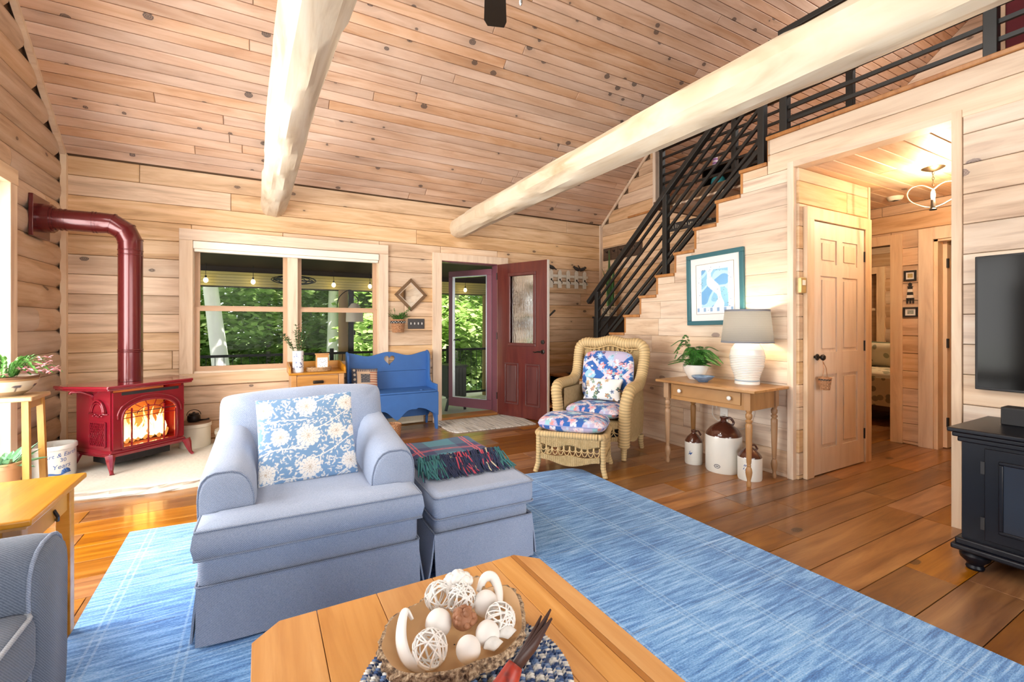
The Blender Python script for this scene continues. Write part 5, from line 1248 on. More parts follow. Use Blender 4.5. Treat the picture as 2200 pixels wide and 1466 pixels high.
Mx = Matrix.Translation((2.90, 3.46, 0)) @ Matrix.Rotation(math.radians(-62), 4, 'Z') @ Matrix.Translation((.01, .02, .582)) @ Matrix.Rotation(math.radians(-20), 4, 'X'); lp_.matrix_world = Mx
fs_ = thing('wicker_footstool', 'honey wicker footstool with chintz cushion on the floor by the rug', 'footstool', (2.325, 3.12, 0), math.radians(-47))
for sx in (-1, 1):
    for sy in (-1, 1): rollb(roll([(sx*.26, sy*.185, .32), (sx*.262, sy*.188, .14), (sx*.265, sy*.19, .075), (sx*.285, sy*.21, .002)], lambda t: .024-.004*t, 10, .022, .04), 'leg', fs_)
rollb(roll(rrect(-.275, .275, -.20, .20, .05, .318)+[rrect(-.275, .275, -.20, .20, .05, .318)[0]], .026, 10, .022, .05), 'rolled_edge', fs_)
apron(fs_, -.24, .24, -.205, -.205, .31, .235, .155, .085, 10); apron(fs_, .275, .275, -.17, .17, .31, .235, .155, .085, 7); apron(fs_, -.275, -.275, -.17, .17, .31, .235, .155, .085, 7); apron(fs_, .24, -.24, .205, .205, .31, .235, .155, .085, 10)
bx('deck', M_WICK, fs_, -.25, .25, -.18, .18, .30, .325)
chintz_cushion(fs_, 'seat_cushion', (0, 0, .392), (.285, .21, .072), (0, 1))
# ------------------------------------------------------------------ area rug
rg_ = MB(); rp = [(-.665, 3.385), (.8, 3.27), (2.15, 3.12), (2.28, 3.09), (2.335, 3.02), (2.37, -.75), (-.60, -.75)]
rg_.prism(rp, .0012, .012); tag(rg_.build('area_rug', M_RUG), 'large blue abrash area rug with pale grid lines under the armchair', 'rug')
# ------------------------------------------------------------------ pine side table below the map
TZ = .73
tb = thing('side_table', 'old pine side table with turned legs standing below the framed map', 'table', (3.345, 2.50, 0), math.radians(4.0))
bx('top', W_TABLE, tb, -.245, .255, -.445, .445, TZ-.022, TZ, .005)
bx('apron', W_TABLE, tb, -.175, -.155, -.33, .33, TZ-.165, TZ-.022); bx('apron', W_TABLE, tb, .165, .185, -.33, .33, TZ-.165, TZ-.022)
for y in (-.375, .355): bx('apron', W_TABLE, tb, -.155, .165, y, y+.02, TZ-.165, TZ-.022)
dw_ = bx('drawer', W_TABLE, tb, -.186, -.174, -.305, .305, TZ-.13, TZ-.035, .002)
for y in (-.225, .225): MB().lathe([(0, 0), (.008, 0), (.008, .01), (.017, .017), (.017, .026), (.008, .032), (0, .033)], 14, fn=lambda p: (-.186-p[2], y+p[0], TZ-.083+p[1])).build('knob', M_WHITE, dw_, smooth=True)
def turned(r=.024): return [(0, .0), (.013, 0), (.017, .012), (.016, .03), (.012, .045), (.014, .055), (.021, .085), (.024, .11), (.020, .135), (.013, .15), (.016, .158), (.013, .166), (.017, .18), (.021, .30), (.0245, .44), (.024, .465), (.016, .475), (.024, .485), (.024, .495), (.015, .503), (.023, .515), (.024, .54), (.016, .552), (.022, .562), (.022, .572)]
for x in (-.175, .185):
    for y in (-.365, .365):
        lg = MB().lathe(turned(), 18, c=(x, y, .0005)); lg.box(x-.024, x+.024, y-.024, y+.024, .572, TZ-.022); lg.build('leg', W_TABLEZ, tb, smooth=40)
# table lamp
tl = thing('table_lamp', 'lit table lamp with ribbed white ceramic base and grey linen drum shade', 'lamp', (3.475, 2.325, TZ+.0005))
def lampfn(z): return .0028*math.sin(z*2*PI/.0140)
pf = [(0, .0), (.092, .0), (.094, .012), (.090, .022)]+[(interp([(0, .088), (.05, .098), (.12, .122), (.20, .132), (.26, .122), (.30, .095), (.325, .062), (.335, .045), (.35, .042), (.36, .030)], z)+(lampfn(z) if z < .22 else 0), .022+z) for z in [i*.0035 for i in range(103)]]+[(.012, .385), (.012, .40), (0, .40)]
MB().lathe(pf, 40).build('base', M_WHITE, tl, smooth=50)
MB().lathe([(.0925, .026), (.0935, .030), (.0925, .034)], 40).build('blue_band', plain('pale_blue_glaze', (.35,.45,.55), .3), tl, smooth=True)
M_LINEN = NT('linen_shade'); _o = M_LINEN.sep(M_LINEN.obj()); _w = M_LINEN.math('ADD', M_LINEN.math('SINE', M_LINEN.math('MULTIPLY', _o[2], 900.)), M_LINEN.noise(M_LINEN.obj(), 180., 2)); _c = M_LINEN.mix(M_LINEN.math('MULTIPLY', _w, .3), (.16,.16,.165), (.27,.265,.26))
_tr = M_LINEN.n('BsdfTranslucent'); M_LINEN.put(_tr.inputs[0], _c); _mx = M_LINEN.n('MixShader'); _mx.inputs[0].default_value = .27; M_LINEN.fin(_c, .9)
M_LINEN.t.links.new(M_LINEN.b.outputs[0], _mx.inputs[1]); M_LINEN.t.links.new(_tr.outputs[0], _mx.inputs[2]); M_LINEN.t.links.new(_mx.outputs[0], M_LINEN.out.inputs[0]); M_LINEN = M_LINEN.m
MB().lathe([(.195, .335), (.166, .605)], 48).build('shade', M_LINEN, tl, smooth=True).data.polygons.foreach_set('use_smooth', [True]*50)
sh = bpy.data.objects['shade'].data; bmx = bmesh.new(); bmx.from_mesh(sh); bmesh.ops.delete(bmx, geom=[f for f in bmx.faces if len(f.verts) > 4], context='FACES'); bmx.to_mesh(sh); bmx.free()
M_TRIMG = plain('grey_shade_tape', (.20,.21,.24), .9)
MB().lathe([(.196, .335), (.194, .35)], 48).lathe([(.1685, .59), (.167, .605)], 48).build('shade_trim', M_TRIMG, tl, smooth=True)
bpy.data.objects['shade_trim'].data.validate()
_d = bpy.data.objects['shade_trim'].data; bmx = bmesh.new(); bmx.from_mesh(_d); bmesh.ops.delete(bmx, geom=[f for f in bmx.faces if len(f.verts) > 4], context='FACES'); bmx.to_mesh(_d); bmx.free()
MB().sell((0, 0, .47), (.028, .028, .045), nu=12, nv=8).build('bulb', emit('lamp_bulb', (1,.86,.62), 30.), tl, smooth=True)
bd = MB(); bd.sell((-.075, -.065, .275), (.012, .004, .008), nu=8, nv=5).tube([(-.09, -.06, .27), (-.07, -.07, .262), (-.055, -.08, .268)], .002, 5); bd.build('painted_bird', M_COBALT, tl)
lamp('POINT', 'lamp_glow', (3.475, 2.325, TZ+.49), 11, (1,.80,.52), size=.06)
# fern in bowl
fb = thing('potted_fern', 'green fern spilling from a white bowl on the pine table', 'plant', (3.375, 2.745, TZ+.0005))
MB().lathe([(0, 0), (.055, 0), (.062, .008), (.085, .05), (.10, .085), (.103, .10), (.106, .104), (.106, .128), (.099, .128), (.095, .10), (0, .095)], 36).build('bowl', M_WHITE, fb, smooth=40)
g = random.Random(3); fm = MB(); rb = MB()
for i in range(44):
    a = g.uniform(0, 2*PI); L = g.uniform(.18, .34); up = g.uniform(.02, .17)+(.12 if i % 9 == 0 else 0); out = L*g.uniform(.7, 1.)
    if math.cos(a) > .4: out = min(out, .22)
    p = spl([(.02*math.cos(a), .02*math.sin(a), .10), (out*.45*math.cos(a), out*.45*math.sin(a), .11+up), (out*math.cos(a), out*math.sin(a), .10+up*g.uniform(.3, .9))], 8)
    rb.tube(p, .0016, 4)
    for k in range(3, len(p)):
        d = (Vector(p[min(k+1, len(p)-1)])-Vector(p[k-1])).normalized(); sd_ = d.cross(Vector((0, 0, 1))).normalized(); wl = .034*math.sin(PI*(k/(len(p)+1))**.7)+.005
        for q in (0., .35, .7):
            base = Vector(p[k])-d*q*L*.065
            for s_ in (-1, 1): leaf(fm, base, sd_*s_+d*.35+Vector((0, 0, -.12)), (0, 0, 1), wl, .008)
rb.build('fronds', M_GREEN2, fb); fm.build('leaflets', plain('fern_green', (.08,.27,.045), .45, var=.5, vs=16), fb)
# dish
ds = thing('blue_dish', 'shallow blue and white pottery dish between the fern and the lamp', 'dish', (3.27, 2.585, TZ+.0005))
MB().lathe([(0, .006), (.035, .006), (.037, 0), (.042, .0), (.045, .008), (.075, .022), (.098, .042), (.101, .046), (.097, .047), (.072, .028), (.04, .013), (0, .011)], 36, fn=lambda p: (p[0], p[1]*.85, p[2]+.10*max(0, abs(p[1])-.05))).build('dish_body', plain('dish_glaze', (.16,.25,.40), .25, var=.6, vs=25), ds, smooth=True)
# stoneware jugs
def jug(label, loc, r, hb, ht, rz, oval=False, stamp=None):
    t = thing('stoneware_jug', label, 'jug', loc, rz)
    MB().lathe([(0, 0), (r*.96, 0), (r, .012), (r*1.005, hb-.01), (r*.985, hb)], 40).build('body', M_CROCK, t, smooth=40)
    nk = max(.018, r*.17); MB().lathe([(r*.985, hb), (r*.95, hb+.012*r/.09), (r*.75, hb+(ht-hb)*.38), (r*.42, hb+(ht-hb)*.62), (nk, hb+(ht-hb)*.74), (nk*.95, ht-.02), (nk*1.2, ht-.012), (nk*1.2, ht), (nk*.6, ht), (0, ht-.01)], 40).build('shoulder', M_BROWNG, t, smooth=50)
    MB().tube(spl([(nk*.9, 0, ht-.015), (nk*2.2, 0, ht-.012), (nk*3.2, 0, ht-.04), (nk*3.2, 0, hb+(ht-hb)*.62), (nk*2.8, 0, hb+(ht-hb)*.5)], 5), nk*.42, 8).build('handle', M_BROWNG, t, smooth=True)
    a0 = math.atan2(-loc[1], -loc[0])-rz
    if oval:
        pr = [(x, z) for x, z in [(.022*math.cos(2*PI*i/28), .014*math.sin(2*PI*i/28)) for i in range(28)]]
        mk = MB().tube([((r+.001)*math.cos(a0-.35+x/r), (r+.001)*math.sin(a0-.35+x/r), .06+z) for x, z in pr], .0022, 5, closed=True).tube([((r+.001)*math.cos(a0-.35+x/r), (r+.001)*math.sin(a0-.35+x/r), .06) for x in (-.011, -.004, .004, .011)], .003, 5); mk.build('oval_stamp', M_NAVYINK, t)
    else:
        mk = MB(); gg = random.Random(int(r*1e4))
        for i in range(7):
            x0, z0 = gg.uniform(-.014, .014), hb*.55+gg.uniform(-.02, .02); mk.tube([((r+.001)*math.cos(a0-.4+(x0)/r), (r+.001)*math.sin(a0-.4+x0/r), z0), ((r+.001)*math.cos(a0-.4+(x0+.008)/r), (r+.001)*math.sin(a0-.4+(x0+.008)/r), z0+.014)], .0025, 5)
        mk.build('blue_stamp', M_COBALT, t)
jug('small brown-topped stoneware jug behind the left end of the large jug', (3.325, 2.725, 0), .074, .19, .29, math.radians(-35))
jug('large brown-shouldered stoneware jug with an oval stamp under the pine table', (3.385, 2.475, 0), .140, .295, .445, math.radians(-40), True)
jug('middle-sized brown-topped stoneware jug by the near table leg', (3.375, 2.235, 0), .088, .175, .275, math.radians(-30))
ol = thing('wall_outlet', 'white wall outlet with plug and cord behind the jugs', 'outlet', (XS-.001, 2.66, .40))
bx('plate', M_WHITE, ol, -.008, 0, -.038, .038, -.06, .06, .003); bx('plug', M_WHITE, ol, -.035, -.008, -.018, .018, -.03, .01, .004)
MB().tube(spl([(-.03, .0, -.02), (-.05, .03, -.05), (-.03, .10, .0), (-.02, .09, .12), (-.02, .06, .05)], 6), .003, 6).tube(spl([(-.02, -.28, .30), (-.02, -.30, .15), (-.025, -.24, -.05), (-.03, -.1, -.10), (-.03, -.0, -.02)], 6), .003, 6).build('cord', M_WHITE, ol, smooth=True)
# framed map
mp = thing('framed_map', 'framed blue bay map with white mat and teal frame on the stair wall', 'picture', (XS-.001, 2.752, 1.545))
mp.rotation_euler = (math.radians(-1.2), 0, 0)
hw_, hh_ = .298, .335; fm = MB()
for y0, y1, z0, z1 in ((-hw_, hw_, -hh_, -hh_+.04), (-hw_, hw_, hh_-.04, hh_), (-hw_, -hw_+.04, -hh_+.04, hh_-.04), (hw_-.04, hw_, -hh_+.04, hh_-.04)): fm.box(-.03, -.002, y0, y1, z0, z1)
fm.build('frame', M_TEAL, mp, bevel=.004); bx('mat_board', M_MAT, mp, -.012, -.002, -hw_+.04, hw_-.04, -hh_+.04, hh_-.04)
ln = MB(); w_, h_ = .20, .235
for y0, y1, z0, z1 in ((-w_, w_, -h_, -h_+.003), (-w_, w_, h_-.003, h_), (-w_, -w_+.003, -h_, h_), (w_-.003, w_, -h_, h_)): ln.box(-.0135, -.012, y0, y1, z0, z1)
ln.build('ruled_border', plain('rule_line', (.25,.18,.12), .8), mp)
g = random.Random(6); marks = [(g.uniform(.05, .95), g.uniform(.05, .95), g.uniform(.004, .02), g.uniform(.002, .006)) for _ in range(90)]
def mapcol(u, v):
    n_ = math.sin(u*7+3*math.sin(v*5))*.5+math.sin(v*9+2*math.sin(u*6+1))*.5
    inw = .13 < u < .87 and .12 < v < .90
    for x, y, a, b in marks:
        if abs(u-x) < a and abs(v-y) < b and (not inw or n_ > .2): return (.18,.28,.42)
    if not inw: return (.82,.86,.90) if v > .1 else ((.30,.45,.66) if int(u*16) % 3 == 0 and v > .03 else (.80,.86,.90))
    if abs(u-.5-.15*math.sin(v*6)) < .10+.05*math.sin(v*14): return (.84,.90,.92)
    return (.30,.60,.80) if n_ > .25 else ((.50,.76,.88) if n_ > -.3 else (.20,.45,.75))
N_ = 90; m = MB().grid(lambda i, j: (-.0128, (.5-i)*2*(w_-.012), (j-.5)*2*(h_-.012)), N_, N_); m.build('map_print', M_PRINT, mp, cols=[mapcol(i/N_, j/N_) for i in range(N_+1) for j in range(N_+1)])
bx('glazing', M_GLASS, mp, -.018, -.016, -hw_+.04, hw_-.04, -hh_+.04, hh_-.04)
# ------------------------------------------------------------------ closet door, thermostat
def panel_door(parent, w_, h_, th, mat, sides=(-1, 1)):
    """six-panel door leaf: x 0..w, y centred, z 0..h"""
    pan = [(.11, .355, 1.70, 1.90), (.445, .69, 1.70, 1.90), (.11, .355, .98, 1.60), (.445, .69, .98, 1.60), (.11, .355, .20, .80), (.445, .69, .20, .80)]
    k = w_/.80; pan = [(a*k, b*k, c, d) for a, b, c, d in pan]; m = MB()
    xs = sorted({0, w_, *[p[0] for p in pan], *[p[1] for p in pan]}); zs = sorted({0, h_, *[p[2] for p in pan], *[p[3] for p in pan]})
    for i in range(len(xs)-1):
        for j in range(len(zs)-1):
            cx_, cz_ = (xs[i]+xs[i+1])/2, (zs[j]+zs[j+1])/2; inn = any(p[0] < cx_ < p[1] and p[2] < cz_ < p[3] for p in pan)
            m.box(xs[i], xs[i+1], -th/2+(.009 if inn else 0), th/2-(.009 if inn else 0), zs[j], zs[j+1])
    m.build('door_leaf', mat, parent)
    for p in pan:
        for s_ in sides: y = s_*(th/2-.009); MB().prism([(p[0]+.03, p[2]+.03), (p[1]-.03, p[2]+.03), (p[1]-.03, p[3]-.03), (p[0]+.03, p[3]-.03)], y, y+s_*.007, lambda a, b, d: (a, d, b)).build('panel', mat, parent, bevel=.004)
cdr = struct(thing('door_3', 'closed six-panel pine closet door with black knobs', None, (3.842, YC-.002, .008)))
panel_door(cdr, .805, 2.03, .035, M_DOORW, (-1,))
for i in range(2): MB().lathe([(0, 0), (.026, 0), (.026, .006), (.010, .010), (.010, .028), (.022, .036), (.026, .048), (.018, .058), (0, .06)], 18, fn=lambda p: (.055-.035*i*0+p[0]-.0, -.018-p[2], .945+p[1]-.0)).build('knob', M_IRON, cdr, smooth=40) if i == 0 else None
MB().lathe([(0, 0), (.021, 0), (.021, .006), (.009, .010), (.009, .02), (.018, .028), (.018, .038), (0, .04)], 16, fn=lambda p: (.075+p[0]-.0, -.018-p[2], .945+p[1]) if False else (-.012+p[0], -.022-p[2], .95+p[1])).build('knob', M_IRON, cdr, smooth=40)
for z in (.25, 1.02, 1.80): bx('hinge', M_BLACKM, cdr, .800, .822, -.028, -.016, z-.045, z+.045)
ct = MB(); 
for x0, x1, z0, z1 in ((3.735, 3.838, 0, 2.05), (4.652, 4.755, 0, 2.05), (3.735, 4.755, 2.045, 2.145)): ct.box(x0, x1, YC-.034, YC, z0, z1)
struct(ct.build('trim_13', W_TRIMZ, bevel=.004))
kb = thing('hanging_sachet_basket', 'tiny splint basket with black trim hanging from the closet door knob', 'basket', (3.885, YC-.085, .70)); splint_basket(kb, .03, .042, .095, 24, 7, M_ORB)
MB().tube([(-.035, 0, .095), (-.015, .0, .17), (.005, .018, .225), (.02, 0, .17), (.035, 0, .095)], .003, 5).build('handle', M_ORB, kb); MB().tube([(.0415*math.cos(2*PI*i/24), .0415*math.sin(2*PI*i/24), .082) for i in range(24)], .007, 5, closed=True, sx=.4).build('trim_band', M_BLACKM, kb)
th_ = thing('thermostat', 'small brass-toned thermostat on the closet corner', 'thermostat', (3.695, YC-.002, 1.52)); bx('case', M_GOLDP, th_, -.035, .035, -.028, 0, -.06, .06, .004); bx('display', M_CREAM, th_, -.02, .02, -.031, -.028, .0, .04, .001)
# ------------------------------------------------------------------ hall: pendant, detector, frames, lighthouse, open door
pd = thing('hall_pendant', 'iron hall pendant with a heart-shaped hoop around a glowing candle bulb', 'light', (4.62, 1.53, HDR))
MB().lathe([(0, -.03), (.02, -.028), (.05, -.016), (.072, -.004), (.072, 0), (0, 0)], 28).build('canopy', M_BRASSD, pd, smooth=40)
cn = MB()
for i in range(5): cn.tube([(.007*math.cos(a)*(1 if i % 2 else .3), .007*math.cos(a)*(.3 if i % 2 else 1), -.04-.022*i+.013*math.sin(a)) for a in [2*PI*q/10 for q in range(10)]], .0022, 5, closed=True)
cn.build('chain', M_BRASSD, pd)
MB().lathe([(0, -.335), (.022, -.333), (.024, -.325), (.016, -.318), (.013, -.25), (0, -.25)], 16).build('socket', M_IRON, pd, smooth=40)
MB().sell((0, 0, -.215), (.014, .014, .045), nu=12, nv=10).build('bulb', emit('candle_bulb', (1,.70,.30), 60.), pd, smooth=True)
M_RING = plain('aged_ivory_iron', (.55,.45,.28), .5, .3)
hp = [(0, -.19), (.06, -.145), (.125, -.15), (.155, -.20), (.13, -.265), (.06, -.315), (0, -.335)]
for a in (1.886,):
    for s_ in (-1, 1): MB().tube(spl([(s_*x*math.cos(a), s_*x*math.sin(a), z+.02) for x, z in hp], 5), .005, 6).build('heart_hoop', M_RING, pd, smooth=True)
lamp('POINT', 'pendant_glow', (4.62, 1.50, HDR-.22), 40, (1,.74,.47), size=.03)
sm = thing('smoke_detector', 'round white smoke detector on the hall ceiling', 'detector', (5.36, 2.06, HDR)); MB().lathe([(0, -.035), (.05, -.034), (.06, -.02), (.066, 0), (0, 0)], 28).build('case', M_CREAM, sm, smooth=40); MB().lathe([(.03, -.036), (.034, -.038), (.038, -.036)], 24).build('grille_ring', M_WHITE, sm, smooth=True)
for nm, lab, yc, zc, w_, h_, ic in (('small_frame', 'small black framed print with gold centre hung above the lighthouse plaque', 2.078, 1.705, .10, .105, (.45,.35,.15)), ('small_frame', 'small wide black framed print hung below the lighthouse plaque', 2.075, 1.338, .118, .10, (.35,.4,.38))):
    f_ = thing(nm, lab, 'picture', (XH-.001, yc, zc)); q = MB(); b_ = .016
    for y0, y1, z0, z1 in ((-w_/2, w_/2, -h_/2, -h_/2+b_), (-w_/2, w_/2, h_/2-b_, h_/2), (-w_/2, -w_/2+b_, -h_/2+b_, h_/2-b_), (w_/2-b_, w_/2, -h_/2+b_, h_/2-b_)): q.box(-.015, 0, y0, y1, z0, z1)
    q.build('frame', M_BLACKM, f_); bx('mat_board', M_MAT, f_, -.005, 0, -w_/2+b_, w_/2-b_, -h_/2+b_, h_/2-b_); bx('print', plain('tiny_print_%d' % int(zc*100), ic, .8, var=.5, vs=60), f_, -.006, -.005, -w_/4+.004, w_/4-.004, -h_/5, h_/5)
lh = thing('lighthouse_plaque', 'black and white striped wooden lighthouse plaque between the two frames', 'plaque', (XH-.001, 2.077, 1.425))
for i, (z0, z1, r0, r1) in enumerate(((.055, .085, .026, .024), (.085, .115, .024, .021), (.115, .145, .021, .018), (.145, .165, .018, .016))): MB().prism([(-r0, z0), (r0, z0), (r1, z1), (-r1, z1)], -.015, 0, lambda a, b, d: (d, a, b)).build('tower_band', M_BLACKM if i % 2 else M_WHITE, lh)
MB().prism([(-.022, .165), (.022, .165), (.022, .172), (.012, .172), (.012, .192), (.017, .194), (0, .212), (-.017, .194), (-.012, .192), (-.012, .172), (-.022, .172)], -.015, 0, lambda a, b, d: (d, a, b)).build('lantern_room', M_BLACKM, lh)
bl_ = MB()
for y in (-.03, -.006, .018): bl_.box(-.015, 0, y, y+.01, 0, .05)
bl_.box(-.015, 0, -.03, .03, .045, .055).build('pier_legs', M_BLACKM, lh)
def casing(name, x, y0, y1, zt, w_=.10):
    m = MB().box(x-.022, x, y0-w_, y0, 0, zt+w_).box(x-.022, x, y1, y1+w_, 0, zt+w_).box(x-.022, x, y0, y1, zt, zt+w_); struct(m.build(name, W_TRIMZY, bevel=.003))
casing('trim_14', XH, H2[0], H2[1], 2.04, .115); casing('trim_15', XH, H3[0], H3[1], 2.04)
struct(MB().box(XH, XH+.12, H2[1]-.03, H2[1]+.005, 0, 2.05).box(XH, XH+.12, H2[0], H2[0]+.03, 0, 2.05).box(XH, XH+.12, H2[0], H2[1], 2.02, 2.05).build('trim_16', W_TRIMZY))
d2 = struct(thing('door_4', 'pine panel door standing open off the hall', None, (XH+.115, H2[1]-.045, .01), math.radians(-4))); panel_door(d2, .76, 2.01, .035, M_DOORW, (-1, 1))
for z in (.25, 1.02, 1.80): bx('hinge', M_BLACKM, d2, -.012, .012, -.03, -.016, z-.045, z+.045)
struct(MB().box(XH+.02, XE, .88, .93, 0, HDR+.1).build('wall_far_room', W_HALL)); struct(MB().box(7.6, 7.7, .9, 2.05, 0, HDR).build('wall_far_room_end', W_SIDE))
# ------------------------------------------------------------------ bedroom seen through the doorway
bd_ = thing('bed', 'bed with floral quilt and dark iron footrail in the far bedroom', 'bed', (7.35, 3.05, 0))
M_QUILT = NT('floral_quilt'); _v = M_QUILT.vor(M_QUILT.obj(), 9.); _c = M_QUILT.mix(M_QUILT.math('LESS_THAN', _v[0], .33), (.72,.66,.52), (.30,.30,.22)); M_QUILT = M_QUILT.fin(_c, .9)
MB().sell((.0, .0, .50), (.72, .78, .14), .25, .2, 36, 14).build('quilt', M_QUILT, bd_, smooth=True); MB().box(-.735, -.715, -.78, .78, .22, .56).build('quilt_drop', M_QUILT, bd_); bx('mattress', M_WHITE, bd_, -.70, .70, -.76, .76, .28, .45, .03); bx('bed_rail', W_DARK, bd_, -.72, .72, -.78, .78, .16, .28)
for y in (-.74, .74): bx('leg', W_DARK, bd_, -.72, -.66, y-.03, y+.03, 0, .28); bx('leg', W_DARK, bd_, .66, .72, y-.03, y+.03, 0, .28)
ftr = MB(); 
for x in (-.74, .74): ftr.tube([(x, -.82, .0), (x, -.82, .78)], .014, 6)
ftr.tube([(-.74, -.82, .78), (.74, -.82, .78)], .014, 6).tube([(-.74, -.82, .55), (.74, -.82, .55)], .010, 6)
for i in range(9): ftr.tube([(-.66+.165*i, -.82, .55), (-.66+.165*i, -.82, .78)], .008, 5)
ftr.build('footrail', M_IRON, bd_)
for nm, lab, loc, c, r in (('bed_pillow', 'flowered sham pillow leaning on the far bed', (7.35, 2.93, .80), M_QUILT, (-20, 0, 70)), ('bed_pillow', 'dark green pillow behind the flowered sham', (7.62, 3.02, .80), plain('green_pillow', (.12,.16,.10), .9), (-14, 0, 70))):
    m_, c_ = pillow_mesh(.5, .36, .16, 20, lambda u, v, s: (1, 1, 1), .05); o = tag(m_.build(nm, c, None, smooth=True), lab, 'pillow'); o.location = loc; o.rotation_euler = [math.radians(x) for x in r]
bw = struct(thing('window_5', 'bright bedroom window beyond the bed', None, (XBR, 3.83, .92)))
MB().box(-.03, .1, -.56, -.46, -.1, 1.16).box(-.03, .1, .46, .56, -.1, 1.16).box(-.03, .1, -.46, .46, -.1, .0).box(-.03, .1, -.46, .46, 1.06, 1.16).box(.02, .06, -.46, .46, .50, .54).build('casing', W_TRIMZY, bw); bx('pane', M_GLASS, bw, .05, .055, -.46, .46, 0, 1.06)
lamp('AREA', 'daylight_bedroom_window', (XBR+.25, 3.83, 1.45), 45, (1, .98, .95), (-1, 0, -.1), .9, 1.0)
lamp('POINT', 'bedroom_fill_light', (7.0, 2.6, 2.1), 30, (1,.75,.45), size=.1)  # unseen lamp, added to brighten the bedroom
# ------------------------------------------------------------------ television and cabinet
tv = thing('television', 'wall-mounted flat black television over the navy cabinet', 'television', (XS-.001, .33, 1.225))
bx('housing', M_BLACKM, tv, -.055, -.02, -.675, .675, -.38, .38, .004); bx('screen', M_TVS, tv, -.0575, -.0545, -.663, .663, -.366, .37); bx('mount', M_BLACKM, tv, -.02, 0, -.2, .2, -.2, .2)
mc = thing('media_cabinet', 'navy-black media cabinet with moulded top and panelled doors under the television', 'cabinet', (3.33, .16, 0))
cx0, cx1, cy0, cy1, ch_ = -.245, .27, -.75, .75, .70
bx('body', M_NAVYF, mc, cx0, cx1, cy0, cy1, .115, ch_-.07)
for z0, z1, e in ((ch_-.022, ch_, .045), (ch_-.045, ch_-.022, .03), (ch_-.07, ch_-.045, .014)): bx('top_moulding' if z1 < ch_ else 'top', M_NAVYF, mc, cx0-e, cx1, cy0-e, cy1+e, z0, z1, .006, 3)
for z0, z1, e in ((.115, .15, .022), (.09, .118, .035)): bx('base_moulding', M_NAVYF, mc, cx0-e, cx1, cy0-e, cy1+e, z0, z1, .008, 3)
for x in (cx0+.03, cx1-.06):
    for y in (cy0+.04, cy1-.04): MB().lathe([(0, 0), (.032, 0), (.036, .01), (.030, .022), (.034, .032), (.055, .052), (.058, .07), (.045, .09), (0, .09)], 20, c=(x, y, .0005)).build('bun_foot', M_NAVYF, mc, smooth=40)
for k in range(3):
    y1_, y0_ = .665-.46*k, .665-.46*k-.44; dr_ = bx('door', M_NAVYF, mc, cx0-.016, cx0, y0_, y1_, .17, ch_-.085, .003)
    for a, b, c, d in ((y0_+.05, y1_-.05, .22, .236), (y0_+.05, y1_-.05, .55, .566), (y0_+.05, y0_+.066, .236, .55), (y1_-.066, y1_-.05, .236, .55)): bx('panel_moulding', M_NAVYF, dr_, cx0-.026, cx0-.016, a, b, c, d, .004)
    bx('panel', plain('dark_door_glass', (.02,.024,.035), .2), dr_, cx0-.019, cx0-.015, y0_+.066, y1_-.066, .236, .55)
    for z in (.25, .52): bx('hinge', M_BLACKM, dr_, cx0-.02, cx0-.012, y1_-.002, y1_+.012, z-.03, z+.03)
sb_ = thing('speaker_box', 'small black speaker box standing on the navy cabinet top', 'speaker', (3.40, .74, ch_+.0005)); bx('case', M_BLACKM, sb_, -.05, .05, -.1, .1, 0, .09, .004); bx('grille', plain('speaker_cloth', (.03,.03,.032), .95), sb_, -.054, -.05, -.09, .09, .008, .082)
# ------------------------------------------------------------------ stair wall decor, landing plant, loft contents
pst = thing('hook_strip', 'dark plank coat strip with hooks on the wall beside the stairs', 'hook rack', (XW-.002, 5.02, 2.27)); bx('plank', W_DARK, pst, -.022, 0, -.40, .40, -.092, .092, .003)
for i in range(5):
    y = -.30+.15*i; MB().tube([(-.022, y, .03), (-.05, y, .02), (-.06, y, .045)], .005, 6).sell((-.024, y, .03), (.005, .015, .02), nu=10, nv=6).build('hook', M_SILVER if i == 1 else M_IRON, pst, smooth=True)
    bx('slat_divider', M_IRON, pst, -.025, -.022, y-.08, y-.076, -.09, .09)
sg = thing('wooden_sign', 'long black wooden sign with cream lettering on the stairwell wall', 'sign', (XW-.002, 3.81, 2.45)); bx('plank', M_BLACKM, sg, -.018, 0, -.40, .40, -.05, .05, .002)
mk = MB(); g = random.Random(4); y = .27
while y > -.30:
    wd = g.uniform(.012, .024); mk.box(-.0195, -.018, y-wd*.35, y-wd*.18, -.018, .018+g.uniform(-.006, .012))
    if g.random() < .6: mk.box(-.0195, -.018, y-wd*.8, y-wd*.3, g.choice((-.018, 0, .012)), g.choice((-.018, 0, .012))+.005)
    y -= wd+.006+(.02 if g.random() < .2 else 0)
mo = mk.build('lettering', plain('cream_paint', (.75,.68,.5), .7), sg); mo['kind'] = 'stuff'
ls = thing('landing_stand', 'black cabinet stand on the stair landing under the snake plant', 'stand', (4.40, 5.05, nose_z(11))); LZ = 1.325-nose_z(11)
bx('top', M_BLACKM, ls, -.19, .185, -.17, .17, LZ-.025, LZ, .003); bx('body', M_BLACKM, ls, -.175, .175, -.155, .155, .06, LZ-.025)
for x in (-.15, .15):
    for y in (-.13, .13): bx('leg', M_BLACKM, ls, x-.02, x+.02, y-.02, y+.02, 0.001, .06)
bx('door', plain('black_door', (.025,.024,.024), .4), ls, -.18, -.175, -.13, .13, .12, LZ-.06, .003)
sp = thing('snake_plant', 'tall snake plant in a patterned tan square pot on the landing stand', 'plant', (4.37, 5.03, 1.326))
MB().prism([(-.075, -.075), (.075, -.075), (.075, .075), (-.075, .075)], 0, .145).build('pot', plain('tan_pot', (.52,.42,.28), .7), sp, bevel=.006)
pm = MB(); g = random.Random(2)
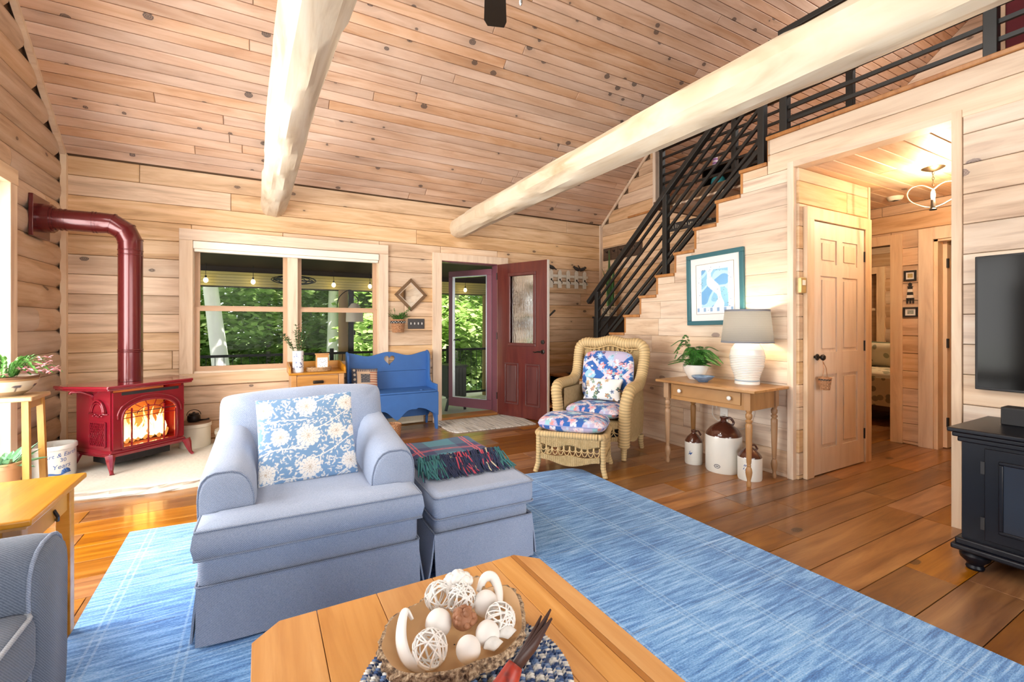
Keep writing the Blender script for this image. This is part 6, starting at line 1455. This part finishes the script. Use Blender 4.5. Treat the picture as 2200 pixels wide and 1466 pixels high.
for i in range(26):
    a, b = g.uniform(-.06, .06), g.uniform(.02, .125); s_ = g.uniform(.006, .014); pm.sell((a, -.0755, b), (s_, .0012, s_*g.uniform(.5, 1.2)), nu=8, nv=4); pm.sell((-.0755, a, b), (.0012, s_, s_*g.uniform(.5, 1.2)), nu=8, nv=4)
pmo = pm.build('pot_pattern', plain('dark_pot_pattern', (.12,.09,.06), .7), sp); pmo['kind'] = 'stuff'
for i in range(15):
    a = g.uniform(0, 6.28); r0 = g.uniform(.0, .05); H_ = g.uniform(.35, .80); ln_ = g.uniform(.02, .12); tw = g.uniform(0, PI); m = MB(); dirv = Vector((math.cos(a), math.sin(a), 0)); sd_ = Vector((math.cos(tw), math.sin(tw), 0))
    if dirv.x > .3: ln_ *= .4
    L = []; n_ = 8
    for k in range(n_+1):
        t = k/n_; w_ = .024*(math.sin(PI*min(1, .25+.75*t))**.6 if t < 1 else 0)*(1-t**4)+.001; c_ = dirv*(r0+ln_*t*t)+Vector((0, 0, .14+H_*t)); L.append((c_-sd_*w_, c_+sd_*w_))
    m.v = [tuple(p) for ab in L for p in ab]; m.f = [(2*k, 2*k+1, 2*k+3, 2*k+2) for k in range(n_)]
    so_ = m.build('leaf', M_GREEN2 if i % 3 else M_GREEN1, sp); sl_ = so_.modifiers.new('s', 'SOLIDIFY'); sl_.thickness = .004
pl = thing('pewter_plate', 'dark round plate resting on the stair landing', 'plate', (3.88, 5.22, nose_z(11)+.0005)); MB().lathe([(0, .004), (.05, .004), (.055, 0), (.06, .002), (.10, .016), (.102, .02), (.096, .02), (.055, .01), (0, .009)], 32).build('plate_body', M_GREYP, pl, smooth=True)
bs_ = thing('loft_bookcase', 'dark low bookcase against the loft knee wall', 'bookcase', (5.72, 4.02, LOFT))
for z in (.0, .36, .68): bx('shelf', M_IRON, bs_, -.15, .15, -.45, .40, z, z+.02)
for y in (-.45, .38): bx('side', M_IRON, bs_, -.15, .15, y, y+.02, 0, .72)
bx('back', M_IRON, bs_, .13, .15, -.45, .40, 0, .72)
tw_ = tag(MB().lathe([(0, 0), (.05, 0), (.085, .03), (.10, .075), (.09, .13), (.06, .165), (.05, .16), (.08, .12), (.09, .075), (.07, .03), (0, .012)], 28).build('teal_bowl', plain('teal_glass', (.06,.42,.48), .2, var=.3, vs=20), None, smooth=True), 'round teal glass bowl standing on the loft bookcase', 'bowl'); tw_.location = (5.66, 4.22, LOFT+.3805)
fg = thing('striped_figurine', 'purple and white striped figurine on the loft bookcase shelf', 'figurine', (5.66, 4.27, LOFT+.7005))
for i in range(6): MB().lathe([(0, .028*i), (.04-.002*i, .028*i), (.04-.002*i, .028*(i+1)), (0, .028*(i+1))], 16).build('stripe', plain('stripe_%d' % i, (.38,.16,.40) if i % 2 else (.8,.7,.75), .6), fg, smooth=40)
rp_ = thing('red_loft_panel', 'dark red panel in a pine frame standing behind the loft railing', 'panel', (5.0, .62, LOFT)); bx('panel', plain('dark_red', (.14,.008,.016), .7), rp_, -.02, .02, -.62, .60, .002, 1.6); bx('edge_post', W_TRIMZY, rp_, -.035, .035, .60, .66, .002, 1.6)
lamp('AREA', 'loft_fill_light', (6.6, 1.8, 5.2), 60, (1, .98, .95), (-.1, .5, -1), 1.6, 1.0)  # unseen area lamp under the closed roof, brightens the loft
# ------------------------------------------------------------------ coffee table and what stands on it
CT = .45
cf = thing('coffee_table', 'honey pine plank coffee table with clipped corners on the blue rug', 'table', (.39, .70, 0))
ox, oy = .39, .70; Y0, Y1, c_ = .06, 1.325, .062
xs = [-.02, .132, .29, .455, .600, .655, .725, .742, .802]
for i, (a, b) in enumerate(zip(xs, xs[1:])):
    a2, b2 = a+.0008, b-.0008
    def yt(x): return Y1-max(0, (-.02+c_)-x)-max(0, x-(.802-c_))
    kn = sorted({a2, b2, *[k for k in (-.02+c_, .802-c_) if a2 < k < b2]}); poly = [(x-ox, yt(x)-oy) for x in kn]+[(x-ox, Y0+(Y1-yt(x))-oy) for x in reversed(kn)]
    MB().prism(poly, CT-.028, CT).build('plank', W_COFFEE if i != 6 else plain('dark_pine_streak', (.40,.16,.035), .35), cf, bevel=.0015)
for x0, x1, y0, y1 in ((.05, .73, 1.22, 1.24), (.05, .73, .14, .16), (.05, .07, .16, 1.22), (.71, .73, .16, 1.22)): bx('apron', W_COFFEE, cf, x0-ox, x1-ox, y0-oy, y1-oy, CT-.125, CT-.028)
for x in (.08, .70):
    for y in (.17, 1.21): bx('leg', W_COFFEE, cf, x-.03-ox, x+.03-ox, y-.03-oy, y+.03-oy, .013, CT-.028, .004)
bm_ = thing('braided_mat', 'round blue and white braided mat under the wooden bowl', 'mat', (.385, .895, CT+.0005)); MATM = NT('braid_yarn'); _n = MATM.noise(MATM.obj(), 95., 1); MATM = MATM.fin(MATM.ramp(_n, [(.40, (.015,.04,.13)), (.47, (.06,.12,.28)), (.53, (.68,.66,.60)), (.62, (.75,.74,.70)), (.7, (.03,.06,.16))]), .95)
M_BRAID = attrmat('braid_strands', .95, .3, 300., .1); BCOL = [(.015,.04,.13), (.70,.68,.62), (.03,.07,.20), (.74,.73,.70), (.12,.20,.38)]
for k in range(11):
    r = .012+.0205*k; n_ = max(10, int(2*PI*r/.0075)); n_ += n_ % 2; m = MB()
    for s_ in (0, 1): m.tube([((r+.0055*(1 if (i+s_) % 2 else -1))*math.cos(2*PI*i/n_), (r+.0055*(1 if (i+s_) % 2 else -1))*math.sin(2*PI*i/n_), .0055+.0025*(1 if (i//1+s_) % 2 else -1)) for i in range(n_)], .0062, 5, closed=True)
    m.build('braid', M_BRAID, bm_, smooth=True, cols=[BCOL[((q//5)//2+(k*3)) % 5] for q in range(len(m.v))])
# wooden bowl with bark rim: two overlapping lobes
bw_ = thing('bark_bowl', 'carved wooden bowl with raw bark rim full of white ornaments', 'bowl', (.392, .985, CT+.0125))
def rimr(a):   # outline radius, notched where the lobes meet on the right
    r = .162+.018*math.cos(2*(a-.35)); nt = math.exp(-((a-.55+PI) % (2*PI)-PI)**2/.020); nt2 = math.exp(-((a-2.9+PI) % (2*PI)-PI)**2/.03); return r*(1-.26*nt-.07*nt2)*(1+.012*math.sin(9*a)+.010*math.sin(5*a+1))
def rimz(a): return .056+.022*math.cos(a-.75)**2+.006*math.sin(3*a)
W_BOWL = plain('bowl_wood', (.56,.34,.16), .5, var=.2, vs=9); N_ = 96
def bring(f, zf): return [(f(2*PI*i/N_)*math.cos(2*PI*i/N_), f(2*PI*i/N_)*math.sin(2*PI*i/N_), zf(2*PI*i/N_)) for i in range(N_)]
def rings(rs): 
    m = MB(); m.v = [p for r in rs for p in r]; m.f = [(q*N_+i, q*N_+(i+1) % N_, (q+1)*N_+(i+1) % N_, (q+1)*N_+i) for q in range(len(rs)-1) for i in range(N_)]; return m
ins = [bring(lambda a: .002, lambda a: .016), bring(lambda a: rimr(a)*.5, lambda a: .018), bring(lambda a: rimr(a)*.75, lambda a: .034), bring(lambda a: rimr(a)*.90, lambda a: rimz(a)*.8), bring(lambda a: rimr(a)*.965, lambda a: rimz(a))]
rings(ins).build('inside', W_BOWL, bw_, smooth=True)
rings([bring(lambda a: .09, lambda a: 0), bring(lambda a: .092, lambda a: .002), bring(lambda a: rimr(a)*.80, lambda a: .022), bring(lambda a: rimr(a)*.93, lambda a: rimz(a)*.55)]).build('underside', plain('bowl_under', (.50,.30,.12), .5), bw_, smooth=True)
g = random.Random(55); jit = [g.uniform(-1, 1) for _ in range(N_*6)]
def bk_ring(q, f, zf): return [((f(2*PI*i/N_)+.006*jit[q*N_+i])*math.cos(2*PI*i/N_), (f(2*PI*i/N_)+.006*jit[q*N_+i])*math.sin(2*PI*i/N_), zf(2*PI*i/N_)) for i in range(N_)]
brk = [bring(lambda a: rimr(a)*.93, lambda a: rimz(a)*.55), bk_ring(0, lambda a: rimr(a)*.985, lambda a: rimz(a)*.60), bk_ring(1, lambda a: rimr(a)*1.01, lambda a: rimz(a)*.75), bk_ring(2, lambda a: rimr(a)*1.015, lambda a: rimz(a)*.9), bk_ring(3, lambda a: rimr(a)*1.0, lambda a: rimz(a)*.985), bring(lambda a: rimr(a)*.965, lambda a: rimz(a)*1.0)]
M_BRK = NT('bark_rim'); _n = M_BRK.noise(M_BRK.obj(), 120., 3); M_BRK.bump(_n, .8, .01); M_BRK = M_BRK.fin(M_BRK.ramp(_n, [(.35, (.07,.04,.025)), (.5, (.30,.20,.12)), (.65, (.55,.42,.28))]), .9)
rings(brk).build('bark_rim', M_BRK, bw_)
M_WB = plain('white_ornament', (.84,.82,.79), .5, var=.05, vs=20); g = random.Random(17)
BC = (.392, .985, CT+.0125)
def orn(name, label, cat, dx, dy, dz, fn, grp=None): o = thing(name, label, cat, (BC[0]+dx*1.05, BC[1]+dy*1.05, BC[2]+dz+.004), 0, grp); fn(o); return o
def ball(r): return lambda o: MB().sell((0, 0, r), (r, r, r), nu=24, nv=14).build('ball', M_WB, o, smooth=True)
BL_ = ['plain white ball at the front of the bark bowl', 'plain white ball right of the russet pod', 'plain white ball between the woven balls behind the russet pod', 'plain white ball nested by the right curled husk']
for lab, (dx, dy, dz, r) in zip(BL_, ((-.005, -.088, .034, .0265), (.048, -.068, .036, .027), (-.035, .005, .040, .030), (.085, .018, .040, .030))): orn('white_ball', lab, 'ornament', dx, dy, dz, ball(r), 'plain white balls in the bark bowl')
def wball(r, seed):
    def f(o):
        gg = random.Random(seed); m = MB()
        for i in range(15):
            ax = Vector((gg.gauss(0, 1), gg.gauss(0, 1), gg.gauss(0, 1))).normalized(); u = ax.orthogonal().normalized(); v = ax.cross(u); h = gg.uniform(-.45, .45)*r; rr = math.sqrt(r*r-h*h)
            m.tube([tuple(ax*h+(u*math.cos(2*PI*k/26)+v*math.sin(2*PI*k/26))*rr*gg.uniform(.98, 1.02)+Vector((0, 0, r))) for k in range(26)], .0019, 5, closed=True)
        m.build('woven_vine', M_WB, o, smooth=True)
    return f
WL_ = ['white woven vine ball beside the left curled husk', 'white woven vine ball tucked behind the plain balls', 'white woven vine ball under the bumpy coral', 'white woven vine ball by the right rim of the bark bowl']
for i, (dx, dy, dz, r) in enumerate(((-.075, -.055, .030, .036), (-.005, .085, .045, .034), (.035, .045, .048, .034), (.09, -.045, .034, .034))): orn('woven_ball', WL_[i], 'ornament', dx, dy, dz, wball(r, i), 'woven vine balls in the bark bowl')
def curl(o): MB().tube(spl([(.01, -.06, .0), (-.02, -.045, .025), (-.026, -.01, .045), (-.015, .03, .06), (.0, .05, .075), (.012, .04, .055)], 6), [.009+.007*math.sin(PI*i/30) for i in range(31)], 9, sx=.35).build('curled_husk', M_WB, o, smooth=True)
orn('white_husk', 'curled white driftwood husk at the left rim of the bark bowl', 'ornament', -.095, .0, .020, curl)
orn('white_curl', 'white curled seashell husk at the right rim of the bark bowl', 'ornament', .112, .055, .030, lambda o: MB().tube(spl([(-.02, .02, .035), (.0, .03, .06), (.022, .025, .06), (.026, .0, .04), (.015, -.03, .02)], 6), [.007+.006*math.sin(PI*i/24) for i in range(25)], 9).build('curled_husk', M_WB, o, smooth=True))
def coral(o):
    gg = random.Random(3); m = MB()
    for i in range(26): a, b = gg.uniform(0, 6.28), gg.uniform(.1, 1.4); m.sell((.03*math.cos(a)*math.sin(b), .03*math.sin(a)*math.sin(b), .03+.03*math.cos(b)), (.014, .014, .014), nu=8, nv=6)
    m.build('coral_lobes', M_WB, o, smooth=True)
orn('white_coral', 'bumpy white coral ornament at the back of the bark bowl', 'ornament', .045, .088, .052, coral)
def pod(o):
    gg = random.Random(4); m = MB().sell((0, 0, .022), (.026, .026, .022), nu=16, nv=10)
    for i in range(24): a, b = gg.uniform(0, 6.28), gg.uniform(.2, 1.8); m.sell((.025*math.cos(a)*math.sin(b), .025*math.sin(a)*math.sin(b), .022+.021*math.cos(b)), (.008, .008, .007), nu=7, nv=5)
    m.build('pod_body', plain('russet_pod', (.36,.16,.08), .6, var=.5, vs=30), o, smooth=True)
orn('russet_pod', 'rough russet seed pod in the middle of the bark bowl', 'ornament', .012, -.022, .058, pod)
for i, (dx, dy, lab) in enumerate(((.046, -.098, 'small grey-white whelk shell at the front of the bark bowl'), (.088, -.080, 'small pale spiral shell beside the whelk in the bark bowl'))): orn('sea_shell', lab, 'shell', dx, dy, .046, lambda o: MB().tube([(-.022, 0, .012), (-.014, .003, .013), (-.002, 0, .015), (.008, 0, .015), (.016, 0, .013), (.024, 0, .011)], [.002, .008, .014, .011, .006, .001], 10).build('shell_whorl', plain('shell_%d' % i, (.70,.69,.66), .5, var=.2, vs=60), o, smooth=True))
# red bird figurine
rb_ = thing('red_bird', 'carved red bird figurine with dark raised tail on the coffee table', 'figurine', (.253, .655, CT+.0005), math.radians(20)); rb_.scale = (1.4, 1.4, 1.4)
def birdfn(p): return p
M_RB = NT('bird_paint'); _n = M_RB.noise(M_RB.obj(), 30., 3); M_RB = M_RB.fin(M_RB.ramp(_n, [(.35, (.06,.015,.015)), (.5, (.34,.035,.02)), (.68, (.42,.05,.03)), (.78, (.55,.40,.28))]), .35)
bd = MB(); bp = spl([(-.13, 0, .065), (-.10, 0, .060), (-.04, 0, .055), (.03, 0, .065), (.075, 0, .088), (.11, 0, .115)], 5); bd.tube(bp, [interp([(0, .012), (.2, .036), (.45, .052), (.7, .038), (.85, .018), (1, .011)], i/(len(bp)-1)) for i in range(len(bp))], 14, sx=.85); bd.build('body', M_RB, rb_, smooth=True)
for a, L in ((-.16, .085), (0., .095), (.14, .080)):
    MB().tube([(.105, 0, .11), (.105+L*.45, .25*a*L, .11+L*.16), (.105+L*.85, .6*a*L, .11+L*.42+.05*a*L)], [.010, .009, .002], 7, sx=.5).build('tail_feather', plain('tail_dark', (.05,.022,.018), .5), rb_, smooth=True)
MB().sell((-.125, 0, .095), (.028, .025, .026), nu=14, nv=10).tube([(-.15, 0, .095), (-.175, 0, .09)], [.008, .001], 6).build('head', M_RB, rb_, smooth=True)
for y in (-.018, .018): MB().tube([(-.01, y, .02), (-.005, y, 0)], [.006, .010], 6).build('foot', M_BLACKM, rb_)
cs_ = thing('wooden_coaster', 'round wooden coaster at the near edge of the coffee table', 'coaster', (.205, .945-.02, CT+.0005)); MB().lathe([(0, .006), (.028, .006), (.031, .010), (.036, .010), (.037, .006), (.036, 0), (0, 0)], 30).build('disc', plain('coaster_wood', (.45,.20,.05), .35), cs_, smooth=40)
# ------------------------------------------------------------------ end table at the left
et = thing('end_table', 'golden oak end table with lower shelf behind the slate sofa arm', 'table', (-.93, 2.19, 0))
bx('top', W_OAKY, et, -.33, .315, -.255, .255, .598, .62, .006, 3); bx('top_edge', W_OAKY, et, -.31, .298, -.238, .238, .585, .598, .003)
bx('apron', W_OAKY, et, .255, .275, -.19, .19, .50, .585); bx('apron', W_OAKY, et, -.29, .255, -.215, -.195, .50, .585); bx('apron', W_OAKY, et, -.29, .255, .195, .215, .50, .585)
for x in (-.28, .262):
    for y in (-.205, .205): bx('leg', W_OAK, et, x-.022, x+.022, y-.022, y+.022, .0135 if x > 0 else .001, .585, .003)
bx('lower_shelf', W_OAKY, et, -.28, .25, -.20, .20, .16, .178, .003); bx('stretcher', W_OAKY, et, .245, .275, -.185, .185, .15, .185)
MB().tube([(.276, .05, .545), (.285, .055, .52), (.28, .07, .50)], .006, 6).build('drawer_pull', M_IRON, et)
# ------------------------------------------------------------------ plant stand with two pots
ps = thing('plant_stand', 'square oak plant stand with splayed legs beside the lettered crock', 'stand', (-1.375, 4.02, 0))
bx('top', W_STANDZ, ps, -.135, .145, -.145, .145, .742, .77, .006)
for x in (-1, 1):
    for y in (-1, 1): MB().bar((x*.12, y*.13, .001), (x*.105, y*.105, .742), .032).build('leg', W_STANDZ, ps)
bx('lower_shelf', M_WHITE, ps, -.095, .095, -.10, .10, .17, .185, .004)
for x in (-1, 1): bx('rail', W_STANDZ, ps, x*.1-.012, x*.1+.012, -.10, .10, .69, .742)
fp1 = thing('flowering_pot', 'brown-rimmed stoneware bowl planter with pink flowers on the plant stand', 'plant', (-1.39, 4.02, .7705))
def potcol(v):
    a = math.atan2(v[1], v[0]); z = v[2]
    if z > .108: return (.16,.08,.04)
    if z > .095: return (.34,.20,.09)
    if .03 < z < .085:
        for k in range(7):
            da = ((a-k*2*PI/7+PI) % (2*PI)-PI)*.13
            if abs(da) < .006 and z < .06: return (.10,.08,.07)
            if (da/.022)**2+((z-.062)/.010)**2 < 1: return (.10,.09,.10)
    return (.55,.47,.34) if z > .03 else (.30,.22,.13)
m = MB().lathe([(0, 0), (.07, 0), (.075, .008)]+[(interp([(.008, .078), (.03, .105), (.06, .128), (.09, .142), (.12, .148)], .008+.004*i), .008+.004*i) for i in range(29)]+[(.148, .122), (.138, .122), (.135, .10), (0, .10)], 96); m.build('bowl', M_GLAZE, fp1, smooth=40, cols=[potcol(v) for v in m.v])
MB().lathe([(0, .105), (.135, .105)], 32).build('soil', M_SOIL, fp1)
g = random.Random(41); gm, pm_, st_ = MB(), MB(), MB()
for i in range(34):
    a = g.uniform(0, 2*PI); L = g.uniform(.08, .22); 
    if i < 10: a = g.uniform(-.9, .7); L = g.uniform(.16, .27)
    if math.cos(a) < -.3: L *= .55
    pts = spl([(.03*math.cos(a), .03*math.sin(a), .10), (L*.5*math.cos(a), L*.5*math.sin(a), .19+g.uniform(-.02, .05)), (L*math.cos(a), L*math.sin(a), .15+g.uniform(-.02, .08))], 5)
    for k in range(1, len(pts)-1): leaf(gm, pts[k], Vector(pts[k+1])-Vector(pts[k-1]), (0, 0, 1), .042, .022)
    for q in range(7): b = g.uniform(0, 6.28); leaf(pm_, pts[-1], (math.cos(b), math.sin(b), g.uniform(-.4, .6)), (0, 0, 1), g.uniform(.026, .042), .014)
gm.build('leaf_segments', M_GREEN1, fp1); pm_.build('flowers', M_PINKF, fp1)['kind'] = 'stuff'
fp2 = thing('trailing_pot', 'terracotta pot with blue-green leafy plant on the lower shelf', 'plant', (-1.39, 4.0, .1855))
MB().lathe([(0, 0), (.055, 0), (.058, .004), (.082, .14), (.088, .14), (.090, .175), (.080, .175), (.078, .15), (0, .15)], 30).build('pot', M_TERRA, fp2, smooth=40)
lm = MB()
for i in range(36):
    a = g.uniform(0, 2*PI); L = g.uniform(.09, .17); el = g.uniform(-.2, 1.1); p0 = Vector((.04*math.cos(a), .04*math.sin(a), .16)); d = Vector((math.cos(a), math.sin(a), el))
    if math.cos(a) < -.5: L *= .5
    leaf(lm, p0, d, (0, 0, 1), L, .038)
lm.build('leaves', M_GREENB, fp2)
# ------------------------------------------------------------------ porch
pz = -.22
struct(MB().box(-6.5, 7.5, 5.64, 8.75, pz-.12, pz).build('porch_floor', plain('porch_boards', (.66,.62,.60), .7)))
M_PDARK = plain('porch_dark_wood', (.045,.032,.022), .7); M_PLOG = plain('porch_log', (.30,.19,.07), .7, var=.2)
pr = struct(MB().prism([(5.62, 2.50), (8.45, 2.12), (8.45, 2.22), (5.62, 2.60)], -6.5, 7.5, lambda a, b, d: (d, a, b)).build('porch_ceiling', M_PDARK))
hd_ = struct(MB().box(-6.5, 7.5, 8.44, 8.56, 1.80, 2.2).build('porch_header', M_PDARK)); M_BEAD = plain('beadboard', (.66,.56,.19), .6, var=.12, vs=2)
for i in range(5): bx('board', M_BEAD, hd_, -6.5, 7.5, 8.425, 8.44, 1.815+.046*i, 1.815+.046*i+.043, .004)
for x, lab in ((-3.6, 'brown log porch post at the far left end of the porch'), (1.26, 'brown log porch post behind the right window pane'), (4.02, 'brown log porch post seen through the storm door')):
    p_ = thing('porch_post', lab, 'post', (x, 8.36, pz), 0, 'porch posts'); MB().lathe([(.085, 0), (.08, 2.02)], 16).build('log', M_PLOG, p_, smooth=40); bx('screen_frame', M_BLACKM, p_, .09, .17, -.03, .05, 0, 2.02)
rl = thing('porch_railing', 'black metal porch railing with thin pickets in front of the trees', 'railing', (1.26, 8.28, pz))
for z in (.94, .10): bx('rail', M_BLACK, rl, -7, 5.5, -.02, .02, z-.02, z+.02)
for x in (-4.1, -2.15, -.2, 1.9, 3.1, 4.4): bx('post', M_BLACK, rl, x-.03, x+.03, -.03, .03, 0, 1.02)
pk = MB()
for i in range(90): x = -4.4+.115*i; pk.box(x-.004, x+.004, -.004, .004, .12, .92)
pko = pk.build('pickets', M_BLACK, rl); pko['kind'] = 'stuff'
bz_ = 1.885
SB_ = ['glowing bulb above the leaning birch under the porch header', 'glowing bulb near the caged porch fan', 'glowing bulb beside the log porch post', 'glowing bulb above the bell lantern', 'glowing bulb far right under the porch header', 'glowing bulb seen through the storm door']
for x, lab in zip((-.73, -.104, 1.095, 1.70, 2.85, 3.53), SB_):
    b_ = thing('string_bulb', lab, 'bulb', (x, 8.30, bz_), 0, 'porch string bulbs'); MB().lathe([(.012, .03), (.014, .07), (0, .07)], 10).build('socket', M_BLACKM, b_); MB().sell((0, 0, 0), (.032, .032, .040), nu=14, nv=10).build('globe', M_BULBP, b_, smooth=True)
    MB().tube([(0, 0, .07), (0, .0, .258)], .004, 5).build('cord', M_BLACKM, b_)
pf = thing('porch_fan', 'dark caged porch fan hanging from the porch ceiling', 'fan', (.43, 7.4, 1.86))
for q in range(14): MB().tube([(.0, 0, -.05)]+[(.30*math.sin(t)*math.cos(2*PI*q/14), .30*math.sin(t)*math.sin(2*PI*q/14), -.06*math.cos(t)) for t in (.4, .8, 1.2, 1.57, 1.9, 2.3, 2.8)], .006, 5).build('cage_wire', M_BLACKM, pf)
MB().lathe([(0, -.04), (.07, -.03), (.08, .04), (.03, .08), (.025, .40), (0, .40)], 16).build('motor', M_BLACKM, pf, smooth=40)
for q in range(4): a = PI/2*q+.3; MB().obox((.15*math.cos(a), .15*math.sin(a), 0), (.24, .09, .006), Matrix.Rotation(a, 3, 'Z') @ Matrix.Rotation(.25, 3, 'X')).build('blade', M_BLACKM, pf)
wc2 = thing('hanging_bell', 'cream bell lantern with clapper hanging from a hook on the porch', 'lantern', (1.30, 7.5, 1.25)); M_BELL = plain('cream_bell', (.66,.58,.44), .6)
MB().lathe([(0, .30), (.05, .29), (.085, .24), (.125, .18), (.13, .05), (.132, 0), (.12, 0), (.11, .16), (.0, .26)], 28).build('bell', M_BELL, wc2, smooth=40)
MB().tube(spl([(-.05, 0, .29), (-.05, 0, .36), (0, 0, .42), (.05, 0, .36), (.05, 0, .29)], 5), .008, 6).tube(spl([(0, 0, .41), (-.06, .0, .50), (-.16, 0, .46), (-.24, .0, .36), (-.25, .1, .2)], 6), .007, 6).build('hook', M_IRON, wc2, smooth=True)
MB().tube([(0, 0, .02), (0, 0, -.14)], .003, 5).sell((0, 0, -.17), (.016, .016, .045), nu=10, nv=8).build('clapper', M_IRON, wc2)
pc = thing('porch_planter', 'dark slatted porch cabinet on splayed legs seen through the storm door', 'cabinet', (2.98, 7.3, pz)); M_PC = plain('porch_cab', (.05,.055,.05), .6)
bx('body', M_PC, pc, -.28, .05, -.22, .22, .22, .72); bx('top', M_PC, pc, -.30, .07, -.24, .24, .72, .745)
for i in range(5): bx('slat', plain('porch_slat', (.075,.08,.07), .6) if i == 0 else bpy.data.materials['porch_slat'], pc, -.27+.064*i, -.215+.064*i, -.228, -.22, .24, .70)
for x in (-.24, .02):
    for y in (-.18, .18): MB().bar((x*1.3, y*1.2, .001), (x, y, .22), .035).build('leg', M_PC, pc)
# ------------------------------------------------------------------ yard and trees
struct(MB().box(-40, 45, 8.7, 70, -1.0, -.62).build('yard_ground', plain('yard_grass', (.18,.27,.08), .9, var=.5, vs=1.2)))
def leafcloud(g, blobs, n, size, flat=.5):
    m = MB(); tot = sum(b[3]*b[4]*b[5] for b in blobs)
    for (cx, cy, cz, rx, ry, rz) in blobs:
        k = max(30, int(n*rx*ry*rz/tot))
        for _ in range(k):
            u = g.gauss(0, 1), g.gauss(0, 1), g.gauss(0, 1); L = math.sqrt(sum(q*q for q in u)) or 1; r = g.uniform(.45, 1.0)**.6
            p = Vector((cx+rx*u[0]/L*r, cy+ry*u[1]/L*r, cz+rz*u[2]/L*r)); a = g.uniform(0, 6.28); d = Vector((math.cos(a), math.sin(a), g.uniform(-.9, .3))).normalized(); s_ = d.cross(Vector((g.uniform(-.4, .4), g.uniform(-.4, .4), 1))).normalized(); L2 = size*g.uniform(.6, 1.3); w_ = L2*.42
            m.v += [tuple(p), tuple(p+d*L2*.5+s_*w_), tuple(p+d*L2), tuple(p+d*L2*.5-s_*w_)]; q = len(m.v)-4; m.f.append((q, q+1, q+2, q+3))
    return m
def tree(name, label, x, y, h, r, kind, seed, fol, bark, trunk_r=.16, lean=0., n=9000, low=.25):
    g = random.Random(seed); t = thing(name, label, 'tree', (x, y, -.64), 0)
    pts = [(lean*(k/8)**1.05*h, .1*math.sin(k*1.1+seed), h*k/8*.96) for k in range(9)]
    MB().tube(pts, [trunk_r*(1-.09*k) for k in range(9)], 10).build('trunk', bark, t, smooth=True)
    bl = []
    for i in range(34):
        f = low+((.55 if kind == 'cedar' or low < .2 else 1)-low)*g.random() if i < 28 else g.uniform(.5, 1); a = g.uniform(0, 6.28); R = r*(1.15-f if kind == 'cedar' else math.sin(PI*min(1, .25+.7*f)))*g.uniform(.35, 1.); q = r*g.uniform(.24, .42)
        bl.append((lean*h*f+R*math.cos(a), R*math.sin(a), h*f, q*1.2, q*1.2, q*(.6 if kind == 'cedar' else .8)))
    fo = leafcloud(g, bl, n, .24 if kind != 'cedar' else .2).build('foliage', fol, t); fo['kind'] = 'stuff'
T = [('birch_tree', 'white-barked birch leaning near the left window pane', -.58, 10.4, 7.5, 2.2, 'b', 1, M_FOL2, M_BIRCH, .165, -.10, 6000, .42), ('birch_tree', 'slender pale birch seen through the right window pane', 1.62, 12.6, 7.5, 2.0, 'b', 2, M_FOL2, M_BIRCH, .17, .01, 5000, .40), ('birch_tree', 'pale birch beside the porch post at the right pane edge', 2.75, 12.2, 7.5, 2.0, 'b', 3, M_FOL2, M_BIRCH, .16, .06, 4000, .45),
     ('cedar_tree', 'dense cedar behind the leaning birch', -2.6, 14.0, 8.5, 2.9, 'cedar', 4, M_FOL1, M_BARK, .07, 0, 16000, .02), ('cedar_tree', 'broad cedar filling the middle of the left pane', .2, 15.0, 9, 3.2, 'cedar', 5, M_FOL1, M_BARK, .07, 0, 17000, .02), ('cedar_tree', 'pale sunlit cedar behind the bell lantern', 3.2, 16.0, 9, 3.2, 'cedar', 6, M_FOL2, M_BARK, .07, 0, 16000, .02), ('cedar_tree', 'feathery cedar close behind the porch railing by the storm door', 4.6, 11.6, 7.5, 2.5, 'cedar', 7, M_FOL2, M_BARK, .16, 0, 16000, .02), ('cedar_tree', 'tall cedar farther right behind the storm door', 7.4, 14.0, 9, 3.3, 'cedar', 8, M_FOL1, M_BARK, .2, 0, 14000, .02),
     ('maple_tree', 'leafy maple far left beyond the porch', -6.5, 15.5, 9, 3.6, 'b', 9, M_FOL2, M_BARK, .2, 0, 12000, .03), ('maple_tree', 'tall maple in the far row behind the cedars', 1.8, 21.0, 12, 5, 'b', 10, M_FOL2, M_BARK, .12, 0, 18000, .02), ('maple_tree', 'wide maple at the back left of the yard', -4.6, 21.0, 12, 5, 'b', 11, M_FOL1, M_BARK, .12, 0, 18000, .02), ('maple_tree', 'wide maple at the back right of the yard', 9.6, 21.0, 12, 5.2, 'b', 12, M_FOL2, M_BARK, .12, 0, 18000, .02)]
for a in T: tree(*a)
g = random.Random(70); hm = MB()
for i in range(420):
    x, y = g.uniform(-7, 9), g.uniform(9.2, 13.5); 
    for k in range(7): a = g.uniform(0, 6.28); leaf(hm, (x, y, -.62+g.uniform(0, .12)), (math.cos(a), math.sin(a), g.uniform(.3, 1.2)), (0, 0, 1), g.uniform(.22, .42), .15)
ho = tag(hm.build('hosta_bed', foliage('hosta', (.10,.22,.09), (.28,.45,.24), (.62,.75,.60))), 'low bed of pale hosta leaves beyond the porch railing', 'plants', kind='stuff')
